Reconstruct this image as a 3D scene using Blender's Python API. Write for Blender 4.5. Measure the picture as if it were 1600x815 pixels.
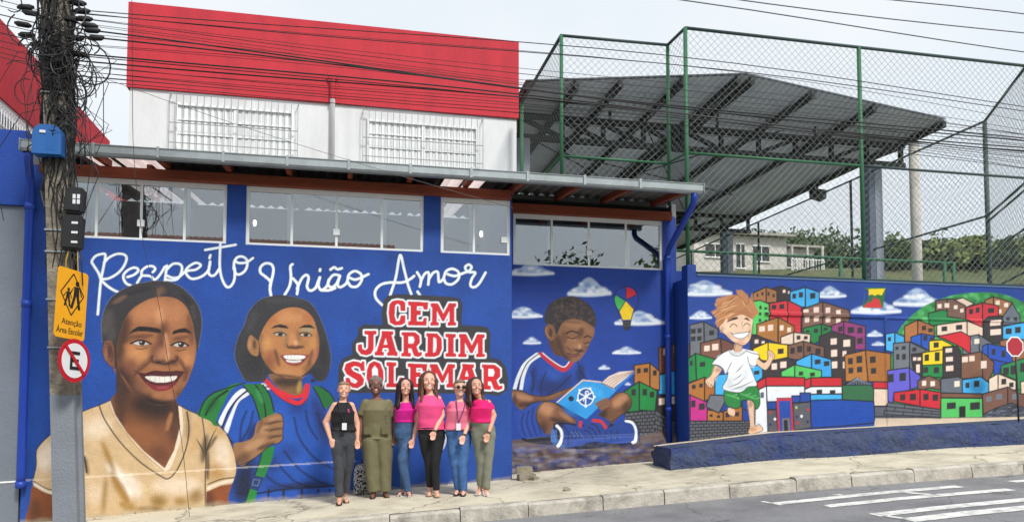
import bpy, bmesh, math, random
import numpy as np
from mathutils import Vector, Matrix
random.seed(7); RNG = np.random.default_rng(11)
for o in list(bpy.data.objects): bpy.data.objects.remove(o)
scene = bpy.context.scene
COL = scene.collection
R = math.radians
# ------------------------------------------------------------------ camera
FPX, PYC, PITCH, YAW, CZ, D0 = 1200.0, 571.0, R(2.95), R(12.2), 1.30, 11.6
cam_d = bpy.data.cameras.new('camera'); cam = bpy.data.objects.new('camera', cam_d); COL.objects.link(cam)
cam.location = (0, 0, CZ); cam.rotation_euler = (R(90) + PITCH, 0, 0)
cam_d.sensor_width = 36.0; cam_d.lens = 36.0 * FPX / 1600.0
cam_d.shift_y = (PYC - 407.5) / 1600.0
cam_d.clip_start = 0.05; cam_d.clip_end = 3000
scene.camera = cam
scene.render.resolution_x, scene.render.resolution_y = 1024, 521
# ------------------------------------------------------------------ sky, sun, exposure
SUN_EL, SUN_AZ = R(47), R(147)          # azimuth clockwise from +Y (north): behind the camera, a little right
world = bpy.data.worlds.new('World'); scene.world = world; world.use_nodes = True
nt = world.node_tree; nt.nodes.clear()
wo = nt.nodes.new('ShaderNodeOutputWorld'); bg = nt.nodes.new('ShaderNodeBackground')
sk = nt.nodes.new('ShaderNodeTexSky'); sk.sky_type = 'NISHITA'; sk.sun_disc = False
sk.sun_elevation = SUN_EL; sk.sun_rotation = SUN_AZ
sk.air_density = 1.0; sk.dust_density = 4.0; sk.ozone_density = 1.0
hs = nt.nodes.new('ShaderNodeHueSaturation'); hs.inputs['Saturation'].default_value = 0.30
cloud = nt.nodes.new('ShaderNodeMix'); cloud.data_type = 'RGBA'; cloud.inputs[0].default_value = 0.72
cloud.inputs[7].default_value = (8.9, 9.6, 10.2, 1)      # overcast veil
cn = nt.nodes.new('ShaderNodeTexNoise'); cn.inputs['Scale'].default_value = 2.6; cn.inputs['Detail'].default_value = 5; ctc = nt.nodes.new('ShaderNodeTexCoord'); cmp_ = nt.nodes.new('ShaderNodeMapping'); cmp_.inputs['Scale'].default_value = (1, 1, 2.2)
nt.links.new(ctc.outputs['Generated'], cmp_.inputs[0]); nt.links.new(cmp_.outputs[0], cn.inputs['Vector'])
crp = nt.nodes.new('ShaderNodeValToRGB'); crp.color_ramp.elements[0].position = .3; crp.color_ramp.elements[0].color = (8.2, 9.1, 10.0, 1); crp.color_ramp.elements[1].position = .7; crp.color_ramp.elements[1].color = (9.9, 10.3, 10.6, 1)
nt.links.new(cn.outputs[0], crp.inputs[0]); nt.links.new(crp.outputs[0], cloud.inputs[7])
nt.links.new(sk.outputs[0], hs.inputs['Color']); nt.links.new(hs.outputs[0], cloud.inputs[6])
nt.links.new(cloud.outputs[2], bg.inputs['Color']); bg.inputs['Strength'].default_value = 0.06
nt.links.new(bg.outputs[0], wo.inputs[0])
sun_d = bpy.data.lights.new('sun', 'SUN'); sun_d.energy = 1.5; sun_d.angle = R(10); sun_d.color = (1, 0.96, 0.90)
sun = bpy.data.objects.new('sun', sun_d); COL.objects.link(sun)
sdir = Vector((math.sin(SUN_AZ) * math.cos(SUN_EL), math.cos(SUN_AZ) * math.cos(SUN_EL), math.sin(SUN_EL)))
sun.rotation_euler = sdir.to_track_quat('Z', 'Y').to_euler(); sun.location = (0, -20, 40)
vs = scene.view_settings
vs.view_transform = 'Standard'; vs.look = 'None'; vs.exposure = 0.98; vs.gamma = 1.0; vs.use_curve_mapping = False
scene.render.engine = 'CYCLES'
scene.cycles.max_bounces = 6; scene.cycles.diffuse_bounces = 3; scene.cycles.glossy_bounces = 3
# ------------------------------------------------------------------ street frame: u along the walls, s behind the mural wall, z up
EU = Vector((math.cos(YAW), math.sin(YAW), 0)); ES = Vector((-math.sin(YAW), math.cos(YAW), 0)); OO = Vector((0, D0, 0))
def W(u, s, z): return OO + EU * u + ES * s + Vector((0, 0, z))
nEU = np.array(EU); nES = np.array(ES); nOO = np.array(OO); nC = np.array((0, 0, CZ))
def rays(x, y):
    x = np.asarray(x, float); y = np.asarray(y, float)
    a = (x - 800) / FPX; b = -(y - PYC) / FPX; c, s = math.cos(PITCH), math.sin(PITCH)
    return np.stack([a, c - b * s, s + b * c], -1)
def uz(x, y, s=0.0):                    # photograph point -> (u, z) on the vertical plane s
    r = rays(x, y); t = (s + (nOO - nC) @ nES) / (r @ nES)
    p = nC + r * t[..., None]
    return (p - nOO) @ nEU, p[..., 2]
def G(u):                               # the street climbs to the right
    u = np.asarray(u, float)
    return np.where(u < 4, 0.20 + 0.068 * u, 0.472 + 0.05 * (u - 4))
def gz(u, s): return float(G(u)) + 0.03 * s
# ------------------------------------------------------------------ colours and materials
def lin(c):
    c = np.asarray(c, float) / 255.0
    return np.where(c <= 0.04045, c / 12.92, ((c + 0.055) / 1.055) ** 2.4)
MATS = {}
def mat(name, rgb, rough=0.7, var=0.12, scale=6.0, bump=0.0, bscale=40.0, metal=0.0, tint=None, tamt=0.0, tscale=1.5, spec=0.5, stretch=None, attr=None, coord='Object', trans=0.0, bdist=0.02, cracks=None):
    if name in MATS: return MATS[name]
    m = bpy.data.materials.new(name); m.use_nodes = True; n = m.node_tree.nodes; l = m.node_tree.links
    b = n['Principled BSDF']; b.inputs['Roughness'].default_value = rough; b.inputs['Metallic'].default_value = metal
    b.inputs['Specular IOR Level'].default_value = spec
    tc = n.new('ShaderNodeTexCoord'); mp = n.new('ShaderNodeMapping'); l.new(tc.outputs[coord], mp.inputs[0])
    if stretch: mp.inputs['Scale'].default_value = stretch
    no = n.new('ShaderNodeTexNoise'); no.inputs['Scale'].default_value = scale; no.inputs['Detail'].default_value = 3; no.inputs['Roughness'].default_value = 0.65
    l.new(mp.outputs[0], no.inputs['Vector'])
    mr = n.new('ShaderNodeMapRange'); mr.inputs[1].default_value = 0.25; mr.inputs[2].default_value = 0.75
    mr.inputs[3].default_value = 1 - var; mr.inputs[4].default_value = 1 + var
    l.new(no.outputs[0], mr.inputs[0])
    if attr:
        src = n.new('ShaderNodeAttribute'); src.attribute_name = attr; cs = src.outputs['Color']
    else:
        src = n.new('ShaderNodeRGB'); src.outputs[0].default_value = (*lin(rgb), 1); cs = src.outputs[0]
    if tint is not None:
        n2 = n.new('ShaderNodeTexNoise'); n2.inputs['Scale'].default_value = tscale; n2.inputs['Detail'].default_value = 4; n2.inputs['Roughness'].default_value = 0.7
        l.new(mp.outputs[0], n2.inputs['Vector'])
        r2 = n.new('ShaderNodeMapRange'); r2.inputs[1].default_value = 0.45; r2.inputs[2].default_value = 0.72; r2.inputs[3].default_value = 0; r2.inputs[4].default_value = tamt
        l.new(n2.outputs[0], r2.inputs[0])
        mx = n.new('ShaderNodeMix'); mx.data_type = 'RGBA'; l.new(r2.outputs[0], mx.inputs[0]); l.new(cs, mx.inputs[6]); mx.inputs[7].default_value = (*lin(tint), 1)
        cs = mx.outputs[2]
    if cracks:
        vo = n.new('ShaderNodeTexVoronoi'); vo.feature = 'DISTANCE_TO_EDGE'; vo.inputs['Scale'].default_value = cracks[0]
        wn = n.new('ShaderNodeTexNoise'); wn.inputs['Scale'].default_value = 3.0; wn.inputs['Detail'].default_value = 3; l.new(mp.outputs[0], wn.inputs['Vector'])
        av = n.new('ShaderNodeVectorMath'); av.operation = 'MULTIPLY_ADD'; av.inputs[1].default_value = (0.5, 0.5, 0.5); l.new(wn.outputs['Color'], av.inputs[0]); l.new(mp.outputs[0], av.inputs[2]); l.new(av.outputs[0], vo.inputs['Vector'])
        r3 = n.new('ShaderNodeMapRange'); r3.inputs[1].default_value = 0; r3.inputs[2].default_value = cracks[1]; r3.inputs[3].default_value = cracks[2]; r3.inputs[4].default_value = 0; l.new(vo.outputs['Distance'], r3.inputs[0])
        m3 = n.new('ShaderNodeMix'); m3.data_type = 'RGBA'; l.new(r3.outputs[0], m3.inputs[0]); l.new(cs, m3.inputs[6]); m3.inputs[7].default_value = (*lin(cracks[3]), 1); cs = m3.outputs[2]
    ml = n.new('ShaderNodeVectorMath'); ml.operation = 'SCALE'; l.new(cs, ml.inputs[0]); l.new(mr.outputs[0], ml.inputs['Scale'])
    l.new(ml.outputs[0], b.inputs['Base Color'])
    if bump:
        nb = n.new('ShaderNodeTexNoise'); nb.inputs['Scale'].default_value = bscale; nb.inputs['Detail'].default_value = 2
        l.new(mp.outputs[0], nb.inputs['Vector'])
        bp = n.new('ShaderNodeBump'); bp.inputs['Strength'].default_value = min(1, bump); bp.inputs['Distance'].default_value = bdist
        l.new(nb.outputs[0], bp.inputs['Height']); l.new(bp.outputs[0], b.inputs['Normal'])
    if trans: b.inputs['Transmission Weight'].default_value = trans
    MATS[name] = m
    return m
# ------------------------------------------------------------------ mesh builder
class MB:
    def __init__(self): self.v = []; self.f = []; self.smooth = False
    def add(self, vs, fs):
        k = len(self.v); self.v += [tuple(map(float, p)) for p in vs]; self.f += [tuple(i + k for i in f) for f in fs]; return self
    def hexa(self, p):                  # 8 points: bottom ring then top ring
        return self.add(p, [(3, 2, 1, 0), (4, 5, 6, 7), (0, 1, 5, 4), (1, 2, 6, 5), (2, 3, 7, 6), (3, 0, 4, 7)])
    def box(self, a0, a1, b0, b1, c0, c1):
        return self.hexa([(a0, b0, c0), (a1, b0, c0), (a1, b1, c0), (a0, b1, c0), (a0, b0, c1), (a1, b0, c1), (a1, b1, c1), (a0, b1, c1)])
    def bar(self, p, q, w, h=None, up=(0, 0, 1)):      # rectangular bar p->q
        p, q = Vector(p), Vector(q); d = (q - p).normalized(); h = h or w
        x = d.cross(Vector(up))
        if x.length < 1e-4: x = d.cross(Vector((1, 0, 0)))
        x.normalize(); y = x.cross(d).normalized(); x *= w / 2; y *= h / 2
        return self.hexa([p - x - y, p + x - y, q + x - y, q - x - y, p - x + y, p + x + y, q + x + y, q - x + y])
    def tube(self, pts, r, n=8, cap=True):
        pts = [Vector(p) for p in pts]; rr = r if hasattr(r, '__len__') else [r] * len(pts)
        rings = []; ref = None
        for i, p in enumerate(pts):
            d = (pts[min(i + 1, len(pts) - 1)] - pts[max(i - 1, 0)]).normalized()
            if ref is None:
                ref = Vector((0, 0, 1)) if abs(d.z) < 0.9 else Vector((1, 0, 0))
            x = d.cross(ref).normalized(); y = x.cross(d).normalized(); ref = y
            rings.append([p + (x * math.cos(2 * math.pi * k / n) + y * math.sin(2 * math.pi * k / n)) * rr[i] for k in range(n)])
        vs = [q for g in rings for q in g]; fs = []
        for i in range(len(rings) - 1):
            for k in range(n):
                a, b = i * n + k, i * n + (k + 1) % n
                fs.append((a, b, b + n, a + n))
        if cap: fs += [tuple(range(n))[::-1], tuple(range((len(rings) - 1) * n, len(rings) * n))]
        return self.add(vs, fs)
    def prism(self, poly, axis, a, b):  # poly of 2D points extruded along axis (0,1,2) from a to b
        n = len(poly)
        def P(p, t):
            q = list(p); q.insert(axis, t); return q
        return self.add([P(p, a) for p in poly] + [P(p, b) for p in poly],
                        [tuple(range(n))[::-1], tuple(range(n, 2 * n))] + [(i, (i + 1) % n, n + (i + 1) % n, n + i) for i in range(n)])
    def grid(self, fn, us, vs):
        m, n = len(us), len(vs)
        return self.add([fn(a, b) for a in us for b in vs], [(i * n + j, (i + 1) * n + j, (i + 1) * n + j + 1, i * n + j + 1) for i in range(m - 1) for j in range(n - 1)])
    def mesh(self, name, off=(0, 0, 0)):
        me = bpy.data.meshes.new(name); me.from_pydata([(x - off[0], y - off[1], z - off[2]) for x, y, z in self.v], [], self.f)
        bm = bmesh.new(); bm.from_mesh(me); bmesh.ops.recalc_face_normals(bm, faces=bm.faces); bm.to_mesh(me); bm.free()
        if self.smooth: me.shade_smooth()
        me.update(); return me
BASE = {}
def tag(o, label=None, cat=None, group=None, kind=None):
    if label: o['label'] = label
    if cat: o['category'] = cat
    if group: o['group'] = group
    if kind: o['kind'] = kind
    return o
def thing(name, label=None, cat=None, base=(0, 0, 0), group=None, kind=None):   # Empty at the base, axes along the street
    o = bpy.data.objects.new(name, None); COL.objects.link(o); o.location = W(*base); o.rotation_euler = (0, 0, YAW); o.empty_display_size = 0.2
    BASE[o.name] = base
    return tag(o, label, cat, group, kind)
def rootbase(o):
    while o.parent: o = o.parent
    return BASE[o.name]
def part(name, mb, m, parent, label=None, kind=None):
    me = mb if isinstance(mb, bpy.types.Mesh) else mb.mesh(name, rootbase(parent))
    if m is not None: me.materials.clear(); me.materials.append(m)
    o = bpy.data.objects.new(name, me); COL.objects.link(o); o.parent = parent
    if label: o['label'] = label
    if kind: o['kind'] = kind
    return o
def solo(name, mb, m, label=None, cat=None, base=(0, 0, 0), group=None, kind=None):   # a thing that is one mesh
    me = mb.mesh(name, base); me.materials.append(m)
    o = bpy.data.objects.new(name, me); COL.objects.link(o); o.location = W(*base); o.rotation_euler = (0, 0, YAW); BASE[o.name] = base
    return tag(o, label, cat, group, kind)
# ================================================================== materials
m_plaster_white = mat('white painted plaster', (222, 224, 226), 0.85, 0.04, 2, 0.25, 60, tint=(186, 186, 182), tamt=0.5, tscale=1.6, stretch=(1.2, 1.2, 0.22))
m_plaster_red = mat('red painted plaster', (192, 44, 58), 0.8, 0.05, 3, 0.35, 50, tint=(156, 36, 50), tamt=0.5, tscale=1.7, stretch=(1.1, 1.1, 0.25))
m_plaster_blue = mat('blue painted plaster', (19, 64, 150), 0.75, 0.07, 3, 0.3, 50)
m_plaster_grey = mat('grey painted plaster', (114, 122, 134), 0.8, 0.07, 2, 0.3, 30, tint=(112, 116, 124), tamt=0.4, tscale=0.8)
m_blue_pipe = mat('blue painted pipe', (22, 62, 165), 0.45, 0.05, 4)
m_concrete = mat('concrete', (150, 146, 136), 0.9, 0.15, 5, 0.4, 30, tint=(105, 100, 92), tamt=0.5, tscale=1.2)
m_side = mat('sidewalk concrete', (206, 198, 176), 0.92, 0.10, 3, 0.35, 25, tint=(142, 134, 116), tamt=0.8, tscale=1.1, cracks=(0.55, 0.012, 0.75, (96, 90, 80)))
m_kerb = mat('kerb stone', (186, 180, 168), 0.9, 0.14, 9, 0.5, 30, tint=(104, 100, 92), tamt=0.75, tscale=3.5)
m_asphalt = mat('asphalt', (134, 134, 137), 0.9, 0.24, 45, 0.6, 130, tint=(98, 98, 101), tamt=0.75, tscale=0.9, cracks=(0.35, 0.006, 0.6, (66, 66, 68)))
m_roadpaint = mat('road paint', (222, 222, 218), 0.8, 0.10, 20, 0.2, 60, tint=(140, 140, 140), tamt=0.9, tscale=6)
m_wood = mat('red brown timber', (142, 66, 38), 0.7, 0.22, 5, 0.4, 40, stretch=(1, 8, 14), tint=(100, 44, 26), tamt=0.6, tscale=2)
m_alu = mat('white window frame', (236, 240, 240), 0.45, 0.03, 4)
m_galv = mat('galvanised steel', (168, 176, 178), 0.42, 0.10, 7, metal=0.55, tint=(120, 126, 126), tamt=0.4, tscale=3)
m_fibre = mat('fibre cement sheet', (112, 110, 106), 0.9, 0.14, 4, 0.3, 50, tint=(72, 70, 66), tamt=0.6, tscale=1.5)
m_green = mat('green painted steel', (46, 104, 70), 0.6, 0.12, 8, tint=(30, 70, 52), tamt=0.5, tscale=2)
m_greendark = mat('weathered fence rail', (52, 72, 70), 0.6, 0.15, 8)
m_wire = mat('fence wire', (112, 122, 118), 0.6, 0.1, 8)
m_truss = mat('dark steel', (24, 24, 27), 0.7, 0.2, 6)
m_gymsheet = mat('grey roof sheet', (184, 188, 194), 0.75, 0.08, 3, tint=(148, 150, 155), tamt=0.5, tscale=0.7)
m_steelcol = mat('grey steel column', (142, 150, 164), 0.6, 0.1, 5)
m_column = mat('pale concrete column', (196, 192, 184), 0.85, 0.1, 4, tint=(140, 136, 128), tamt=0.5, tscale=1.5)
m_black = mat('black rubber', (20, 20, 22), 0.6, 0.1, 8)
m_dirt = mat('rough grass and earth', (84, 94, 58), 0.95, 0.3, 1.2, 0.4, 8, tint=(112, 100, 74), tamt=0.7, tscale=0.25)
m_inner = mat('interior plaster', (136, 138, 140), 0.9, 0.05, 2)
# glass: part mirror, part clear
def glass(name, refl, tint):
    m = bpy.data.materials.new(name); m.use_nodes = True; n = m.node_tree.nodes; l = m.node_tree.links
    n.clear(); o = n.new('ShaderNodeOutputMaterial'); mx = n.new('ShaderNodeMixShader'); g = n.new('ShaderNodeBsdfGlossy'); t = n.new('ShaderNodeBsdfTransparent')
    g.inputs['Roughness'].default_value = 0.0; g.inputs['Color'].default_value = (0.93, 0.97, 1, 1); t.inputs['Color'].default_value = (*tint, 1)
    fr = n.new('ShaderNodeFresnel'); fr.inputs['IOR'].default_value = 1.6
    ad = n.new('ShaderNodeMath'); ad.operation = 'ADD'; ad.inputs[1].default_value = refl; ad.use_clamp = True
    l.new(fr.outputs[0], ad.inputs[0]); l.new(ad.outputs[0], mx.inputs[0]); l.new(t.outputs[0], mx.inputs[1]); l.new(g.outputs[0], mx.inputs[2])
    l.new(mx.outputs[0], o.inputs[0]); return m
m_glass = glass('window glass', 0.13, (0.74, 0.78, 0.8))
m_trans = bpy.data.materials.new('translucent roof panel'); m_trans.use_nodes = True
_n = m_trans.node_tree.nodes; _l = m_trans.node_tree.links; _n.clear()
_o = _n.new('ShaderNodeOutputMaterial'); _mx = _n.new('ShaderNodeMixShader'); _a = _n.new('ShaderNodeBsdfTranslucent'); _b = _n.new('ShaderNodeBsdfDiffuse')
_a.inputs[0].default_value = (0.92, 0.84, 0.82, 1); _b.inputs[0].default_value = (0.8, 0.74, 0.72, 1); _mx.inputs[0].default_value = 0.2
_l.new(_a.outputs[0], _mx.inputs[1]); _l.new(_b.outputs[0], _mx.inputs[2]); _l.new(_mx.outputs[0], _o.inputs[0])
# ================================================================== ground, road, pavement
def sst(a, b, x):
    t = np.clip((np.asarray(x, float) - a) / (b - a), 0, 1); return t * t * (3 - 2 * t)
def terrain(u, s):
    base = float(G(np.clip(u, -60, 60))) - 0.45 + 0.015 * max(s, -40)
    return base + float(sst(1, 24, s) * 2.5 + sst(26, 48, s) * 8.2 + sst(48, 125, s) * 9.5 + sst(125, 320, s) * 10) * (1 if s > 0 else 0)
axu = sorted(set([-900, -600, -400, -300, -220] + list(range(-160, 241, 8)) + [300, 400, 600, 900])); axs = sorted(set([-900, -600, -400, -250, -160, -100] + list(range(-70, 141, 5)) + [170, 220, 320, 450, 700, 1000]))
solo('ground', MB().grid(lambda a, b: (a, b, terrain(a, b) + (0.25 * math.sin(a * 0.3) * math.sin(b * 0.27) if b > 30 else 0)), axu, axs), m_dirt, kind='structure')
KS = lambda u: -2.22 - 0.045 * np.clip(u, -40, 40) * (np.asarray(u) > -40)          # kerb front line
def road_z(u, s): return float(G(u)) - 0.20 + 0.022 * s
ru = [-60, -40, -25] + [x * 0.5 for x in range(-30, 31)] + [20, 30, 45, 60]
road = solo('road', MB().grid(lambda a, t: (a, float(KS(a)) - 0.05 - t, road_z(a, float(KS(a)) - 0.05 - t) + (0.02 if t < 0.01 else 0)), ru, [-0.15, 0.0, 0.4, 1, 2, 3, 4, 5, 6, 7, 8.3]), m_asphalt, kind='structure')
pave = solo('pavement', MB().grid(lambda a, t: (a, float(KS(a)) + 0.13 + t * (0.62 - float(KS(a)) - 0.13), gz(a, float(KS(a)) + 0.13 + t * (0.62 - float(KS(a)) - 0.13)) + 0.012 * math.sin(a * 2.1 + t * 5) * math.sin(t * 9)), ru, [i / 16 for i in range(17)]), m_side, kind='structure')
kerb = thing('kerb', base=(0, -2.3, 0), kind='structure')
ku = -8.0; ki = 0
while ku < 14:
    ln = 0.86 + 0.08 * math.sin(ki * 2.3); a, b = ku + 0.006, ku + ln - 0.006; ki += 1
    h = 0.012 * math.sin(ki * 3.7); mb = MB()
    def kp(u, ds, dz): return (u, float(KS(u)) + ds, gz(u, float(KS(u)) + ds) + dz)
    prof = [(0.155, -0.34), (0.155, 0.004 + h), (0.03, 0.006 + h), (0.0, -0.02 + h), (-0.03, -0.34)]
    q = [a, a + ln * 0.34, a + ln * 0.7, b]
    wob = [random.uniform(-0.008, 0.008) for _ in q]
    vsx = []
    for i, x in enumerate(q):
        for ds, dz in prof: vsx.append(kp(x, ds + (wob[i] if ds < 0.1 else 0), dz + wob[i] * 0.5))
    fsx = [(i * 5 + k, i * 5 + k + 1, i * 5 + k + 6, i * 5 + k + 5) for i in range(3) for k in range(4)] + [(0, 1, 2, 3, 4), (19, 18, 17, 16, 15)]
    mb.add(vsx, fsx); part('kerb_stone', mb, m_kerb, kerb); ku += ln
pave2 = solo('far_pavement', MB().grid(lambda a, t: (a, float(KS(a)) - 8.45 - t, road_z(a, float(KS(a)) - 8.4) + 0.13), ru, [0, 0.7, 1.4, 2.2]), m_side, kind='structure')
# road markings, worn white strokes running along the street
def marking(u0, s0, u1, s1, w, taper=0.0):
    back = lambda u, s: (s + 11.34) * (CZ - road_z(u, s)) / (CZ - road_z(u, s) - 0.10) - 11.34
    s0, s1 = back(u0, s0), back(u1, s1); mb = MB(); n = 8; vs_ = []
    for i in range(n + 1):
        t = i / n; u = u0 + (u1 - u0) * t; s = s0 + (s1 - s0) * t
        for sg in (-1, 1):
            ss = s + sg * w * .68 * (1 - taper * abs(2 * t - 1) ** 4); vs_.append((u, ss, road_z(u, ss) + 0.006))
    mb.add(vs_, [(2 * i, 2 * i + 1, 2 * i + 3, 2 * i + 2) for i in range(n)])
    me = mb.mesh('road_marking'); me.materials.append(m_roadpaint)
    o = bpy.data.objects.new('road_marking', me); COL.objects.link(o); o.parent = road
for a in [(2.55, -3.25, 4.5, -3.30, .10), (2.6, -3.60, 5.2, -3.72, .13), (2.55, -3.25, 2.62, -3.62, .22), (3.5, -3.32, 3.62, -3.6, .2), (3.0, -4.02, 5.5, -4.15, .13), (4.3, -3.72, 4.5, -4.08, .16), (3.1, -4.65, 6.2, -4.75, .14), (3.2, -5.0, 6.3, -5.1, .16), (3.15, -4.65, 3.25, -5.0, .22),
          (5.9, -3.3, 7.8, -3.35, .11), (6.0, -3.75, 7.9, -3.8, .12), (5.9, -4.2, 8, -4.25, .12), (6.9, -4.7, 8.6, -4.75, .13), (7, -5.1, 8.7, -5.15, .14)]: marking(*a)
marking(-9, -2.72 + .4, -0.1, -2.62, .05); marking(0.1, -2.64, 3.1, -2.82, .035, 0.8)
# ================================================================== annex: the blue building with the mural and the canopy
annex = thing('annex_building', 'low blue school annex with painted mural, ribbon windows and corrugated canopy roof', 'building', (-3.2, 0, -0.1))
ZS, ZT = 3.575, 4.42                      # window sill and head
def pu(x, y, s=0.0): return float(uz(x, y, s)[0])
mb = MB()
mb.prism([(-6.62, -0.6), (0.0, -0.1), (0.0, ZS), (-6.62, ZS)], 1, 0.004, 0.17)
for a, b in ((-6.62, -6.42), (-4.125, -3.865), (-1.345, -1.09), (-0.025, 0.0)): mb.box(a, b, 0.004, 0.17, ZS, ZT + 0.12)
mb.box(-0.17, -0.001, 0.17, 0.80, -0.2, ZT + 0.12)                                     # step back at the corner
wall1 = part('front_wall', mb, m_plaster_blue, annex)
S2 = 0.65
mb = MB(); mb.prism([(-0.17, -0.1), (3.1, 0.1), (3.1, ZS - 0.01), (-0.17, ZS - 0.01)], 1, S2 + 0.004, S2 + 0.17)
mb.box(-0.17, 0.16, S2 + 0.004, S2 + 0.17, ZS - 0.01, ZT + 0.12); mb.box(2.74, 2.98, S2 + 0.004, S2 + 0.17, ZS - 0.01, ZT + 0.05)
wall2 = part('recessed_wall', mb, m_plaster_blue, annex)
def window(u0, u1, cuts, s, z0, z1, latch):
    mb = MB(); f = 0.045; d0, d1 = s + 0.02, s + 0.09
    mb.box(u0, u1, d0, d1, z1 - 0.07, z1); mb.box(u0, u1, d0, d1, z0, z0 + 0.035)
    mb.box(u0, u0 + f, d0 + .002, d1, z0 + 0.035, z1 - 0.07); mb.box(u1 - f, u1, d0 + .002, d1, z0 + 0.035, z1 - 0.07)
    w = part('window', mb, m_alu, annex)
    ed = [u0 + f] + [c for c in cuts] + [u1 - f]
    for c in cuts:
        part('mullion', MB().box(c - 0.018, c + 0.018, d0 + 0.012, d1 - .01, z0 + 0.035, z1 - 0.07), m_alu, w)
    for i in range(len(ed) - 1):
        a = ed[i] + (0.018 if i else 0); b = ed[i + 1] - (0.018 if i < len(ed) - 2 else 0); off = 0.045 if i % 3 == 0 else 0.033
        part('pane', MB().box(a, b, s + off, s + off + 0.005, z0 + 0.035, z1 - 0.07), m_glass, w)
        if i % 3 == 0: part('sash', MB().box(b - 0.05 if i == 0 else a, b if i == 0 else a + 0.05, s + 0.052, s + 0.075, z0 + .04, z1 - .075), m_alu, w)
    zc = z0 + 0.24
    part('latch', MB().box(latch - 0.045, latch + 0.045, d0 - 0.015, d0 + 0.011, zc - 0.045, zc + 0.045), m_alu, w)
window(-6.42, -4.125, [pu(150, 325), pu(220, 328), pu(288, 332)], 0, ZS, ZT, pu(220, 328))
window(-3.865, -1.345, [pu(456, 340), pu(526, 344), pu(597, 348)], 0, ZS, ZT, pu(526, 344))
window(-1.09, -0.025, [pu(741, 352)], 0, ZS, ZT, -0.12)
window(0.16, 2.74, [pu(863, 375, S2), pu(921, 378, S2), pu(979, 381, S2)], S2, ZS - 0.01, ZT - 0.02, pu(921, 378, S2))
part('timber_beam', MB().box(-6.5, -0.03, -0.09, 0.12, ZT + 0.003, ZT + 0.135), m_wood, annex)
part('timber_beam', MB().box(0.06, 2.88, S2 - 0.08, S2 + 0.1, ZT - 0.016, ZT + 0.125), m_wood, annex)
def roofz(s): return 4.665 + 0.10 * (s + 0.5)
for x, y, e in [(156, 255, .12), (255, 258, .12), (355, 262, .12), (451, 268, .12), (547, 272, .12), (641, 280, .12), (733, 285, .12), (812, 290, .75), (898, 296, .75), (976, 301, .75), (1060, 306, .75)]:
    u = pu(x, y, -0.3); mb = MB(); z = lambda s: roofz(s) - 0.035
    mb.hexa([(u - .035, -.47, z(-.47) - .09), (u + .035, -.47, z(-.47) - .09), (u + .035, e, z(e) - .09), (u - .035, e, z(e) - .09), (u - .035, -.47, z(-.47)), (u + .035, -.47, z(-.47)), (u + .035, e, z(e)), (u - .035, e, z(e))])
    part('rafter', mb, m_wood, annex)
PER = 0.177
def sheet(u0, u1, s0, s1, dz=0.0):
    n = max(6, int((u1 - u0) / PER * 10)); us_ = [u0 + (u1 - u0) * i / n for i in range(n + 1)]
    w = lambda u: 0.024 * math.cos(2 * math.pi * u / PER)
    mb = MB(); mb.grid(lambda a, b: (a, b, roofz(b) + w(a) + dz), us_, [s0, s1]); mb.grid(lambda a, b: (a, b, roofz(b) + w(a) + dz + 0.008), us_, [s0, s1])
    k = len(us_) * 2
    for j in (0, 1): mb.f += [(2 * i + j, 2 * i + 2 + j, k + 2 * i + 2 + j, k + 2 * i + j) for i in range(n)]
    return mb
roof = part('canopy_roof', sheet(-6.50, -6.03, -0.6, 3.9), m_fibre, annex)
cur = -6.03
for a, b, tr in [(-6.03, -5.70, 1), (-5.62, -5.12, 1), (-5.12, -4.0, 0), (-4.0, -2.9, 0), (-2.9, -1.8, 0), (-1.8, -1.02, 0), (-1.02, -0.72, 1), (-0.68, -0.40, 1), (-0.40, 0.05, 0)]:
    if a > cur + .01: part('roof_sheet', sheet(cur, a, -0.6, 3.9), m_fibre, roof)
    part('translucent_panel' if tr else 'roof_sheet', sheet(a, b, -0.6, 3.9), m_trans if tr else m_fibre, roof); cur = b
for a, b in [(0.05, 1.1), (1.1, 2.0), (2.0, 2.98)]: part('roof_sheet', sheet(a, b, -0.6, 0.95), m_fibre, roof)
# gutter
gp = [(-0.50, 4.685), (-0.50, 4.56), (-0.52, 4.54), (-0.61, 4.54), (-0.635, 4.57), (-0.635, 4.66), (-0.65, 4.668), (-0.65, 4.675), (-0.628, 4.675), (-0.628, 4.575), (-0.606, 4.548), (-0.524, 4.548), (-0.508, 4.565), (-0.508, 4.685)]
gut = part('gutter', MB().prism(gp, 0, -6.53, 2.86), m_galv, annex)
for x, y in [(146, 245), (247, 250), (349, 258), (449, 262), (545, 270), (641, 277), (736, 283), (824, 288), (913, 294), (1000, 299)]:
    u = pu(x, y, -0.62); part('gutter_strap', MB().box(u - .018, u + .018, -.656, -.640, 4.545, 4.69), m_galv, gut)
part('end_cap', MB().box(2.86, 2.868, -.655, -.497, 4.535, 4.69), m_galv, gut); part('end_cap', MB().box(-6.538, -6.53, -.655, -.497, 4.535, 4.69), m_galv, gut)
mb = MB(); mb.smooth = True; mb.tube([(2.74, -.56, 4.55), (2.74, -.56, 4.47), (2.745, -.50, 4.38), (2.77, .46, 3.90), (2.775, .55, 3.80), (2.775, .56, 3.6), (2.775, .56, 0.62)], 0.05, 12)
dp = part('downpipe', mb, m_blue_pipe, annex)
for z in (3.72, 2.4, 1.2): mb = MB(); mb.smooth = True; part('pipe_collar', mb.tube([(2.775, .56, z), (2.775, .56, z + .07)], .058, 12), m_blue_pipe, dp)
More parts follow.
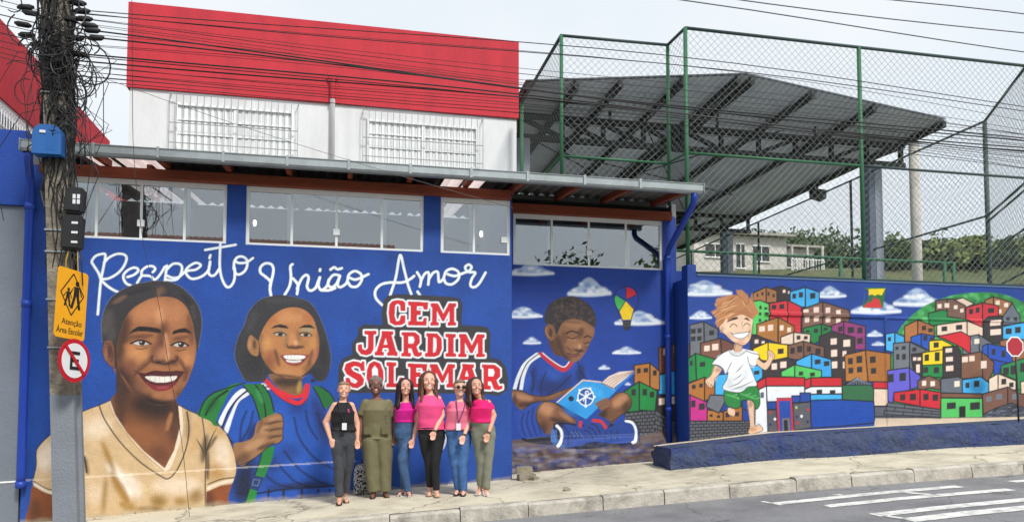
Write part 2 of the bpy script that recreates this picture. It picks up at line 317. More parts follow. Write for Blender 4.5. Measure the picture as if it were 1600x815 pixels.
mb = MB(); mb.smooth = True; mb.tube([(-6.47, -.56, 4.54), (-6.48, -.5, 4.46), (-6.59, -.14, 4.36), (-6.60, -.09, 4.28), (-6.60, -.085, .42), (-6.60, -.085, 0.27)], 0.052, 12)
dp = part('downpipe', mb, m_blue_pipe, annex)
for z in (0.22, 2.6, 3.9): mb = MB(); mb.smooth = True; part('pipe_collar', mb.tube([(-6.60, -.085, z), (-6.60, -.085, z + .09)], .064, 12), m_blue_pipe, dp)
# rooms behind the glass
mb = MB(); mb.box(-6.6, 0, 3.6, 3.7, 0, 5.0); mb.box(-6.7, -6.6, .17, 3.7, 0, 5.0); mb.box(-.17, -.0, .8, 3.7, 0, 4.75); mb.box(-6.6, 0, .17, 3.7, 2.2, 2.25)
part('room_wall', mb, m_inner, annex)
mb = MB(); mb.box(0, 3.0, 3.1, 3.2, 0.5, 4.75); mb.box(2.98, 3.06, S2 + .17, 3.2, 0.5, 4.75); mb.box(0, 3.0, .95, 3.2, 4.72, 4.8); mb.box(0, 3.0, S2 + .17, 3.2, 2.3, 2.35)
part('room_wall', mb, m_inner, annex)
for u in (-5.2, -3.3, -1.4): part('roof_beam', MB().bar((u, .2, roofz(.2) - .1), (u, 3.6, roofz(3.6) - .1), .07, .12), m_wood, annex)
m_lamp = bpy.data.materials.new('lit bulb'); m_lamp.use_nodes = True; _b = m_lamp.node_tree.nodes['Principled BSDF']; _b.inputs['Emission Color'].default_value = (1, 0.97, 0.92, 1); _b.inputs['Emission Strength'].default_value = 2.5
for u, s, z in ((-3.95, 1.8, 4.3), (-0.20, 1.6, 4.25)):
    mb = MB(); mb.smooth = True; mb.tube([(u, s, z + .05), (u, s, z + .04), (u, s, z), (u, s, z - .04), (u, s, z - .055)], [.012, .022, .03, .022, .008], 12)
    part('light_bulb', mb, m_lamp, annex)
# ================================================================== right-hand court wall
S3 = 0.10
cwall = thing('court_wall', 'low blue retaining wall painted with stacked colourful houses below the fence', 'wall', (6.3, S3, 0.7))
mb = MB(); mb.prism([(2.96, -0.1), (10.3, 0.4), (10.3, 3.395), (2.96, 3.395)], 1, S3 + 0.004, S3 + 0.2); part('wall_core', mb, m_plaster_blue, cwall)
mb = MB(); mb.box(2.92, 2.96, S3 + .004, .82, 0.0, 3.36); mb.box(2.922, 3.075, S3 + 0.003, S3 + 0.22, 3.36, 3.575); part('corner_pier', mb, m_plaster_blue, cwall)
# chamfered end
mb = MB(); mb.hexa([(10.29, S3 + .01, .4), (10.3, S3 + .2, .4), (11.35, 2.75, .4), (11.5, 2.7, .4), (10.29, S3 + .01, 3.38), (10.3, S3 + .2, 3.38), (11.35, 2.75, 3.38), (11.5, 2.7, 3.38)]); part('end_wall', mb, m_plaster_blue, cwall)
part('court_slab', MB().box(3.0, 12.6, .45, 30, -.5, 2.9), mat('court floor', (164, 168, 172), .85, .08, 2), cwall)
m_coping = mat('wall coping paint', (86, 112, 150), 0.8, 0.1, 8)
part('coping', MB().box(3.08, 10.3, S3 - .012, S3 + .21, 3.396, 3.425), m_coping, cwall)
m_plinth = mat('rough blue grey render', (60, 70, 98), 0.9, 0.3, 10, 1.0, 16, tint=(26, 48, 112), tamt=0.8, tscale=2.2, bdist=0.05)
m_plinthtop = mat('dusty ledge', (196, 184, 160), 0.95, 0.1, 8, 0.3, 30)
def plz(u): return float(np.interp(u, [2.3, 2.55, 3.0, 4.3, 9.3, 11], [0.66, 0.69, 0.73, 0.86, 1.07, 1.14]))
us_ = [2.30 + 8.2 * i / 164 for i in range(165)]
def pn(u, k): return 0.022 * math.sin(u * 11 + k * 2.1) * math.sin(u * 4.3 + k) + random.uniform(-.008, .008)
mb = MB(); rows = 9
def plf(u, k):
    t = k / (rows - 1); s = -0.52 - 0.03 * (u - 2.3) - 0.04 * (1 - t) + 0.10 * t ** 6
    s = min(s, S3 - 0.16); z0 = gz(u, -.6) - .05; z = z0 + (plz(u) - 0.02 - z0) * t
    return (u, s + pn(u, k), z + 0.3 * pn(u, k + 3))
mb.grid(plf, us_, range(rows))
pr = part('plinth', mb, m_plinth, cwall); pr.data.shade_smooth()
mb = MB(); mb.grid(lambda u, k: (u, -0.43 - 0.03 * (u - 2.3) + pn(u, 8) * .5 + k * (S3 + .0 + 0.43 + 0.03 * (u - 2.3)), plz(u) - 0.022 + 0.02 * k), us_, [0, .15, .5, .86]); part('plinth_top', mb, m_plinth, cwall)
mb = MB(); mb.grid(lambda u, k: (u, S3 - .09 + .09 * k + .01 * math.sin(u * 7), plz(u) - 0.004 + 0.012 * k), us_, [0, 1]); part('mortar_fillet', mb, m_plinthtop, cwall)
mb = MB(); mb.grid(lambda a, k: (2.30 - .02 * math.sin(a * 9 + k) , -.56 + a * .7, gz(2.3, -.56 + a * .7) - .04 + (0.70 - gz(2.3, -.5)) * k / 6 * (1 - .25 * (a > .85))), [i / 8 for i in range(9)], range(7)); part('plinth_end', mb, m_plinth, cwall)
# ================================================================== grey neighbour wall at the left edge
gw = thing('boundary_wall', 'grey rendered wall topped by a bright blue panel at the left edge', 'wall', (-9, 0, -.3))
part('wall_core', MB().prism([(-14, -1.2), (-6.66, -.6), (-6.66, 3.97), (-14, 3.97)], 1, 0.02, 0.2), m_plaster_grey, gw)
part('blue_panel', MB().box(-14, -6.67, -0.03, 0.2, 3.972, 4.985), m_plaster_blue, gw)
part('painted_stripe', MB().prism([(-14, -.08), (-6.662, .29), (-6.662, .312), (-14, -.058)], 1, 0.012, 0.019), m_alu, gw)
# ================================================================== white school building with red band
def grille_window(parent, u0, u1, z0, z1, s, cross):
    w = part('window', MB().box(u0, u1, s + .004, s + .09, z0, z1), mat('white louvre backing', (112, 122, 134), .7, .05), parent)
    mb = MB(); t = .05
    mb.box(u0, u1, s - .05, s + .1, z1 - .0, z1 + t); mb.box(u0 - t, u0, s - .05, s + .1, z0 - t, z1 + t); mb.box(u1, u1 + t, s - .05, s + .1, z0 - t, z1 + t)
    mb.box((u0 + u1) / 2 - .035, (u0 + u1) / 2 + .035, s - .03, s + .003, z0, z1); part('frame', mb, m_alu, w)
    n = int((u1 - u0) / .115)
    sl = MB().box(0, (u1 - u0) / n * .54, s - .01, s + .003, z0, z1)
    me = None
    for i in range(n):
        if abs((i + .3) * (u1 - u0) / n - (u1 - u0) / 2) < .06: continue
        if me is None:
            me = sl.mesh('slat', (rootbase(parent)[0], rootbase(parent)[1], rootbase(parent)[2])); me.materials.append(m_alu)
        o = bpy.data.objects.new('slat', me); COL.objects.link(o); o.parent = w; o.location.x = u0 + (u1 - u0) / n * i
    mb = MB(); mgr = mat('grille steel', (150, 152, 156), .5, .05)
    g0, g1, h0, h1 = u0 - .13, u1 + .13, z0 - .1, z1 + .19
    k = int((g1 - g0) / .118)
    for i in range(k + 1): x = g0 + (g1 - g0) * i / k; mb.box(x - .006, x + .006, s - .145, s - .133, h0, h1)
    for z in (h1, h0 + (h1 - h0) * .63, h0 + (h1 - h0) * .38): mb.box(g0, g1, s - .132, s - .118, z - .008, z + .008)
    for x in (g0, g1): mb.box(x - .008, x + .008, s - .118, s + .002, h1 - .008, h1 + .008)
    part('grille', mb, mgr, w)
    mb = MB()
    for z in cross: mb.box(u0, u1, s - .028, s - .012, z - .018, z + .018)
    part('cross_bar', mb, m_alu, w)
S4 = 4.0
school = thing('school_building', 'white school block with a broad red band on top behind the annex', 'building', (-2.8, S4, 0))
part('wall', MB().box(-6.48, .96, S4, S4 + 9, 0, 7.25), m_plaster_white, school)
part('red_band', MB().box(-6.53, 1.0, S4 - .05, S4 + 9, 7.252, 8.88), m_plaster_red, school)
grille_window(school, -5.62, -3.55, 5.75, 6.98, S4, (6.15, 6.45, 6.72))
grille_window(school, -2.05, .10, 5.75, 6.95, S4, (6.15, 6.45, 6.72))
mb = MB(); mb.smooth = True; mb.tube([(-2.77, S4 - .06, 5.2), (-2.77, S4 - .06, 7.23), (-2.77, S4 - .12, 7.3), (-2.77, S4 - .12, 7.72)], .05, 12)
part('drain_pipe', mb, m_plaster_white, school)
mb = MB(); mb.tube([(-2.77, S4 - .12, 7.3), (-2.77, S4 - .12, 7.72)], .052, 12); mb.tube([(-2.87, S4 - .12, 7.80), (-2.83, S4 - .12, 7.72), (-2.77, S4 - .12, 7.70), (-2.71, S4 - .12, 7.72), (-2.67, S4 - .12, 7.80)], .02, 8); part('pipe_outlet', mb, m_plaster_red, school)
wing = thing('school_wing', 'red and white school wing receding behind the utility pole', 'building', (-11, 3, 0))
part('wall', MB().box(-16, -9.12, 1.0, 12.0, 0, 7.28), m_plaster_white, wing)
part('red_band', MB().box(-16, -9.08, .95, 12.05, 7.282, 8.78), m_plaster_red, wing)
part('red_parapet', MB().box(-9.1, -8.55, 12.06, 14, 5, 8.05), m_plaster_red, wing)
for a in (1.6, 4.4, 7.2):
    mb = MB(); w = part('window', MB().box(-9.116, -9.09, a, a + 2.2, 5.7, 7.0), mat('white louvre backing', (112, 122, 134), .7, .05), wing)
    for i in range(19): y = a + 2.2 * i / 18; mb.box(-9.03, -9.015, y - .01, y + .01, 5.6, 7.1)
    for z in (5.7, 6.2, 6.7, 7.09): mb.box(-9.014, -9.0, a, a + 2.2, z - .01, z + .01)
    mb.box(-9.12, -9.0, a - .02, a, 5.6, 7.12); mb.box(-9.12, -9.0, a + 2.2, a + 2.22, 5.6, 7.12)
    part('grille', mb, m_alu, w)
# ================================================================== covered court roof
gym = thing('court_roof', 'large grey metal gable roof on dark trusses covering the sports court', 'roof', (6.8, 6.5, 2.9))
UE0, UE1, UR, ZE, ZR, SF, SB = 1.40, 12.35, 6.78, 8.50, 9.16, 5.0, 25.0
def gr(u): return ZE + (ZR - ZE) * (1 - abs(u - UR) / (UR - UE0 if u < UR else UE1 - UR))
nrib = 220
for a, b in ((UE0, UR), (UR, UE1)):
    mb = MB(); ss = [SF + (SB - SF) * i / nrib for i in range(nrib + 1)]
    mb.grid(lambda x, y: (x, y, gr(x) + (0.018 if int(round((y - SF) / (SB - SF) * nrib)) % 2 else -0.012)), [a, b], ss)
    mb.grid(lambda x, y: (x, y, gr(x) + 0.05), [a, b], [SF, SB])
    part('roof_sheet', mb, m_gymsheet, gym)
for u in (UE0 + .05, 2.6, 3.65, 5.2, 6.62, 6.98, 8.6, 10.3, UE1 - .06):
    z = gr(u) - .10; part('purlin', MB().box(u - .055, u + .055, SF + .02, SB, z - .08, z + .07), m_truss, gym)
for st in (6.5, 14.6, 22.7):
    tr = part('truss', MB().box(1.5, 12.3, st - .07, st + .07, 8.25, 8.38), m_truss, gym)
    part('chord', MB().box(1.5, 12.3, st - .07, st + .07, 7.72, 7.85), m_truss, tr)
    k = 10
    for i in range(k + 1):
        u = 1.6 + (12.2 - 1.6) * i / k; part('web', MB().box(u - .05, u + .05, st - .05, st + .05, 7.851, 8.249), m_truss, tr)
        if i < k:
            v = 1.6 + (12.2 - 1.6) * (i + 1) / k; p, q = ((u + .05, st, 8.25), (v - .05, st, 7.86)) if i < k / 2 else ((u + .05, st, 7.86), (v - .05, st, 8.25))
            part('web', MB().bar(p, q, .09, .10), m_truss, tr)
    if st < 7:
        for u in (3.9, 6.8, 9.6): part('hanger', MB().box(u - .03, u + .03, st - .03, st + .03, 8.381, gr(u) - .16), m_truss, tr)
    for u in (1.62, 11.30):
        c = part('column', MB().box(u - .19, u - .02, st - .12, st + .12, 2.9, 7.719), mat('column web steel', (96, 106, 124), .6, .1), gym)
        part('flange', MB().box(u - .02, u + .2, st - .135, st + .135, 2.9, 7.718), m_steelcol, c)
for (a, b) in (((2.0, 8, 8.42), (5.5, 12, 8.7)), ((5.5, 8, 8.8), (9.8, 15, 8.6)), ((3.5, 9.5, 8.5), (10.5, 12.5, 8.5)), ((9, 7, 8.7), (5, 15, 8.8))): part('tie_rod', MB().tube([a, b], .018, 6), m_truss, gym)
mb = MB(); mb.smooth = True; part('round_column', mb.tube([(11.86, 5.6, 2.9), (11.86, 5.6, 8.1)], .125, 16), m_column, gym)
fl = thing('floodlight', 'dark floodlight hanging under the right eave of the court roof', 'floodlight', (12.2, 10.2, 8.2))
mb = MB(); mb.hexa([(11.95, 10.0, 7.92), (12.3, 9.95, 7.82), (12.35, 10.35, 7.80), (12.0, 10.4, 7.9), (11.9, 10.05, 8.15), (12.35, 10.0, 8.10), (12.4, 10.3, 8.08), (11.95, 10.35, 8.13)]); part('housing', mb, m_truss, fl)
part('bracket', MB().box(12.1, 12.16, 10.15, 10.2, 8.1, 8.45), m_truss, fl)
# ================================================================== chain-link fences
def mesh_wires(mb, p, q, z0, z1, pitch=.09, r=.0031, skip=None):
    p, q = Vector((*p, 0)), Vector((*q, 0)); L = (q - p).length; d = (q - p) / L; nrm = Vector((-d.y, d.x, 0)); H = z1 - z0
    c = -H + pitch / 2
    while c < L:
        for sg in (0, 1):
            a0 = max(c, 0); a1 = min(c + H, L)
            if a1 - a0 > .02:
                h0, h1 = a0 - c, a1 - c
                if sg: h0, h1 = H - h0, H - h1
                A = p + d * a0 + Vector((0, 0, z0 + h0)); B = p + d * a1 + Vector((0, 0, z0 + h1)); o = nrm * (.0025 if sg else -.0025)
                t = (B - A).normalized(); x = t.cross(nrm).normalized() * r; y = nrm * r
                mb.add([A + o + x, A + o - x * .5 + y * .87, A + o - x * .5 - y * .87, B + o + x, B + o - x * .5 + y * .87, B + o - x * .5 - y * .87], [(0, 1, 4, 3), (1, 2, 5, 4), (2, 0, 3, 5)])
        c += pitch
def fence(name, label, base, posts, panels, rails, group='chain-link fences round the court'):
    t = thing(name, label, 'fence', base)
    for (u, s, z0, z1, r, m) in posts:
        mb = MB(); mb.smooth = True; part('post', mb.tube([(u, s, z0), (u, s, z1)], r, 12), m, t)
    for (p, q, r, m) in rails:
        mb = MB(); mb.smooth = True; part('rail', mb.tube([p, q], r, 8), m, t)
    for (p, q, z0, z1, pt) in panels:
        mb = MB(); mesh_wires(mb, p, q, z0, z1, pt); part('wire_mesh', mb, m_wire, t, kind='stuff')
    return t
FZ0, FZM, FZ1 = 3.43, 5.44, 7.54
sf = S3 + .1
fence('court_fence', 'tall front chain-link fence on green posts above the painted wall', (6.3, sf, 3.43),
      [(2.98, sf, 3.58, FZ1, .034, m_green), (6.24, sf, FZ0, FZ1, .036, m_green), (9.74, sf, FZ0, FZ1, .04, m_green)],
      [((3.0, sf), (9.74, sf), FZ0, FZ1, .125)],
      [((2.98, sf, FZ1), (9.74, sf, FZ1), .028, m_greendark), ((2.98, sf, FZM), (6.24, sf, FZM), .024, m_green), ((6.24, sf, FZM), (9.74, sf, FZM), .024, m_greendark), ((3.05, sf, FZ0 + .03), (9.74, sf, FZ0 + .03), .02, m_greendark)])
si = S2 + .08
fence('inset_fence', 'shorter chain-link fence bay standing behind the canopy roof', (2, si, 4.7),
      [(1.0, si, 4.7, FZ1 - .08, .031, m_green), (2.9, si, 4.7, FZ1 - .05, .031, m_green), (0.98, 3.6, 4.7, FZ1 - .1, .04, m_green)],
      [((1.0, si), (2.9, si), FZM - .02, FZ1 - .06, .125), ((1.0, si), (0.98, 3.6), 4.75, FZ1 - .1, .125), ((2.9, si), (2.98, sf), 4.75, FZ1 - .04, .125), ((1.0, si), (2.9, si), 4.72, FZM - .03, .125)],
      [((1.0, si, FZ1 - .08), (2.9, si, FZ1 - .05), .026, m_greendark), ((1.0, si, FZM - .02), (2.9, si, FZM - .02), .022, m_green), ((2.9, si, FZ1 - .05), (2.98, sf, FZ1), .026, m_greendark), ((2.9, si, FZM), (2.98, sf, FZM), .022, m_green), ((1.0, si, FZ1 - .08), (0.98, 3.6, FZ1 - .1), .03, m_greendark), ((1.0, si, FZM - .02), (0.98, 3.6, FZM), .022, m_green)])
cu, cs_ = 11.23, 2.7
fence('side_fence', 'chain-link side fence receding along the right of the court', (cu, 8, 2.9),
      [(cu, cs_, 2.9, FZ1, .05, m_greendark)] + [(cu, y, 2.9, FZ1, .035, m_greendark) for y in (7.3, 12.2, 17.4, 22)],
      [((9.74, sf), (cu, cs_), FZ0, FZ1, .125), ((cu, cs_), (cu, 12), 3.0, FZ1, .13), ((cu, 12), (cu, 22), 3.0, FZ1, .18)],
      [((9.74, sf, FZ1), (cu, cs_, FZ1), .028, m_greendark), ((9.74, sf, FZM), (cu, cs_, FZM), .026, m_greendark), ((9.74, sf, FZM - .13), (cu, cs_, FZM - .13), .022, m_greendark), ((9.74, sf, 4.6), (cu, cs_, 4.6), .022, m_greendark), ((9.74, sf, 3.8), (cu, cs_, 3.8), .022, m_greendark),
       ((cu, cs_, FZ1), (cu, 22, FZ1), .028, m_greendark), ((cu, cs_, FZM), (cu, 22, FZM), .026, m_greendark)])
# low green handrail just behind the wall
hr = thing('handrail', 'low green pipe handrail behind the bottom of the court fence', 'railing', (6, 1.1, 2.9))
mb = MB(); mb.smooth = True; part('rail', mb.tube([(2.5, 1.2, 4.03), (9.0, 1.2, 4.03)], .026, 8), m_green, hr)
for u in (2.6, 4.75, 6.5, 8.75, 8.95): mb = MB(); mb.smooth = True; part('post', mb.tube([(u, 1.2, 2.9), (u, 1.2, 4.03)], .035, 8), m_green, hr)
# ================================================================== mural painter: vector shapes laid as pigment on a fine mesh of the wall
def crom(p, closed, k=6):
    p = np.asarray(p, float); n = len(p)
    if n < 3: return p
    out = []; rng = range(n) if closed else range(n - 1)
    for i in rng:
        if closed: a, b, c, d = p[(i - 1) % n], p[i], p[(i + 1) % n], p[(i + 2) % n]
        else: a, b, c, d = p[max(i - 1, 0)], p[i], p[i + 1], p[min(i + 2, n - 1)]
        for t in np.arange(k) / k:
            out.append(0.5 * (2 * b + (c - a) * t + (2 * a - 5 * b + 4 * c - d) * t * t + (3 * b - a - 3 * c + d) * t ** 3))
    if not closed: out.append(p[-1])
    return np.array(out)
def boxblur(m, r):
    r = max(1, int(round(r)))
    for ax in (0, 1):
        for _ in range(2):
            pad = [(0, 0), (0, 0)]; pad[ax] = (r + 1, r); q = np.cumsum(np.pad(m, pad), axis=ax)
            n = m.shape[ax]
            m = (np.take(q, range(2 * r + 1, 2 * r + 1 + n), ax) - np.take(q, range(0, n), ax)) / (2 * r + 1)
    return m
class Canvas:
    def __init__(self, u0, u1, z0, z1, c, s, bgc):
        self.u0, self.z0, self.c, self.s = u0, z0, c, s
        self.nx = int((u1 - u0) / c) + 1; self.ny = int((z1 - z0) / c) + 1
        self.C = np.empty((self.ny, self.nx, 3)); self.C[:] = lin(bgc); self.I = np.zeros((self.ny, self.nx), int)
        self.names = ['wall_paint']; self.cur = 0; self.T = (0, 0, 1.0); self.ids = {}; self.mask = None
    def part(self, name): self.names.append(name); self.cur = len(self.names) - 1
    def zoom(self, x, y, k): self.T = (x, y, float(k))
    def g(self, pts):
        p = np.asarray(pts, float); x = self.T[0] + p[:, 0] / self.T[2]; y = self.T[1] + p[:, 1] / self.T[2]
        u, z = uz(x, y, self.s); return np.stack([(u - self.u0) / self.c, (z - self.z0) / self.c], 1)
    def sc(self, pts, w):              # width in current zoom units -> cells
        p = np.asarray(pts, float).mean(0); a = self.g([p, (p[0], p[1] + max(w, .01))]); return np.hypot(*(a[1] - a[0]))
    def cover(self, q, pad=0):
        x0, y0 = np.floor(q.min(0)).astype(int) - 2 - pad; x1, y1 = np.ceil(q.max(0)).astype(int) + 3 + pad
        x0, y0 = max(x0, 0), max(y0, 0); x1, y1 = min(x1, self.nx), min(y1, self.ny)
        if x1 <= x0 or y1 <= y0: return None
        SS = 3; ys = y0 - .5 + (np.arange((y1 - y0) * SS) + .5) / SS
        a = q; b = np.roll(q, -1, 0)
        lo = np.minimum(a[:, 1], b[:, 1]); hi = np.maximum(a[:, 1], b[:, 1])
        hit = (ys[:, None] >= lo) & (ys[:, None] < hi); dy = np.where(np.abs(b[:, 1] - a[:, 1]) < 1e-9, 1, b[:, 1] - a[:, 1])
        X = np.where(hit, a[:, 0] + (ys[:, None] - a[:, 1]) / dy * (b[:, 0] - a[:, 0]), np.inf); X.sort(1)
        m = min(X.shape[1], int(hit.sum(1).max()) if len(hit) else 0)
        if m == 0: return None
        X = X[:, :m]; w = x1 - x0; D = np.zeros(((y1 - y0) * SS, w + 2))
        sg = np.where(np.arange(m) % 2 == 0, 1.0, -1.0)[None, :].repeat(len(X), 0); ok = np.isfinite(X)
        xx = np.clip(np.where(ok, X, 0) + .5 - x0, 0, w); i = np.floor(xx).astype(int); fr = xx - i; rr = np.arange(len(X))[:, None].repeat(m, 1)
        np.add.at(D, (rr[ok], i[ok]), (sg * (1 - fr))[ok]); np.add.at(D, (rr[ok], i[ok] + 1), (sg * fr)[ok])
        cov = np.cumsum(D, 1)[:, :w].reshape(y1 - y0, SS, w).mean(1)
        return np.clip(cov, 0, 1), x0, y0
    def comp(self, m, x0, y0, col, alpha, clip, own):
        h, w = m.shape; sl = (slice(y0, y0 + h), slice(x0, x0 + w)); m = m * alpha
        if clip is not None: m = m * clip[sl]
        if isinstance(col, np.ndarray) and col.ndim == 3: cc = col
        else: cc = lin(col)
        self.C[sl] = self.C[sl] * (1 - m[..., None]) + cc * m[..., None]
        if own: I = self.I[sl]; I[m > .5] = self.cur
    def fill(self, pts, col, smooth=True, soft=0, alpha=1, clip=None, own=None):
        q = self.g(crom(pts, True) if smooth and len(pts) > 3 else pts); sc = self.sc(pts, soft) if soft else 0
        r = self.cover(q, int(sc * 2.2) if soft else 0)
        if r is None: return None
        m, x0, y0 = r
        if soft: m = boxblur(m, sc / 2)
        self.comp(m, x0, y0, col, alpha, clip, (own if own is not None else not soft))
        full = np.zeros((self.ny, self.nx)); full[y0:y0 + m.shape[0], x0:x0 + m.shape[1]] = m; return full
    def stroke(self, pts, w, col, smooth=True, soft=0, alpha=1, clip=None, own=True, closed=False, taper=False):
        p = crom(pts, closed) if smooth and len(pts) > 2 else np.asarray(pts, float)
        if closed: p = np.vstack([p, p[:1]])
        q = self.g(p); r = self.sc(pts, w) / 2; so = self.sc(pts, soft) if soft else 1.0; pad = int(r + so + 2)
        x0, y0 = np.floor(q.min(0)).astype(int) - pad; x1, y1 = np.ceil(q.max(0)).astype(int) + pad
        x0, y0 = max(x0, 0), max(y0, 0); x1, y1 = min(x1, self.nx), min(y1, self.ny)
        if x1 <= x0 or y1 <= y0: return
        best = np.full((y1 - y0, x1 - x0), 0.0); n = len(q) - 1
        for i in range(n):
            a, b = q[i], q[i + 1]; ri = r * (max(.15, math.sin(math.pi * (i + .5) / n)) if taper else 1)
            ax0 = int(max(min(a[0], b[0]) - ri - so - 1, x0)); ax1 = int(min(max(a[0], b[0]) + ri + so + 2, x1)); ay0 = int(max(min(a[1], b[1]) - ri - so - 1, y0)); ay1 = int(min(max(a[1], b[1]) + ri + so + 2, y1))
            if ax1 <= ax0 or ay1 <= ay0: continue
            X, Y = np.meshgrid(np.arange(ax0, ax1), np.arange(ay0, ay1)); d = b - a; L = max((d * d).sum(), 1e-9)
            t = np.clip(((X - a[0]) * d[0] + (Y - a[1]) * d[1]) / L, 0, 1); ds = np.hypot(X - a[0] - t * d[0], Y - a[1] - t * d[1])
            cv_ = np.clip((ri - ds) / so + .5, 0, 1); sl = (slice(ay0 - y0, ay1 - y0), slice(ax0 - x0, ax1 - x0)); best[sl] = np.maximum(best[sl], cv_)
        self.comp(best, x0, y0, col, alpha, clip, own and not soft)
    def spot(self, x, y, rx, ry, col, alpha=.6, rot=0, clip=None):      # airbrush
        t = np.linspace(0, 2 * math.pi, 20, endpoint=False); c, s = math.cos(R(rot)), math.sin(R(rot))
        self.fill(np.stack([x + rx * np.cos(t) * c - ry * np.sin(t) * s, y + rx * np.cos(t) * s + ry * np.sin(t) * c], 1), col, False, min(rx, ry) * .8, alpha, clip)
    def ell(self, x, y, rx, ry, col, rot=0, clip=None, alpha=1):
        t = np.linspace(0, 2 * math.pi, 28, endpoint=False); c, s = math.cos(R(rot)), math.sin(R(rot))
        return self.fill(np.stack([x + rx * np.cos(t) * c - ry * np.sin(t) * s, y + rx * np.cos(t) * s + ry * np.sin(t) * c], 1), col, False, 0, alpha, clip)
    def mottled(self, amt, clip=None, scale=6, seed=1):                   # hand-rolled paint is never even
        g = np.random.default_rng(seed).normal(0, 1, (self.ny, self.nx)); g = boxblur(g, scale); g /= g.std()
        k = 1 + amt * g * (1 if clip is None else clip); self.C *= np.clip(k, .6, 1.5)[..., None]
    def build(self, parent, material, keep, disp, z_of=None):
        X, Y = np.meshgrid(np.arange(self.nx), np.arange(self.ny)); U = self.u0 + X * self.c; Z = self.z0 + Y * self.c
        S = self.s + disp(U, Z); b = rootbase(parent); P = np.stack([U - b[0], S - b[1], Z - b[2]], -1).reshape(-1, 3); CC = np.concatenate([self.C, np.ones((self.ny, self.nx, 1))], 2).reshape(-1, 4)
        cellI = self.I[:-1, :-1]; kp = keep(U[:-1, :-1] + self.c / 2, Z[:-1, :-1] + self.c / 2); base = (Y * self.nx + X)[:-1, :-1]
        quad = np.stack([base, base + 1, base + 1 + self.nx, base + self.nx], -1)
        for k, nm in enumerate(self.names):
            q = quad[(cellI == k) & kp].reshape(-1, 4)
            if len(q) < 4: continue
            vi, inv = np.unique(q, return_inverse=True); inv = inv.reshape(-1)
            me = bpy.data.meshes.new(nm); me.vertices.add(len(vi)); me.vertices.foreach_set('co', P[vi].astype(np.float32).ravel())
            me.loops.add(len(inv)); me.loops.foreach_set('vertex_index', inv.astype(np.int32)); me.polygons.add(len(q)); me.polygons.foreach_set('loop_start', np.arange(0, len(inv), 4, dtype=np.int32))
            me.update(calc_edges=True); at = me.color_attributes.new('pigment', 'FLOAT_COLOR', 'POINT'); at.data.foreach_set('color', CC[vi].astype(np.float32).ravel())
            o = part(nm, me, material, parent)
            if nm in self.ids: o['label'] = self.ids[nm]
m_mural = mat('mural paint', (0, 0, 0), 0.62, 0.07, 4, 0.45, 60, attr='pigment', tscale=1.2)
BLUE = (19, 70, 156); WHITE = (238, 244, 248); INK = (22, 22, 26)
# ------------------------------------------------------------------ left mural
A = Canvas(-6.62, 0.0, -0.5, 4.6, 0.0095, 0.0, BLUE)
A.mottled(.05, None, 16, 3); A.mottled(.02, None, 3, 4)
A.zoom(0, 0, 1)
# lettering
A.part('painted_lettering'); A.zoom(130, 370, 5.926)
def script(cv, strokes, w):
    for st in strokes: cv.stroke(st, w * 1.7, (14, 40, 110), alpha=.55, own=False, soft=w * .5)
    for st in strokes: cv.stroke(st, w, (236, 246, 252))
script(A, [[(160, 385), (140, 330), (95, 260), (80, 225), (110, 180), (160, 160), (205, 165), (190, 270), (165, 390), (150, 540), (135, 715)],
 [(195, 235), (240, 190), (310, 158), (370, 160), (400, 185), (395, 230), (360, 295), (300, 350), (230, 385), (170, 395), (220, 450), (280, 490), (330, 512)],
 [(410, 370), (470, 350), (508, 315), (500, 290), (460, 285), (410, 310), (375, 350), (375, 390), (400, 430), (440, 448)],
 [(500, 425), (540, 362), (570, 358), (610, 360), (640, 375), (655, 395), (690, 375), (730, 320), (755, 275)], [(540, 350), (545, 310), (590, 275), (640, 270), (665, 290), (660, 310), (645, 325)],
 [(775, 265), (765, 340), (755, 420)], [(775, 300), (830, 250), (890, 250), (915, 280), (905, 340), (870, 390), (820, 400), (775, 395)], [(780, 360), (830, 378), (890, 368), (950, 318), (1040, 302), (1085, 270), (1080, 250), (1040, 240), (985, 268), (950, 310), (960, 350), (1000, 385), (1060, 380), (1120, 350), (1162, 300), (1175, 228)],
 [(1175, 228), (1165, 290), (1162, 335), (1190, 360), (1225, 345), (1262, 290)], [(1178, 168), (1170, 196)],
 [(1270, 60), (1265, 180), (1265, 280), (1280, 370), (1310, 440), (1340, 465), (1375, 445), (1400, 390), (1405, 300)], [(1130, 120), (1260, 98), (1412, 72)],
 [(1405, 300), (1395, 260), (1405, 215), (1435, 185), (1475, 182), (1512, 208), (1520, 255), (1498, 312), (1450, 345), (1415, 338), (1392, 285)], [(1408, 222), (1440, 240), (1510, 235), (1572, 195)]], 22)
A.zoom(400, 390, 4.21)
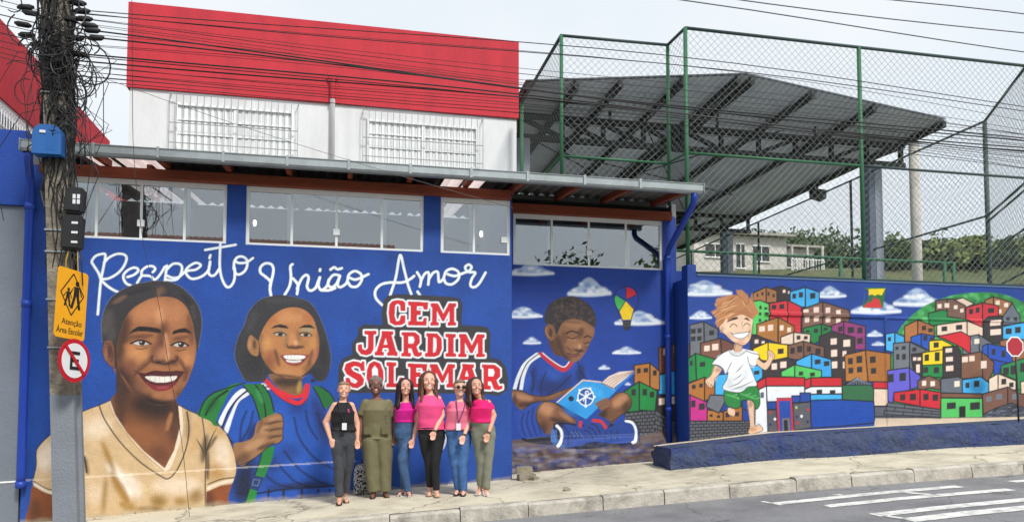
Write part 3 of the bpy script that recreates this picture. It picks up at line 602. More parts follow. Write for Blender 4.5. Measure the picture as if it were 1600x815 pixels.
script(A, [[(100, 305), (92, 260), (95, 210), (60, 175), (30, 150), (30, 115), (60, 90), (100, 95), (115, 130), (105, 190), (92, 235)], [(240, 95), (226, 112), (230, 180), (220, 240), (188, 297)],
 [(243, 188), (275, 230), (270, 290)], [(270, 255), (300, 190), (330, 165), (346, 185), (336, 240), (355, 268), (390, 252), (412, 200), (420, 182), (410, 232), (430, 265), (465, 240), (480, 200), (510, 165), (548, 168)],
 [(480, 195), (475, 232), (500, 246), (530, 222), (552, 172), (537, 225), (552, 246), (590, 225), (602, 200), (612, 162), (650, 140), (690, 160), (695, 200), (665, 240), (625, 240), (604, 210)], [(422, 128), (420, 138)], [(490, 130), (515, 115), (535, 128), (564, 121)], [(615, 183), (660, 195), (740, 160)], [(430, 265), (480, 266), (520, 252)],
 [(883, 297), (920, 180), (948, 35), (975, 130), (1000, 230), (1022, 292)], [(830, 362), (790, 320), (785, 270), (820, 230), (880, 215), (960, 215), (1010, 195), (1040, 172)],
 [(1060, 148), (1085, 195), (1078, 242)], [(1085, 205), (1110, 158), (1135, 150), (1137, 190), (1133, 228)], [(1136, 195), (1165, 152), (1194, 145), (1200, 180), (1205, 212), (1232, 190), (1250, 142), (1290, 125), (1330, 145), (1332, 190), (1290, 226), (1250, 220), (1236, 190)],
 [(1063, 275), (1078, 298)], [(1260, 160), (1310, 172), (1372, 150), (1400, 140), (1418, 115), (1400, 97), (1376, 115), (1395, 145), (1442, 150), (1420, 190), (1410, 230), (1430, 246), (1465, 225), (1510, 150)]], 17)
# --- woman with the cream shirt
A.part('painted_woman'); SK = (160, 104, 66)
A.zoom(40, 600, 3.791)
arm = [(45, 600), (120, 640), (195, 655), (200, 830), (10, 830), (30, 700)]
A.fill(arm, (132, 72, 36)); A.spot(60, 760, 40, 90, (86, 46, 26), .8)
A.fill([(1075, 625), (1160, 595), (1245, 585), (1242, 740), (1060, 740)], (138, 74, 36), False); A.spot(1090, 690, 30, 70, (86, 48, 34), .8)
# neck
nk = A.fill([(540, -120), (543, -40), (548, 30), (500, 100), (520, 190), (640, 340), (820, 510), (890, 400), (920, 250), (905, 130), (880, 60), (880, -40)], (128, 78, 48))
A.spot(760, 130, 170, 90, (34, 24, 24), .95, 10, nk); A.spot(560, 120, 40, 140, (60, 38, 30), .8, 0, nk); A.spot(880, 230, 40, 120, (70, 44, 34), .7, 0, nk); A.spot(690, 300, 110, 60, (150, 92, 54), .6, 20, nk); A.spot(850, 220, 14, 60, (176, 120, 76), .7, 15, nk); A.spot(790, 420, 60, 60, (96, 56, 40), .7, 0, nk)
sh = A.fill([(500, 95), (430, 125), (330, 165), (180, 270), (100, 340), (65, 390), (63, 480), (45, 560), (50, 600), (120, 640), (195, 660), (196, 830), (352, 830), (700, 830), (1068, 790), (1072, 635), (1160, 597), (1256, 582), (1250, 480), (1235, 400), (1190, 290), (1130, 230), (1040, 185), (960, 150), (905, 120), (916, 250), (880, 390), (824, 497), (700, 395), (600, 285), (530, 180)], (206, 176, 134), False)
for x, y, rx, ry, c, a, ro in [(130, 430, 60, 90, (236, 222, 204), .9, 20), (420, 260, 90, 60, (232, 212, 184), .9, -20), (560, 560, 30, 130, (244, 236, 226), .95, -35), (640, 600, 40, 80, (238, 228, 216), .7, -30), (420, 640, 60, 60, (226, 204, 176), .7, 0), (900, 600, 150, 50, (232, 212, 190), .8, 0), (1010, 300, 40, 110, (200, 160, 110), .7, 10), (1170, 420, 45, 100, (228, 208, 184), .95, -10), (1130, 260, 60, 40, (190, 148, 90), .7, 30), (1130, 520, 60, 50, (176, 132, 70), .8, 0),
 (490, 430, 16, 110, (160, 118, 42), .95, -22), (560, 610, 26, 110, (158, 116, 40), .95, -30), (470, 660, 16, 120, (150, 112, 50), .8, 4), (610, 720, 60, 26, (160, 120, 50), .8, 20), (790, 690, 50, 40, (140, 104, 40), .9, 0), (920, 690, 40, 26, (146, 110, 44), .8, 0), (740, 735, 80, 16, (120, 90, 40), .8, 0), (1010, 660, 40, 50, (140, 106, 50), .8, 30), (1060, 380, 20, 90, (70, 54, 36), .9, 8), (1080, 480, 10, 90, (50, 40, 32), .9, 0), (1100, 350, 12, 60, (60, 50, 40), .8, 35), (360, 480, 14, 60, (96, 76, 46), .7, -10), (960, 240, 16, 90, (140, 112, 80), .7, 0)]: A.spot(x, y, rx, ry, c, a, ro, sh)
A.stroke([(500, 98), (535, 185), (605, 282), (700, 392), (822, 500), (880, 395), (915, 270), (908, 140)], 30, (232, 214, 190), clip=sh); A.stroke([(490, 100), (525, 190), (595, 290), (690, 400), (815, 512)], 10, (190, 156, 112), clip=sh, soft=8)
A.stroke([(436, 125), (470, 210), (560, 340), (680, 460), (800, 540), (850, 555), (900, 500), (950, 380), (968, 260), (955, 160)], 7, INK, clip=sh)
A.stroke([(1046, 200), (1060, 300), (1068, 420), (1066, 560), (1066, 720)], 6, INK, clip=sh); A.stroke([(1068, 420), (1090, 340), (1130, 260)], 8, (60, 48, 36), clip=sh, taper=True); A.stroke([(1064, 430), (1040, 370), (1010, 320)], 8, (70, 56, 40), clip=sh, taper=True)
A.stroke([(335, 400), (352, 450), (362, 520)], 9, INK, clip=sh)
A.stroke([(50, 570), (120, 612), (195, 632)], 6, INK, clip=sh); A.stroke([(1080, 590), (1160, 560), (1254, 548)], 6, INK, clip=sh); A.stroke([(60, 590), (130, 630), (195, 648)], 16, (230, 216, 196), clip=sh); A.stroke([(1085, 612), (1165, 580), (1250, 566)], 18, (228, 212, 190), clip=sh)
A.stroke([(500, 95), (430, 125), (330, 165), (180, 270), (100, 340), (65, 390), (63, 480), (45, 560)], 5, INK); A.stroke([(905, 120), (960, 150), (1040, 185), (1130, 230), (1190, 290), (1235, 400), (1250, 480), (1256, 582)], 6, INK)
A.zoom(150, 430, 4.528)
hair = A.fill([(45, 470), (38, 400), (38, 330), (60, 240), (100, 165), (160, 115), (240, 75), (330, 50), (420, 38), (520, 45), (600, 80), (660, 130), (710, 190), (740, 260), (750, 340), (740, 430), (725, 510), (690, 530), (500, 500), (150, 520), (70, 500)], (50, 48, 52))
for x, y, rx, ry, c, a, ro in [(80, 330, 40, 90, (92, 84, 80), .7, 15), (170, 170, 60, 16, (120, 92, 72), .8, -30), (110, 420, 30, 60, (80, 76, 74), .7, 10), (460, 105, 30, 26, (110, 82, 64), .9, 0), (440, 130, 16, 30, (120, 90, 70), .8, 0), (300, 110, 100, 16, (36, 34, 38), .8, -15), (640, 170, 60, 16, (36, 34, 38), .8, 45), (690, 260, 14, 60, (76, 70, 70), .6, -10)]: A.spot(x, y, rx, ry, c, a, ro, hair)
for k in range(26):
    y = 80 + k * 14; A.stroke([(60 + k * 3, y + 250), (120 + k * 6, y + 130 - k * 4), (230 + k * 9, 150 - k * 2)], 3, (74, 68, 68) if k % 2 else (34, 32, 36), clip=hair, alpha=.6, own=False)
A.stroke([(45, 470), (38, 400), (38, 330), (60, 240), (100, 165), (160, 115), (240, 75), (330, 50), (420, 38), (520, 45), (600, 80), (660, 130), (710, 190), (740, 260), (750, 340), (740, 430), (725, 510)], 4, (126, 128, 140), alpha=.6)
ear = A.fill([(55, 475), (80, 460), (110, 470), (135, 540), (145, 620), (130, 655), (100, 640), (65, 600), (45, 540)], (126, 78, 58)); A.spot(95, 540, 16, 50, (70, 42, 36), .9, -5, ear); A.spot(70, 560, 8, 50, (160, 108, 84), .8, 0, ear)
A.stroke([(70, 480), (100, 490), (118, 560), (110, 610)], 6, (60, 36, 32), soft=5, clip=ear); A.stroke([(55, 475), (45, 540), (65, 600), (100, 640), (135, 655)], 4, INK)
A.fill([(125, 500), (165, 500), (175, 700), (240, 830), (143, 840), (146, 660), (132, 652)], (66, 44, 36), False); A.spot(195, 835, 60, 60, (66, 44, 36), .9, 0, nk); A.spot(165, 870, 30, 60, (70, 46, 36), .8, 0, nk); face = A.fill([(150, 560), (155, 470), (175, 390), (205, 310), (250, 245), (320, 195), (390, 162), (450, 152), (520, 152), (580, 172), (630, 212), (662, 270), (684, 340), (698, 420), (710, 520), (700, 600), (672, 690), (634, 775), (600, 830), (550, 885), (490, 912), (420, 915), (350, 885), (280, 830), (210, 740), (160, 660)], SK)
for x, y, rx, ry, c, a, ro in [(185, 450, 55, 180, (70, 44, 34), .95, 10), (215, 740, 70, 150, (50, 32, 28), .98, -30), (420, 890, 230, 50, (36, 26, 24), 1, 6), (300, 850, 90, 40, (48, 32, 28), .9, 30), (600, 830, 60, 30, (70, 44, 34), .9, -35), (390, 250, 130, 70, (196, 132, 88), .75, -12), (550, 260, 80, 80, (190, 128, 86), .7, 10), (450, 290, 30, 60, (214, 152, 108), .7, 0), (670, 380, 26, 120, (110, 66, 44), .8, -6), (300, 560, 90, 60, (206, 144, 92), .8, 20), (260, 500, 60, 30, (190, 122, 76), .6, 0), (640, 590, 50, 60, (200, 136, 88), .8, -15), (470, 430, 36, 110, (92, 54, 44), .85, 12), (420, 545, 36, 60, (100, 60, 44), .8, 10), (330, 640, 20, 90, (104, 64, 46), .8, 45), (620, 640, 14, 70, (104, 64, 46), .8, -25), (480, 560, 60, 50, (176, 118, 84), .9, 0), (500, 480, 16, 80, (196, 138, 100), .9, -6), (500, 615, 90, 20, (78, 46, 38), .9, 4), (245, 640, 50, 60, (120, 70, 56), .7, 0), (320, 430, 90, 16, (100, 62, 46), .8, -4), (600, 440, 60, 14, (100, 62, 46), .8, -8), (480, 850, 90, 30, (170, 112, 74), .8, 4), (600, 780, 40, 60, (140, 88, 56), .7, 30), (640, 690, 26, 60, (92, 56, 44), .7, 25), (320, 780, 70, 60, (128, 82, 60), .6, 20)]: A.spot(x, y, rx, ry, c, a, ro, face)
A.spot(402, 590, 26, 30, (84, 50, 38), .8, 0, face); A.spot(418, 582, 20, 20, (158, 104, 74), .8, 0, face); A.spot(568, 585, 16, 26, (92, 56, 42), .8, 0, face); A.spot(440, 612, 22, 10, (36, 22, 22), .95, 10, face); A.spot(545, 606, 22, 9, (36, 22, 22), .95, -8, face); A.stroke([(400, 570), (394, 592), (408, 612), (436, 618)], 9, (56, 34, 30), soft=6, clip=face); A.stroke([(440, 618), (490, 628), (540, 612), (572, 600), (578, 575)], 9, (58, 34, 30), soft=6, clip=face); A.spot(508, 575, 12, 34, (214, 160, 124), .8, 8, face)
# brows, eyes
A.fill([(226, 420), (262, 382), (300, 360), (335, 360), (385, 364), (440, 374), (462, 386), (458, 408), (420, 404), (360, 396), (300, 394), (262, 402)], (28, 22, 22), False); A.fill([(538, 416), (546, 392), (590, 377), (632, 371), (662, 392), (682, 412), (632, 403), (580, 406), (552, 415)], (28, 22, 22), False)
for x, y, w in ((322, 476, 62), (598, 488, 52)):
    e = A.fill([(x - w, y + 4), (x - w * .4, y - 14), (x + w * .3, y - 13), (x + w * .95, y + 8), (x + w * .3, y + 17), (x - w * .5, y + 17)], (206, 198, 190)); A.ell(x + 4, y - 1, 22, 21, (40, 24, 20), clip=e); A.ell(x - 3, y - 7, 5, 5, (240, 240, 240))
    A.stroke([(x - w - 14, y + 4), (x - w * .4, y - 17), (x + w * .3, y - 15), (x + w + 4, y + 8)], 13, (34, 22, 22)); A.stroke([(x - w, y + 6), (x - w * .4, y + 20), (x + w * .4, y + 20), (x + w, y + 8)], 4, (70, 42, 36)); A.stroke([(x - w - 20, y - 14), (x - w * .3, y - 42), (x + w * .6, y - 30)], 5, (80, 50, 40), alpha=.7); A.stroke([(x - w * .6, y + 40), (x, y + 44), (x + w * .7, y + 34)], 7, (96, 60, 46), soft=6)
# mouth
A.stroke([(395, 600), (345, 640), (285, 690), (262, 720)], 12, (96, 58, 44), soft=14, clip=face); A.stroke([(585, 600), (615, 640), (640, 690), (630, 740)], 10, (96, 58, 44), soft=12, clip=face); A.fill([(300, 690), (350, 692), (410, 676), (470, 678), (530, 680), (580, 676), (622, 684), (590, 730), (550, 780), (480, 806), (410, 800), (350, 760)], (78, 30, 32)); A.fill([(348, 716), (400, 711), (470, 714), (530, 713), (572, 711), (556, 738), (500, 754), (430, 756), (378, 740)], (234, 230, 222))
for x in (380, 415, 450, 485, 520, 550): A.stroke([(x, 713), (x + 2, 748)], 2.5, (176, 164, 156), False)
A.fill([(350, 752), (420, 774), (490, 776), (560, 748), (540, 792), (480, 816), (410, 808)], (126, 40, 46)); A.spot(470, 792, 50, 9, (176, 78, 82), .7); A.stroke([(296, 690), (350, 694), (410, 676), (470, 680), (530, 680), (580, 676), (626, 684)], 7, (50, 20, 24))
A.stroke([(300, 690), (270, 670)], 5, (60, 36, 32))
A.stroke([(710, 520), (700, 600), (672, 690), (634, 775), (590, 845)], 4, (60, 60, 70), alpha=.8); A.stroke([(148, 560), (145, 660), (143, 815)], 5, (40, 40, 50), alpha=.8)
# --- girl with the green backpack
A.part('painted_girl'); A.zoom(300, 580, 3.879)
A.fill([(275, 70), (180, 110), (90, 160), (50, 220), (35, 265), (110, 300), (150, 330), (300, 300), (360, 100)], (28, 118, 52)); A.stroke([(320, 70), (230, 95), (130, 130), (75, 180), (40, 262)], 8, INK); A.stroke([(215, 115), (150, 160), (105, 220), (82, 262)], 12, INK); A.spot(120, 200, 20, 60, (16, 70, 36), .7, 35)
bod = A.fill([(430, 60), (330, 70), (240, 110), (190, 200), (150, 300), (205, 370), (245, 425), (290, 440), (270, 600), (268, 830), (900, 830), (870, 560), (850, 330), (860, 180), (800, 110), (720, 80), (690, 85)], (26, 78, 170))
for x, y, rx, ry, c, a, ro in [(330, 600, 60, 180, (16, 30, 66), .95, 0), (300, 700, 60, 100, (18, 28, 56), .9, 0), (470, 560, 60, 60, (18, 44, 110), .8, 0), (640, 200, 50, 60, (16, 40, 104), .7, 0), (780, 300, 40, 160, (18, 40, 96), .8, -15), (600, 400, 60, 180, (34, 92, 190), .6, -20), (520, 320, 40, 120, (32, 90, 190), .6, 0), (640, 690, 200, 20, (20, 40, 90), .9, -4), (700, 560, 120, 60, (30, 86, 184), .6, 20), (330, 300, 60, 110, (30, 88, 186), .6, 0), (360, 380, 24, 80, (14, 30, 80), .8, 20), (260, 390, 30, 30, (30, 84, 180), .6, 0), (600, 480, 60, 50, (18, 46, 116), .6, 0), (470, 660, 110, 40, (22, 60, 140), .6, 20)]: A.spot(x, y, rx, ry, c, a, ro, bod)
for st in ([(620, 280), (650, 400), (740, 520), (860, 590)], [(560, 480), (640, 580), (760, 660), (860, 690)], [(690, 240), (710, 330), (760, 410)], [(760, 250), (790, 340), (840, 400)], [(440, 620), (520, 680), (620, 700)], [(520, 560), (620, 660), (700, 690)], [(330, 240), (300, 320), (290, 420)], [(370, 240), (350, 330), (300, 420)]): A.stroke(st, 12, (12, 26, 66), clip=bod, soft=12, own=False, alpha=.85)
for x in (420, 510, 620, 720, 790, 850): A.fill([(x - 44, 830), (x - 40, 745), (x, 722), (x + 36, 735), (x + 42, 830)], (30, 82, 176), clip=bod); A.stroke([(x + 46, 715), (x + 44, 760), (x + 44, 830)], 14, (14, 24, 60), clip=bod, soft=8, own=False)
A.stroke([(280, 735), (400, 735), (560, 710), (700, 700), (870, 690)], 12, (12, 22, 54), clip=bod, soft=8, own=False)
A.fill([(300, 105), (330, 115), (270, 165), (215, 240), (180, 325), (160, 305), (200, 220), (250, 145)], (232, 236, 240)); A.fill([(335, 125), (345, 140), (285, 185), (250, 270), (215, 375), (195, 350), (235, 250), (275, 175)], (228, 232, 238)); A.stroke([(330, 118), (272, 168), (220, 245), (185, 330)], 9, INK)
A.fill([(420, 70), (455, 70), (460, 88), (430, 90)], (230, 232, 236), False); A.fill([(440, 98), (490, 95), (495, 106), (452, 110)], (230, 232, 236), False)
A.stroke([(150, 305), (205, 370), (245, 430)], 7, INK)
st_ = A.fill([(310, 85), (380, 75), (430, 80), (470, 140), (495, 235), (490, 330), (430, 330), (400, 250), (370, 160)], (26, 112, 50)); A.stroke([(385, 80), (425, 150), (445, 240), (445, 330)], 9, INK); A.stroke([(310, 85), (370, 160), (402, 255), (415, 300)], 8, INK); A.stroke([(430, 80), (472, 145), (497, 240)], 9, INK); A.spot(410, 150, 14, 50, (60, 150, 90), .6, -25, st_)
A.fill([(735, 95), (775, 90), (830, 130), (862, 175), (805, 225), (775, 160)], (24, 104, 48)); A.stroke([(735, 95), (775, 165), (803, 232)], 8, INK); A.stroke([(775, 90), (835, 130), (870, 190)], 8, INK)
lw = A.fill([(440, 460), (500, 450), (490, 520), (440, 640), (385, 640), (410, 540)], (28, 122, 54), False); A.stroke([(425, 480), (405, 560), (375, 640)], 7, INK)
A.fill([(375, 625), (435, 640), (400, 725), (350, 705)], (24, 50, 100), False); A.stroke([(375, 650), (412, 655), (400, 690), (366, 685)], 6, (90, 110, 160), False, closed=True)
A.fill([(350, 705), (395, 722), (380, 800), (318, 808)], (28, 128, 56), False); A.stroke([(352, 705), (318, 808)], 6, INK)
am = A.fill([(250, 445), (310, 425), (370, 395), (390, 320), (420, 290), (470, 265), (520, 250), (545, 265), (555, 310), (550, 350), (552, 400), (530, 430), (470, 450), (410, 500), (350, 540), (285, 568)], (150, 108, 74))
for x, y, rx, ry, c, a, ro in [(300, 530, 60, 30, (84, 58, 44), .8, -30), (380, 440, 70, 24, (190, 146, 106), .7, -25), (430, 350, 40, 30, (180, 136, 98), .7, 0), (500, 285, 40, 14, (176, 130, 92), .8, -15), (480, 310, 60, 8, (80, 54, 42), .8, -10), (490, 350, 60, 8, (80, 54, 42), .8, -6), (500, 392, 50, 8, (84, 58, 44), .8, -6), (410, 330, 14, 50, (96, 66, 50), .7, 20), (450, 450, 60, 14, (70, 48, 38), .8, -20)]: A.spot(x, y, rx, ry, c, a, ro, am)
A.stroke([(285, 568), (350, 540), (410, 500), (470, 450), (530, 430), (552, 400)], 5, INK); A.stroke([(520, 250), (545, 265), (555, 310), (550, 350), (552, 400)], 5, INK)
for y in (305, 348, 392): A.stroke([(470, y + 14), (510, y - 2), (552, y - 4)], 4, (40, 26, 22))
A.stroke([(445, 50), (520, 130), (600, 180), (655, 188), (690, 150), (700, 85)], 26, (210, 34, 48)); A.stroke([(430, 60), (515, 145), (600, 196), (660, 203), (706, 155)], 4, INK)
A.zoom(360, 450, 4.794)
A.fill([(300, 630), (330, 720), (420, 790), (500, 820), (550, 780), (530, 690), (560, 640)], (128, 92, 60)); A.spot(430, 700, 110, 40, (50, 36, 32), .9); A.spot(515, 740, 16, 50, (180, 150, 80), .8, 10); A.stroke([(262, 690), (330, 750), (430, 800), (495, 812), (548, 790), (570, 725)], 26, (214, 36, 50))
gh = A.fill([(300, 60), (240, 75), (180, 120), (130, 190), (105, 270), (60, 360), (35, 450), (35, 530), (70, 620), (110, 690), (180, 700), (260, 690), (300, 640), (520, 660), (600, 640), (640, 690), (690, 695), (720, 670), (745, 600), (755, 520), (735, 410), (700, 290), (660, 200), (600, 110), (520, 75), (430, 55), (360, 50)], (50, 50, 54))
for x, y, rx, ry, c, a, ro in [(180, 560, 90, 90, (32, 32, 36), .8, 0), (400, 90, 150, 20, (66, 66, 70), .7, 0), (160, 250, 30, 90, (66, 66, 70), .6, 20), (700, 500, 30, 100, (34, 34, 38), .7, 0), (640, 640, 60, 40, (40, 40, 46), .7, 0)]: A.spot(x, y, rx, ry, c, a, ro, gh)
for k in range(22): A.stroke([(70 + k * 9, 520), (80 + k * 9, 600), (105 + k * 8, 690)], 2.5, (30, 30, 34) if k % 2 else (72, 72, 78), clip=gh, alpha=.7, own=False)
for k in range(9): A.stroke([(600 + k * 14, 600), (606 + k * 14, 650), (600 + k * 15, 700 - k * 6)], 4, (30, 34, 50), own=True, alpha=.9)
A.ell(618, 692, 16, 14, (20, 30, 70))
ge = A.fill([(150, 350), (128, 400), (130, 450), (160, 495), (205, 505), (215, 440), (210, 400), (190, 380)], (158, 112, 70)); A.spot(180, 420, 12, 40, (60, 40, 32), .9, 0, ge); A.spot(145, 420, 8, 40, (190, 148, 104), .7, 0, ge)
gf = A.fill([(215, 410), (225, 350), (270, 260), (330, 195), (400, 155), (480, 142), (550, 160), (600, 200), (630, 250), (650, 320), (665, 390), (660, 480), (640, 540), (600, 600), (540, 650), (480, 672), (400, 668), (340, 640), (280, 590), (230, 500)], (182, 122, 74))
for x, y, rx, ry, c, a, ro in [(330, 230, 60, 30, (176, 100, 58), .6, -30), (580, 220, 50, 30, (178, 98, 58), .6, 25), (235, 430, 24, 90, (120, 76, 50), .8, 0), (655, 420, 14, 100, (120, 76, 50), .7, 0), (270, 580, 50, 60, (110, 70, 48), .8, -35), (590, 600, 40, 50, (116, 76, 50), .8, 35), (440, 220, 100, 40, (206, 146, 96), .6, 0), (270, 420, 40, 60, (206, 150, 90), .8, 0), (620, 420, 30, 70, (196, 136, 80), .7, 0), (300, 520, 40, 60, (150, 84, 60), .7, -20), (350, 520, 16, 70, (90, 58, 44), .8, -14), (600, 520, 16, 70, (96, 64, 46), .8, 16), (430, 630, 110, 30, (190, 134, 84), .7, 0), (400, 655, 130, 12, (84, 56, 42), .9, 6), (420, 400, 14, 50, (130, 110, 80), .8, 14), (478, 400, 40, 60, (206, 140, 90), .8, 0), (490, 440, 70, 14, (80, 48, 38), .9, 0), (510, 360, 20, 50, (120, 92, 60), .8, -8), (550, 415, 24, 24, (130, 112, 60), .6, 0), (375, 320, 50, 14, (150, 130, 100), .7, 0), (575, 310, 50, 14, (150, 150, 120), .8, 0), (640, 500, 16, 60, (170, 90, 80), .6, 12)]: A.spot(x, y, rx, ry, c, a, ro, gf)
A.fill([(300, 304), (330, 280), (375, 268), (420, 280), (438, 302), (400, 298), (350, 292)], (36, 28, 26), False); A.fill([(505, 300), (555, 273), (600, 272), (638, 302), (600, 296), (550, 294)], (36, 28, 26), False)
for x, y, w in ((374, 345, 42), (566, 347, 40)):
    e = A.fill([(x - w, y - 2), (x - w * .3, y - 10), (x + w * .4, y - 9), (x + w, y + 6), (x + w * .3, y + 13), (x - w * .5, y + 12)], (188, 186, 172)); A.ell(x, y + 1, 19, 14, (40, 30, 26), clip=e); A.stroke([(x - w - 8, y - 8), (x - w * .3, y - 16), (x + w * .4, y - 12), (x + w + 4, y + 6)], 9, (44, 30, 26)); A.stroke([(x - w, y + 6), (x, y + 16), (x + w, y + 10)], 4, (90, 66, 46))
A.stroke([(425, 420), (430, 440), (455, 446), (490, 452), (520, 440), (545, 438)], 7, (66, 40, 34), soft=6, clip=gf); A.spot(490, 408, 12, 20, (232, 186, 140), .7)
A.fill([(375, 505), (430, 495), (490, 490), (550, 495), (590, 500), (565, 540), (520, 575), (460, 580), (410, 555)], (150, 66, 58)); A.fill([(395, 506), (450, 500), (500, 500), (556, 506), (562, 520), (530, 552), (470, 560), (420, 545)], (60, 26, 26)); A.fill([(400, 505), (450, 500), (505, 500), (558, 506), (552, 525), (500, 535), (440, 533), (410, 524)], (240, 238, 232)); A.fill([(418, 536), (470, 542), (530, 538), (520, 553), (470, 558), (428, 550)], (230, 226, 220))
for x in (430, 455, 480, 505, 530): A.stroke([(x, 502), (x, 532)], 2, (180, 170, 164), False)
A.stroke([(300, 60), (240, 75), (180, 120), (130, 190), (105, 270), (60, 360), (35, 450), (35, 530), (70, 620), (110, 690)], 3.5, (120, 124, 140), alpha=.55); A.stroke([(430, 55), (520, 75), (600, 110), (660, 200), (700, 290), (735, 410), (755, 520), (745, 600)], 3.5, (120, 124, 140), alpha=.55)
A.stroke([(215, 410), (230, 500), (280, 590), (340, 640), (400, 668)], 4, (50, 36, 32))
# --- school name board
A.part('painted_school_name'); A.zoom(520, 450, 4.657)
A.fill([(470, 42), (640, 50), (860, 62), (925, 75), (942, 110), (935, 270), (1050, 272), (1130, 285), (1148, 330), (1140, 500), (1215, 520), (1260, 570), (1275, 660), (1270, 740), (1210, 780), (1100, 770), (830, 765), (500, 760), (120, 760), (60, 740), (38, 680), (45, 560), (75, 510), (140, 480), (140, 400), (180, 350), (185, 290), (230, 262), (360, 268), (355, 180), (370, 90), (400, 55)], (52, 52, 56), False)
LT = []
def ltr(*polys): LT.append(polys)
ltr([(470, 85), (510, 90), (528, 105), (528, 165), (492, 165), (490, 125), (470, 112), (455, 125), (450, 200), (462, 240), (485, 235), (495, 198), (528, 196), (528, 250), (500, 268), (450, 270), (415, 250), (405, 180), (412, 115), (435, 92)])
ltr([(548, 95), (695, 102), (690, 155), (662, 155), (655, 132), (612, 130), (612, 160), (640, 160), (640, 195), (612, 195), (612, 240), (655, 240), (662, 215), (685, 215), (682, 272), (548, 270), (548, 240), (565, 238), (566, 128), (548, 125)])
ltr([(712, 108), (765, 108), (805, 185), (845, 108), (898, 108), (898, 135), (885, 138), (885, 245), (898, 248), (898, 272), (835, 272), (835, 248), (848, 245), (848, 165), (810, 240), (795, 240), (758, 165), (757, 245), (772, 248), (772, 272), (710, 272), (710, 248), (722, 245), (722, 138), (712, 136)])
ltr([(230, 308), (318, 308), (318, 335), (298, 338), (298, 440), (280, 475), (245, 488), (205, 480), (182, 450), (182, 410), (212, 405), (215, 440), (238, 450), (255, 435), (256, 338), (230, 335)])
ltr([(355, 310), (440, 312), (440, 338), (428, 340), (462, 460), (472, 462), (472, 492), (395, 490), (395, 465), (408, 462), (402, 435), (365, 435), (358, 460), (372, 464), (372, 490), (305, 488), (305, 462), (318, 460), (355, 340)], [(385, 360), (398, 410), (370, 410)])
ltr([(500, 318), (600, 320), (632, 345), (635, 395), (610, 425), (625, 465), (648, 462), (648, 488), (620, 500), (590, 492), (572, 440), (550, 435), (550, 468), (568, 470), (568, 498), (498, 496), (498, 470), (514, 468), (514, 345), (500, 342)], [(550, 350), (585, 350), (595, 375), (585, 402), (550, 402)])
ltr([(680, 325), (760, 328), (792, 365), (795, 440), (775, 485), (740, 500), (670, 498), (670, 472), (688, 468), (690, 352), (680, 350)], [(732, 355), (752, 365), (756, 420), (748, 462), (730, 468)])
ltr([(820, 330), (895, 332), (895, 358), (880, 360), (880, 470), (898, 474), (898, 498), (820, 498), (820, 472), (838, 470), (838, 358), (820, 356)])
ltr([(918, 332), (970, 332), (1012, 415), (1050, 332), (1105, 335), (1105, 360), (1092, 364), (1092, 475), (1108, 478), (1108, 500), (1042, 500), (1042, 478), (1055, 474), (1055, 395), (1018, 472), (1000, 472), (962, 395), (962, 474), (975, 478), (975, 500), (912, 500), (912, 478), (926, 474), (926, 362), (918, 358)])
ltr([(150, 528), (190, 535), (205, 545), (215, 530), (230, 530), (232, 600), (205, 602), (195, 575), (160, 565), (135, 578), (150, 602), (205, 625), (228, 660), (222, 700), (180, 728), (140, 722), (125, 708), (112, 722), (95, 720), (92, 650), (120, 650), (135, 682), (165, 692), (180, 675), (150, 655), (100, 625), (82, 590), (95, 548)])
ltr([(300, 528), (345, 545), (368, 600), (370, 660), (352, 715), (305, 732), (265, 712), (245, 655), (248, 595), (265, 548)], [(305, 560), (328, 590), (330, 665), (308, 698), (288, 665), (285, 590)])
ltr([(390, 535), (462, 538), (462, 565), (445, 568), (445, 690), (475, 688), (485, 648), (510, 648), (508, 722), (388, 720), (388, 694), (405, 690), (405, 566), (390, 562)])
ltr([(545, 545), (688, 550), (682, 605), (655, 605), (648, 580), (608, 578), (608, 610), (640, 610), (640, 645), (608, 645), (608, 692), (650, 692), (660, 665), (685, 665), (682, 722), (545, 720), (545, 695), (562, 692), (563, 576), (545, 572)])
ltr([(705, 550), (760, 550), (800, 635), (838, 550), (890, 552), (890, 578), (876, 582), (876, 692), (890, 696), (890, 722), (826, 722), (826, 696), (840, 692), (840, 612), (805, 688), (790, 688), (752, 612), (752, 692), (766, 696), (766, 722), (700, 722), (700, 696), (714, 692), (714, 580), (705, 576)])
ltr([(940, 550), (1028, 552), (1028, 578), (1016, 580), (1055, 695), (1066, 698), (1066, 724), (990, 724), (990, 698), (1002, 695), (996, 668), (955, 668), (948, 694), (962, 698), (962, 722), (890, 722), (890, 696), (904, 694), (944, 578)], [(975, 595), (988, 640), (962, 640)])
ltr([(1085, 552), (1180, 555), (1218, 585), (1220, 640), (1192, 668), (1210, 710), (1235, 705), (1235, 730), (1205, 742), (1172, 735), (1152, 680), (1130, 676), (1130, 705), (1150, 708), (1150, 738), (1080, 735), (1080, 708), (1096, 705), (1096, 580), (1085, 578)], [(1132, 585), (1168, 588), (1178, 612), (1168, 640), (1132, 640)])
for L in LT:
    A.fill(L[0], WHITE, False); A.stroke(L[0], 24, WHITE, False, closed=True)
for L in LT:
    A.fill(L[0], (206, 28, 42), False)
    for h in L[1:]: A.fill(h, WHITE, False)
# white scribble low on the wall between the people
A.part('painted_lettering'); A.zoom(0, 0, 1); A.stroke([(694, 672), (697, 684), (693, 698), (688, 703)], 3, (206, 216, 232))
A.mottled(.025, None, 2, 9)
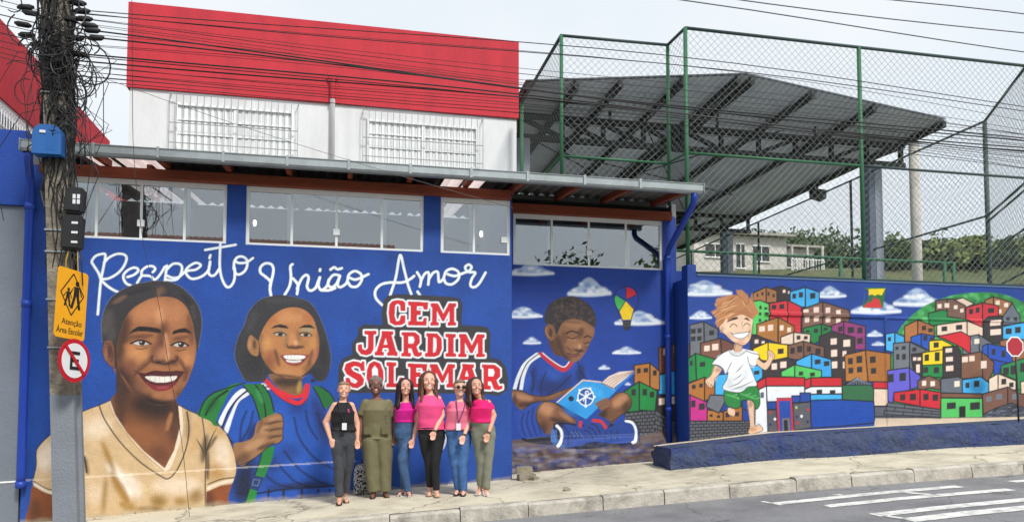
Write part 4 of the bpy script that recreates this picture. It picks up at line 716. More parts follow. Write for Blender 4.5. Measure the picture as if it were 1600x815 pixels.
# grime line at the foot of the wall
X_, Y_ = np.meshgrid(np.arange(A.nx), np.arange(A.ny)); U_ = A.u0 + X_ * A.c; Z_ = A.z0 + Y_ * A.c
nz = boxblur(np.random.default_rng(5).normal(0, 1, A.I.shape), 5); nz /= nz.std()
k = np.clip(1 - (Z_ - G(U_) - .01 - .012 * nz) / .05, 0, 1)[..., None] * .5; A.C = A.C * (1 - k) + lin((178, 168, 146)) * k
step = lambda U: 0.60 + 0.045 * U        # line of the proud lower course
k = (np.abs(Z_ - step(U_) - .012) < .011)[..., None] * .32 * (U_ < -2.3)[..., None]; A.C = A.C * (1 - k) + lin((226, 216, 200)) * k  # pale line in the pigment imitates light caught on the step's top edge
def keepA(U, Z):
    pier = ((U < -6.42) | ((U > -4.125) & (U < -3.865)) | ((U > -1.345) & (U < -1.09)) | (U > -.025)) & (Z < ZT + .11)
    return (Z > G(U) - .08) & ((Z < ZS) | pier)
A.build(wall1, m_mural, keepA, lambda U, Z: -0.022 * (Z < step(U)) * np.clip((-1.6 - U) / .8, 0, 1))
# ------------------------------------------------------------------ middle mural: boy reading, balloon-bulb, houses on the recessed wall
B = Canvas(-0.01, 2.96, 0.0, 4.5, 0.0095, S2, (17, 62, 154)); B.mottled(.035, None, 12, 6); B.mottled(.02, None, 3, 7)
def cloud_(cv, x, y, w, h, seed=0):
    g = random.Random(seed); cv.fill([(x, y + h * .85), (x + w * .12, y + h * .6), (x + w * .25, y + h * .45), (x + w * .35, y + h * .15), (x + w * .5, y), (x + w * .65, y + h * .2), (x + w * .78, y + h * .5), (x + w, y + h * .8), (x + w * .7, y + h), (x + w * .3, y + h)], (176, 196, 224), soft=h * .08, own=True)
    for i in range(16):
        t = g.random(); px_ = x + w * (.12 + .76 * t); top = y + h * (.75 - .62 * math.sin(math.pi * t)); py_ = top + g.random() * (y + h * .8 - top)
        cv.spot(px_, py_, w * g.uniform(.04, .09), h * g.uniform(.07, .14), (242, 247, 252) if i % 3 else (104, 136, 190), .75)
    cv.stroke([(x + w * .02, y + h * .88), (x + w * .5, y + h * .9), (x + w * .98, y + h * .84)], h * .16, (238, 244, 250), own=False, soft=h * .15)
B.part('painted_cloud'); B.zoom(795, 400, 5.433); cloud_(B, 0, 55, 385, 110, 1); B.part('painted_cloud'); cloud_(B, 505, 180, 360, 160, 2); B.part('painted_cloud'); cloud_(B, -40, 430, 325, 95, 3); B.part('painted_cloud'); cloud_(B, 122, 685, 150, 60, 4)
B.zoom(900, 420, 3.135); B.part('painted_cloud'); cloud_(B, 190, 205, 245, 70, 5); B.part('painted_cloud'); cloud_(B, 178, 380, 140, 36, 6); B.part('painted_cloud'); cloud_(B, 110, 470, 56, 20, 7); B.part('painted_cloud'); cloud_(B, 240, 553, 28, 14, 8)
B.part('painted_light_bulb'); bl = B.fill([(245, 84), (285, 98), (304, 135), (300, 180), (280, 215), (266, 255), (230, 255), (216, 220), (196, 185), (187, 145), (200, 105)], (28, 62, 160)); B.fill([(246, 88), (278, 98), (297, 125), (246, 146)], (214, 36, 52), False); B.fill([(196, 128), (240, 158), (212, 205), (196, 178), (188, 145)], (66, 178, 92), False); B.fill([(244, 156), (282, 196), (268, 248), (228, 248), (214, 208)], (242, 206, 28), False)
B.stroke([(246, 88), (246, 150), (296, 126)], 3, INK, False); B.stroke([(192, 125), (244, 155), (212, 206)], 3, INK, False); B.stroke([(244, 155), (284, 198)], 3, INK, False); B.stroke([(245, 84), (285, 98), (304, 135), (300, 180), (280, 215), (266, 255), (230, 255), (216, 220), (196, 185), (187, 145), (200, 105)], 4, INK, closed=True); B.fill([(228, 252), (270, 252), (268, 285), (258, 300), (242, 300), (230, 285)], (44, 44, 52), False); B.stroke([(230, 264), (268, 262)], 3, (90, 90, 100)); B.stroke([(232, 278), (266, 275)], 3, (90, 90, 100))
OUT = 1.9
def house(cv, faces, wins=(), wc=(40, 40, 44)):
    cv.part('painted_house'); k = cv.T[2]
    for poly, col in faces: cv.fill(poly, col, False)
    for poly, col in faces: cv.stroke(poly, OUT * k, INK, False, closed=True)
    for w in wins:
        x, y, a, b = w[:4]; c = w[4] if len(w) > 4 else wc; cv.fill([(x - a, y - b + a * .08), (x + a, y - b - a * .08), (x + a, y + b - a * .08), (x - a, y + b + a * .08)], c, False)
PK = (236, 212, 198); OR = (176, 112, 50); GRN = (18, 128, 62); SKY = (60, 172, 232); BR = (128, 86, 66); DK = (52, 44, 48); LG = (84, 196, 98); RED = (198, 34, 52); GY = (106, 110, 118); YE = (244, 208, 12); CRM = (228, 204, 182); PU = (140, 54, 116); MG = (190, 34, 130); RB = (24, 84, 188); VI = (98, 92, 204)
def bricks(cv, poly, rows, cols, col=(92, 94, 102)):
    cv.part('painted_brick_wall'); k = cv.T[2]; cv.fill(poly, col, False); (x0, y0), (x1, y1), (x2, y2), (x3, y3) = poly
    for r in range(rows + 1): t = r / rows; cv.stroke([(x0 + (x3 - x0) * t, y0 + (y3 - y0) * t), (x1 + (x2 - x1) * t, y1 + (y2 - y1) * t)], 1.5 * k, INK, False)
    for r in range(rows):
        for c in range(cols + 1):
            f = min(1, max(0, (c + (.5 if r % 2 else 0)) / cols)); P = lambda t: (x0 + (x1 - x0) * f + ((x3 + (x2 - x3) * f) - (x0 + (x1 - x0) * f)) * t, y0 + (y1 - y0) * f + ((y3 + (y2 - y3) * f) - (y0 + (y1 - y0) * f)) * t)
            cv.stroke([P(r / rows), P((r + 1) / rows)], 1.5 * k, INK, False)
house(B, [([(405, 385), (520, 350), (520, 520), (405, 510)], (112, 66, 48))], [(436, 405, 8, 16), (452, 400, 5, 14), (487, 392, 8, 18)], PK)
house(B, [([(405, 520), (520, 485), (520, 620), (405, 612)], SKY)])
house(B, [([(388, 620), (520, 615), (520, 790), (388, 700)], (48, 34, 38))], [(420, 648, 14, 16), (470, 642, 14, 18)], PK)
house(B, [([(285, 470), (362, 460), (362, 585), (285, 560)], OR), ([(362, 460), (410, 500), (410, 592), (362, 585)], (178, 116, 60))], [(308, 498, 9, 12), (342, 495, 11, 11), (386, 508, 9, 13)])
bricks(B, [(240, 705), (388, 690), (400, 850), (240, 850)], 9, 7); bricks(B, [(388, 690), (520, 770), (520, 860), (388, 850)], 7, 5)
house(B, [([(235, 600), (310, 550), (310, 695), (250, 700)], (20, 124, 60)), ([(310, 550), (398, 595), (388, 695), (310, 690)], (24, 136, 64))], [(282, 603, 11, 16), (337, 602, 11, 16), (372, 614, 11, 14)])
# painted ground
B.part('painted_ground'); B.zoom(795, 550, 4.29)
gd = B.fill([(-20, 590), (200, 572), (500, 580), (860, 570), (940, 545), (1000, 520), (1200, 560), (1200, 900), (-20, 900)], (90, 74, 72), False)
for i in range(260):
    g = random.Random(i); x, y = g.uniform(-10, 1150), g.uniform(600, 850); t = min(1, max(0, (y - 590) / 90)); c = [(112, 82, 66), (84, 80, 92), (40, 64, 136), (128, 122, 124), (26, 46, 112)][min(4, int(g.random() * 2 + t * 3))]
    B.spot(x, y, g.uniform(20, 70), g.uniform(4, 12), c, .6, g.uniform(-12, 6), gd)
# boy
B.part('painted_boy'); BS = (116, 76, 50)
shoe = (26, 62, 140)
B.fill([(85, 575), (180, 555), (300, 560), (330, 610), (220, 615), (120, 600)], (20, 24, 40))
sh2 = B.fill([(40, 400), (100, 380), (170, 345), (240, 335), (230, 470), (270, 550), (200, 565), (110, 575), (70, 540), (50, 470)], (26, 68, 160))
for st in ([(100, 410), (85, 480), (110, 560)], [(135, 390), (120, 470), (150, 560)], [(165, 370), (155, 450), (185, 555)], [(200, 360), (185, 430), (215, 540)]): B.stroke(st, 8, (12, 30, 80), clip=sh2, soft=8, own=False)
leg = B.fill([(235, 330), (310, 340), (400, 410), (470, 470), (480, 520), (360, 500), (300, 490), (290, 545), (240, 540), (190, 460), (185, 390)], BS); B.spot(252, 378, 60, 44, (186, 134, 96), .9, 20, leg); B.spot(380, 430, 60, 14, (170, 120, 84), .7, 35, leg); B.spot(360, 470, 90, 20, (52, 32, 28), .9, 20, leg); B.spot(230, 510, 30, 50, (56, 36, 30), .8, 0, leg); B.spot(320, 400, 30, 30, (120, 78, 54), .6, 0, leg); B.stroke([(235, 330), (310, 340), (400, 410), (445, 450)], 5, INK); B.stroke([(235, 332), (190, 390), (192, 460), (240, 540)], 5, INK)
leg2 = B.fill([(560, 460), (640, 380), (690, 300), (740, 268), (790, 275), (822, 320), (810, 380), (740, 430), (680, 490), (600, 520)], (110, 72, 48)); B.spot(745, 322, 66, 32, (186, 134, 96), .9, -35, leg2); B.spot(620, 430, 30, 60, (48, 30, 26), .9, 35, leg2); B.spot(790, 370, 30, 40, (62, 40, 32), .8, 0, leg2); B.stroke([(690, 300), (740, 268), (790, 275), (822, 320), (810, 380), (740, 430), (660, 490)], 5, INK)
for pts in ([(300, 490), (350, 485), (380, 520), (400, 600), (370, 632), (310, 630), (280, 580), (280, 540)],): s_ = B.fill(pts, (40, 84, 150))
B.fill([(300, 480), (480, 480), (620, 500), (700, 480), (720, 600), (400, 640)], (14, 22, 54)); B.fill([(360, 490), (480, 500), (560, 520), (620, 560), (560, 600), (440, 632), (370, 636)], shoe); B.fill([(560, 600), (600, 540), (700, 490), (790, 455), (850, 480), (870, 540), (840, 600), (700, 612)], shoe)
B.stroke([(322, 492), (348, 520), (356, 560), (345, 600), (322, 626)], 20, (226, 230, 234)); B.stroke([(785, 458), (828, 472), (850, 512), (852, 555), (836, 590), (815, 603)], 18, (232, 236, 240)); B.stroke([(370, 636), (440, 634), (560, 602), (700, 614), (810, 608)], 7, INK); B.stroke([(780, 450), (850, 460), (876, 530), (860, 600)], 6, INK); B.stroke([(360, 490), (400, 540), (390, 620)], 6, INK)
for x in (430, 455, 480): B.stroke([(x, 520), (x - 8, 580)], 5, (14, 20, 50)); B.stroke([(x - 10, 530), (x + 20, 570)], 4, (90, 120, 180))
for x in (650, 690, 730): B.stroke([(x, 520), (x - 8, 590)], 5, (14, 20, 50)); B.stroke([(x - 14, 550), (x + 24, 570)], 4, (60, 90, 160))
for x in (290, 300, 310, 320): B.stroke([(x, 520), (x - 4, 595)], 4, (90, 140, 210))
so = B.fill([(480, 520), (560, 450), (600, 425), (660, 450), (680, 480), (620, 540), (540, 590)], (28, 60, 140)); B.stroke([(565, 455), (620, 465), (655, 510)], 22, (196, 44, 50), clip=so)
for a in ((505, 520), (530, 500), (552, 478)): B.stroke([a, (a[0] + 35, a[1] + 15), (a[0] + 60, a[1] + 60)], 7, (12, 22, 60), clip=so)
B.fill([(445, 455), (495, 460), (490, 510), (455, 500)], (28, 60, 140), False); B.fill([(470, 458), (495, 462), (485, 505), (468, 500)], (196, 44, 50), False)
B.stroke([(120, 578), (300, 562), (600, 556), (850, 545)], 3, (130, 140, 170), alpha=.5, own=False)
# shirt, arms
ts = B.fill([(215, 0), (160, 20), (90, 80), (50, 160), (25, 245), (90, 252), (155, 280), (200, 300), (300, 290), (420, 230), (550, 190), (520, 100), (485, 50), (440, 10)], (26, 66, 156))
for x, y, rx, ry, c, a, ro in [(260, 230, 90, 70, (16, 36, 90), .8, 0), (160, 180, 20, 90, (14, 36, 96), .8, 10), (360, 200, 70, 50, (16, 38, 96), .7, -20), (480, 140, 30, 70, (14, 30, 80), .8, 0), (300, 150, 60, 40, (36, 88, 184), .6, 20), (130, 200, 24, 60, (36, 86, 186), .6, 10), (430, 90, 40, 30, (34, 80, 176), .5, 0)]: B.spot(x, y, rx, ry, c, a, ro, ts)
B.stroke([(185, 5), (110, 75), (65, 160), (38, 246)], 24, (228, 234, 240), clip=ts); B.stroke([(222, 10), (140, 65), (100, 150), (82, 250)], 24, (226, 232, 238), clip=ts); B.stroke([(200, 10), (125, 70), (82, 160), (60, 250)], 7, INK, clip=ts)
B.stroke([(215, 10), (285, 70), (370, 118), (430, 55)], 26, (190, 36, 52)); B.stroke([(228, 5), (290, 55), (368, 98), (410, 55)], 7, (236, 226, 226))
for st in ([(155, 130), (165, 200), (155, 280)], [(250, 130), (215, 220), (220, 290)], [(460, 60), (480, 120), (520, 180)], [(420, 150), (340, 230), (260, 280)]): B.stroke(st, 7, (10, 20, 60), clip=ts, own=False, soft=6)
ar = B.fill([(22, 250), (90, 258), (150, 285), (250, 292), (330, 265), (420, 232), (430, 250), (360, 285), (300, 320), (210, 330), (150, 345), (95, 385), (50, 360), (22, 310)], BS); B.spot(90, 298, 80, 22, (180, 130, 94), .85, 15, ar); B.spot(300, 285, 60, 14, (140, 94, 66), .7, -20, ar); B.spot(140, 345, 90, 16, (48, 30, 26), .9, -8, ar); B.spot(40, 320, 14, 50, (56, 36, 30), .7, 0, ar); B.stroke([(22, 250), (90, 258), (150, 285), (250, 292), (330, 265), (420, 232)], 5, INK); B.stroke([(95, 385), (150, 345), (210, 330), (300, 320)], 5, INK)
# book
B.part('painted_book')
B.fill([(625, 200), (670, 160), (740, 130), (838, 122), (800, 170), (705, 240)], (224, 204, 192), False); B.fill([(838, 122), (842, 140), (720, 255), (700, 240), (790, 170)], (34, 120, 200), False)
for k in range(4): B.stroke([(640 + k * 18, 205 + k * 8), (690 + k * 14, 170 + k * 8), (832, 126 + k * 3)], 3, (150, 120, 110))
B.fill([(318, 335), (495, 182), (610, 195), (715, 250), (715, 262), (515, 450)], (40, 150, 220), False); B.stroke([(322, 335), (495, 186), (612, 198), (708, 246)], 9, (214, 190, 176), False); B.stroke([(318, 338), (515, 450)], 5, INK, False); B.stroke([(620, 205), (710, 246)], 5, INK, False); B.spot(430, 380, 60, 40, (30, 130, 206), .6); B.spot(560, 260, 80, 30, (70, 176, 236), .5, 20)
B.ell(418, 310, 18, 18, (16, 40, 66)); B.ell(410, 306, 8, 8, (10, 18, 30))
B.ell(516, 298, 56, 62, WHITE, 0); B.ell(516, 298, 49, 55, (30, 88, 164), 0)
for a in (20, 92, 150, 205, 330): B.stroke([(516, 296), (516 + 50 * math.cos(R(a)), 296 + 56 * math.sin(R(a)))], 8, WHITE, False)
B.ell(524, 272, 14, 16, WHITE); B.ell(524, 272, 8, 9, (30, 88, 164)); B.stroke([(520, 275), (500, 325)], 6, WHITE)
for a in (0, 90, 160, 225, 300): B.ell(516 + 58 * math.cos(R(a)), 298 + 64 * math.sin(R(a)), 8, 8, WHITE)
B.part('painted_hand')
for k, (x, y) in enumerate([(600, 345), (612, 360), (622, 374), (630, 385)]): B.stroke([(x - 14 + k * 2, y), (x + 20, y - 18), (x + 60, y - 34)], 17, (130, 88, 62)); B.stroke([(x - 14, y + 9), (x + 20, y - 8), (x + 50, y - 20)], 3, (50, 32, 28))
# head
B.part('painted_head')
B.zoom(795, 400, 5.433)
B.fill([(340, 700), (350, 760), (400, 840), (520, 850), (500, 780), (450, 700)], (84, 54, 40))
bf = B.fill([(385, 640), (420, 600), (470, 545), (560, 530), (650, 550), (715, 590), (728, 640), (715, 690), (690, 730), (665, 790), (640, 830), (600, 880), (540, 900), (480, 870), (430, 800), (390, 720)], (138, 94, 64))
for x, y, rx, ry, c, a, ro in [(430, 760, 40, 100, (60, 40, 34), .9, -15), (560, 580, 90, 30, (168, 122, 88), .7, 8), (520, 740, 60, 40, (150, 104, 74), .7, 20), (660, 620, 50, 30, (150, 106, 76), .7, 20), (610, 650, 24, 50, (72, 48, 38), .8, 20), (590, 760, 40, 36, (166, 116, 84), .8, 0), (470, 690, 30, 60, (96, 64, 48), .7, 0), (600, 800, 50, 12, (60, 40, 34), .9, 8), (660, 760, 20, 40, (100, 68, 50), .8, 0), (600, 860, 50, 30, (130, 88, 62), .7, 0), (540, 705, 40, 14, (176, 128, 92), .7, 0), (660, 745, 22, 10, (176, 128, 92), .6, 0), (470, 860, 60, 40, (54, 36, 30), .9, 20), (540, 560, 80, 12, (92, 62, 46), .6, 5), (515, 790, 40, 14, (96, 62, 48), .7, 40)]: B.spot(x, y, rx, ry, c, a, ro, bf)
bh = B.fill([(305, 560), (305, 490), (330, 430), (380, 380), (450, 350), (530, 340), (610, 360), (680, 410), (725, 470), (742, 540), (735, 590), (718, 600), (650, 555), (560, 532), (480, 545), (440, 590), (420, 640), (400, 660), (380, 600), (340, 575)], (50, 46, 48))
for i in range(230):
    g = random.Random(900 + i); x, y = g.uniform(380, 735), g.uniform(345, 600); B.spot(x, y, 7, 5, (124, 98, 82) if i % 2 else (30, 26, 28), .75, g.uniform(0, 90), bh)
be = B.fill([(330, 575), (305, 610), (308, 660), (330, 700), (360, 720), (390, 690), (392, 630), (375, 590)], (130, 88, 62)); B.spot(355, 650, 16, 40, (60, 40, 34), .9, 0, be); B.stroke([(320, 600), (316, 650), (345, 690)], 7, (170, 124, 94), clip=be, soft=5, own=False); B.stroke([(330, 575), (305, 610), (308, 660), (330, 700), (360, 720)], 4, INK)
B.stroke([(490, 655), (530, 635), (590, 650)], 13, (36, 26, 26)); B.stroke([(640, 690), (670, 676), (700, 690)], 12, (36, 26, 26)); B.stroke([(500, 685), (535, 700), (575, 690)], 10, (40, 26, 24)); B.stroke([(635, 735), (655, 742), (680, 728)], 9, (40, 26, 24)); B.stroke([(545, 780), (570, 800), (610, 805), (618, 785)], 6, (44, 28, 26)); B.spot(600, 765, 10, 16, (214, 166, 132), .7)
B.zoom(780, 400, 2.396); B.stroke([(258, 366), (275, 376), (300, 368)], 7, (110, 58, 56)); B.stroke([(255, 362), (280, 368), (303, 358)], 3, (40, 24, 24))
B.part('painted_house'); B.mottled(.02, None, 2, 12)
X_, Y_ = np.meshgrid(np.arange(B.nx), np.arange(B.ny)); U_ = B.u0 + X_ * B.c; Z_ = B.z0 + Y_ * B.c; lowB = boxblur((Z_ < .62 + .06 * U_).astype(float), 4)
nzB = boxblur(np.random.default_rng(8).normal(0, 1, B.I.shape), 4); nzB /= nzB.std()
B.build(wall2, m_mural, lambda U, Z: (Z > G(U) - .08) & ((Z < ZS - .01) | (((U < .16) | (U > 2.74)) & (Z < ZT + .09))), lambda U, Z: -lowB * (.10 + .012 * nzB))
# ------------------------------------------------------------------ right mural
Cn = Canvas(2.925, 10.3, 0.35, 3.575, 0.0105, S3, (19, 63, 148)); Cn.mottled(.035, None, 12, 16); Cn.mottled(.02, None, 3, 17)
Cn.zoom(0, 0, 1); Cn.part('painted_cloud'); cloud_(Cn, 1060, 438, 84, 24, 21); Cn.part('painted_cloud'); cloud_(Cn, 1078, 485, 34, 13, 22); Cn.part('painted_cloud'); cloud_(Cn, 1272, 447, 50, 18, 23); Cn.part('painted_cloud'); cloud_(Cn, 1330, 466, 78, 24, 24); Cn.part('painted_cloud'); cloud_(Cn, 1396, 450, 76, 28, 25)
for k, a in enumerate([(1355, 516, 24, 9), (1362, 533, 20, 6), (1574, 468, 26, 10)]): Cn.part('painted_cloud'); cloud_(Cn, *a, 26 + k)
# green hill
Cn.part('painted_hill'); gh_ = Cn.fill([(1396, 545), (1405, 515), (1425, 492), (1450, 475), (1485, 462), (1520, 457), (1560, 458), (1595, 470), (1620, 490), (1660, 640), (1396, 640)], (46, 138, 70))
for i in range(420):
    g = random.Random(4000 + i); x, y = g.uniform(1396, 1640), g.uniform(455, 560); Cn.spot(x, y, 4.5, 3.2, [(96, 190, 112), (30, 106, 56), (64, 164, 86)][i % 3], .8, 0, gh_)
# kite
Cn.part('painted_kite'); Cn.zoom(1280, 440, 3.396); Cn.fill([(245, 30), (355, 30), (338, 140), (230, 138)], (40, 110, 52), False); Cn.fill([(262, 38), (350, 36), (332, 72), (310, 66), (296, 74), (280, 66), (262, 72)], (244, 210, 30), False); Cn.fill([(232, 136), (260, 108), (275, 110), (290, 82), (320, 96), (334, 138)], (206, 48, 58), False); Cn.fill([(243, 40), (262, 45), (262, 90), (240, 120)], (30, 60, 150), False)
Cn.zoom(1030, 480, 3.70)
house(Cn, [([(0, 225), (125, 180), (125, 360), (0, 370)], (112, 66, 48)), ([(125, 180), (175, 215), (175, 360), (125, 360)], (120, 72, 54))], [(95, 240, 10, 22), (150, 232, 13, 20)], PK)
house(Cn, [([(178, 100), (258, 82), (262, 300), (178, 300)], GY), ([(258, 82), (340, 125), (340, 300), (262, 300)], (98, 102, 110))], [(197, 137, 14, 14), (233, 133, 12, 14), (197, 181, 13, 14), (232, 179, 13, 13), (303, 146, 14, 14)])
house(Cn, [([(0, 370), (95, 355), (95, 480), (0, 500)], SKY), ([(95, 355), (140, 370), (140, 490), (95, 480)], (52, 160, 222))], [(107, 398, 6, 12), (127, 404, 6, 12)])
house(Cn, [([(0, 505), (130, 480), (130, 640), (0, 650)], (48, 34, 38))], [(70, 537, 18, 22)], PK)
house(Cn, [([(238, 205), (355, 178), (362, 300), (238, 300)], (120, 78, 62)), ([(355, 178), (430, 210), (430, 320), (362, 300)], (110, 70, 56))], [(276, 236, 16, 16), (324, 228, 18, 18)], PK)
house(Cn, [([(140, 315), (210, 265), (215, 420), (140, 440)], GRN), ([(210, 265), (330, 300), (330, 415), (215, 420)], (22, 138, 66))], [(160, 332, 7, 14), (185, 322, 9, 14), (250, 328, 16, 14)])
house(Cn, [([(128, 455), (262, 402), (262, 540), (128, 540)], (170, 108, 48)), ([(262, 402), (325, 430), (325, 520), (262, 540)], (160, 98, 42))], [(152, 472, 8, 14), (200, 458, 11, 12), (242, 450, 11, 12)])
house(Cn, [([(322, 390), (420, 380), (420, 510), (322, 505)], SKY)])
bricks(Cn, [(50, 690), (178, 660), (178, 775), (50, 720)], 6, 5); bricks(Cn, [(178, 655), (560, 655), (560, 735), (178, 770)], 6, 12)
house(Cn, [([(118, 545), (178, 505), (178, 655), (118, 655)], MG), ([(178, 505), (278, 548), (278, 655), (178, 655)], (196, 40, 136))], [(148, 565, 16, 20), (197, 556, 13, 20), (246, 572, 17, 19)])
house(Cn, [([(278, 590), (370, 605), (370, 655), (278, 655)], OR), ([(370, 600), (480, 560), (480, 655), (370, 655)], (166, 104, 46))], [(300, 624, 9, 8), (343, 630, 10, 8), (395, 620, 12, 14), (450, 616, 12, 12)])
house(Cn, [([(295, 505), (400, 508), (345, 610), (268, 572)], GY)])
Cn.zoom(1170, 440, 6.79)
house(Cn, [([(260, 70), (350, 45), (440, 75), (440, 220), (260, 220)], DK)], [(375, 100, 14, 16), (424, 112, 7, 14)], PK)
house(Cn, [([(45, 120), (185, 55), (185, 220), (45, 200)], (164, 112, 70)), ([(185, 55), (298, 95), (298, 215), (185, 225)], (156, 106, 66))], [(92, 142, 10, 18), (144, 126, 11, 18), (210, 128, 10, 20), (263, 146, 11, 18)])
house(Cn, [([(-40, 220), (120, 195), (215, 235), (215, 560), (-40, 560)], LG)], [(124, 272, 12, 20), (180, 282, 16, 13), (120, 340, 14, 16), (185, 338, 18, 16), (118, 408, 14, 16), (180, 410, 12, 10)])
house(Cn, [([(438, 105), (600, 58), (600, 265), (555, 270), (438, 205)], SKY), ([(600, 58), (748, 110), (748, 240), (600, 275)], (56, 166, 228))], [(482, 152, 20, 26), (553, 138, 22, 28), (678, 148, 28, 30)])
house(Cn, [([(220, 228), (412, 195), (412, 560), (220, 520)], (206, 46, 60)), ([(412, 195), (558, 265), (552, 560), (412, 560)], (200, 40, 56))], [(267, 268, 24, 24), (350, 262, 26, 26)])
house(Cn, [([(565, 290), (785, 212), (785, 560), (565, 560)], (124, 90, 78)), ([(785, 212), (1065, 300), (1065, 560), (785, 560)], (118, 84, 72))], [(608, 308, 28, 16), (716, 296, 28, 28), (618, 400, 24, 30), (716, 392, 26, 28), (840, 300, 24, 28), (950, 320, 24, 22), (840, 400, 24, 30), (950, 412, 24, 26)], PK)
Cn.zoom(1280, 440, 3.396)
house(Cn, [([(60, 235), (130, 208), (130, 350), (60, 330)], (146, 56, 118)), ([(130, 208), (245, 235), (245, 360), (130, 360)], PU)], [(112, 250, 12, 14), (168, 255, 17, 16), (216, 257, 14, 16), (216, 313, 15, 16)])
Cn.zoom(1170, 440, 6.79)
house(Cn, [([(580, 490), (770, 445), (770, 620), (690, 660), (580, 560)], (22, 124, 64)), ([(770, 445), (880, 480), (880, 620), (770, 620)], (20, 116, 60))], [(625, 525, 22, 12), (712, 518, 22, 22), (815, 500, 20, 16)])
house(Cn, [([(85, 450), (310, 375), (310, 650), (85, 570)], (166, 110, 52)), ([(310, 375), (485, 470), (485, 640), (310, 650)], (158, 102, 46))], [(141, 498, 30, 28), (231, 486, 28, 32), (349, 488, 20, 28), (428, 508, 20, 24)], PK)
house(Cn, [([(20, 575), (100, 570), (200, 620), (200, 780), (20, 780)], DK)], [(82, 632, 20, 20), (152, 640, 16, 12)], PK)
Cn.zoom(1280, 440, 3.396)
house(Cn, [([(0, 290), (70, 262), (190, 295), (190, 450), (145, 540), (60, 560), (0, 420)], DK)], [(77, 316, 16, 16), (146, 325, 18, 18), (79, 378, 16, 18), (134, 380, 10, 14), (80, 440, 16, 18), (132, 440, 6, 18)], PK)
Cn.zoom(1170, 440, 6.79)
house(Cn, [([(340, 585), (475, 535), (475, 668), (340, 660)], (230, 208, 188)), ([(475, 535), (655, 555), (650, 650), (475, 668)], (222, 200, 182))], [(528, 590, 20, 22), (605, 592, 20, 18)])
house(Cn, [([(415, 675), (580, 628), (585, 830), (415, 815)], (122, 86, 70)), ([(580, 628), (800, 690), (800, 830), (585, 830)], (116, 80, 66))], [(464, 730, 24, 32), (540, 712, 28, 34), (638, 712, 22, 30), (734, 738, 28, 32)])
Cn.zoom(1170, 550, 5.82)
house(Cn, [([(120, 70), (360, 50), (430, 90), (430, 250), (60, 260), (60, 120)], DK)], [(232, 128, 24, 28), (314, 112, 28, 28)], PK)
Cn.zoom(1170, 440, 6.79)
house(Cn, [([(45, 708), (205, 640), (205, 840), (140, 830), (50, 770)], YE), ([(205, 640), (412, 668), (412, 800), (240, 835), (205, 835)], (240, 200, 16))], [(338, 735, 32, 28)])
Cn.zoom(1170, 550, 5.82)
house(Cn, [([(430, 80), (570, 12), (570, 140), (430, 160)], SKY), ([(570, 12), (748, 65), (755, 225), (665, 225), (570, 140)], (50, 158, 222))], [(626, 86, 26, 22), (708, 102, 25, 22)])
house(Cn, [([(10, 130), (100, 110), (125, 150), (125, 230), (70, 270), (10, 200)], SKY)], [(72, 184, 24, 18)])
house(Cn, [([(295, 175), (418, 112), (418, 225), (295, 220)], LG), ([(418, 112), (662, 165), (660, 225), (510, 245), (418, 225)], (78, 190, 92))], [(474, 192, 20, 18), (579, 200, 22, 18)])
house(Cn, [([(872, 25), (1060, -20), (1085, 265), (880, 265)], (172, 112, 50)), ([(1060, -20), (1290, 10), (1290, 280), (1085, 265)], (164, 104, 46))], [(924, 80, 22, 28), (1005, 65, 26, 32), (928, 165, 22, 26), (1008, 156, 24, 26), (1128, 66, 26, 30), (1134, 168, 24, 26)])
# model school buildings
house(Cn, [([(1130, 265), (1290, 270), (1290, 330), (1130, 328)], RED), ([(1135, 328), (1290, 332), (1290, 490), (1135, 490)], CRM), ([(1140, 488), (1290, 488), (1290, 630), (1145, 640)], (88, 92, 104))])
house(Cn, [([(60, 350), (160, 305), (178, 725), (55, 740)], (230, 234, 238)), ([(160, 305), (508, 305), (508, 450), (165, 450)], (226, 232, 238)), ([(75, 270), (155, 225), (155, 305), (80, 345)], RED), ([(155, 222), (508, 228), (508, 305), (155, 305)], (196, 30, 44))], [(122, 388, 16, 26)], (84, 92, 108))
house(Cn, [([(508, 250), (565, 230), (565, 310), (508, 335)], RED), ([(565, 230), (845, 228), (848, 308), (565, 310)], (196, 30, 44)), ([(510, 335), (565, 312), (848, 308), (848, 378), (565, 380), (510, 370)], (228, 233, 238)), ([(562, 380), (848, 376), (848, 430), (562, 436)], SKY)], [(642, 356, 26, 18), (762, 358, 26, 16)])
house(Cn, [([(165, 450), (250, 445), (250, 520), (168, 520)], (16, 64, 150)), ([(168, 520), (250, 518), (265, 720), (172, 722)], (84, 84, 90)), ([(390, 395), (465, 393), (465, 460), (400, 462)], (20, 70, 160)), ([(465, 368), (560, 368), (560, 450), (465, 458)], (20, 68, 158)), ([(400, 460), (560, 448), (568, 685), (412, 708)], (88, 88, 94))])
Cn.part('painted_gate'); Cn.fill([(252, 415), (395, 412), (412, 715), (265, 722)], (196, 40, 62), False); Cn.fill([(272, 440), (378, 438), (390, 716), (284, 720)], (20, 70, 162), False); Cn.stroke([(252, 415), (395, 412), (412, 715)], 6, INK, False); Cn.fill([(302, 598), (372, 595), (378, 716), (306, 720)], (110, 110, 116), False); Cn.fill([(318, 615), (352, 613), (358, 716), (320, 718)], (30, 32, 38), False)
for x, y, c in [(433, 500, (170, 200, 130)), (480, 580, WHITE), (540, 520, RED), (445, 640, RED), (535, 630, (20, 40, 110)), (195, 655, (20, 40, 110)), (238, 606, WHITE), (195, 545, RED), (437, 585, (20, 40, 110))]: Cn.ell(x, y, 11, 13, c)
bw = [([(562, 436), (850, 428), (1138, 445), (1148, 638), (870, 668), (568, 688)], (14, 70, 166))]
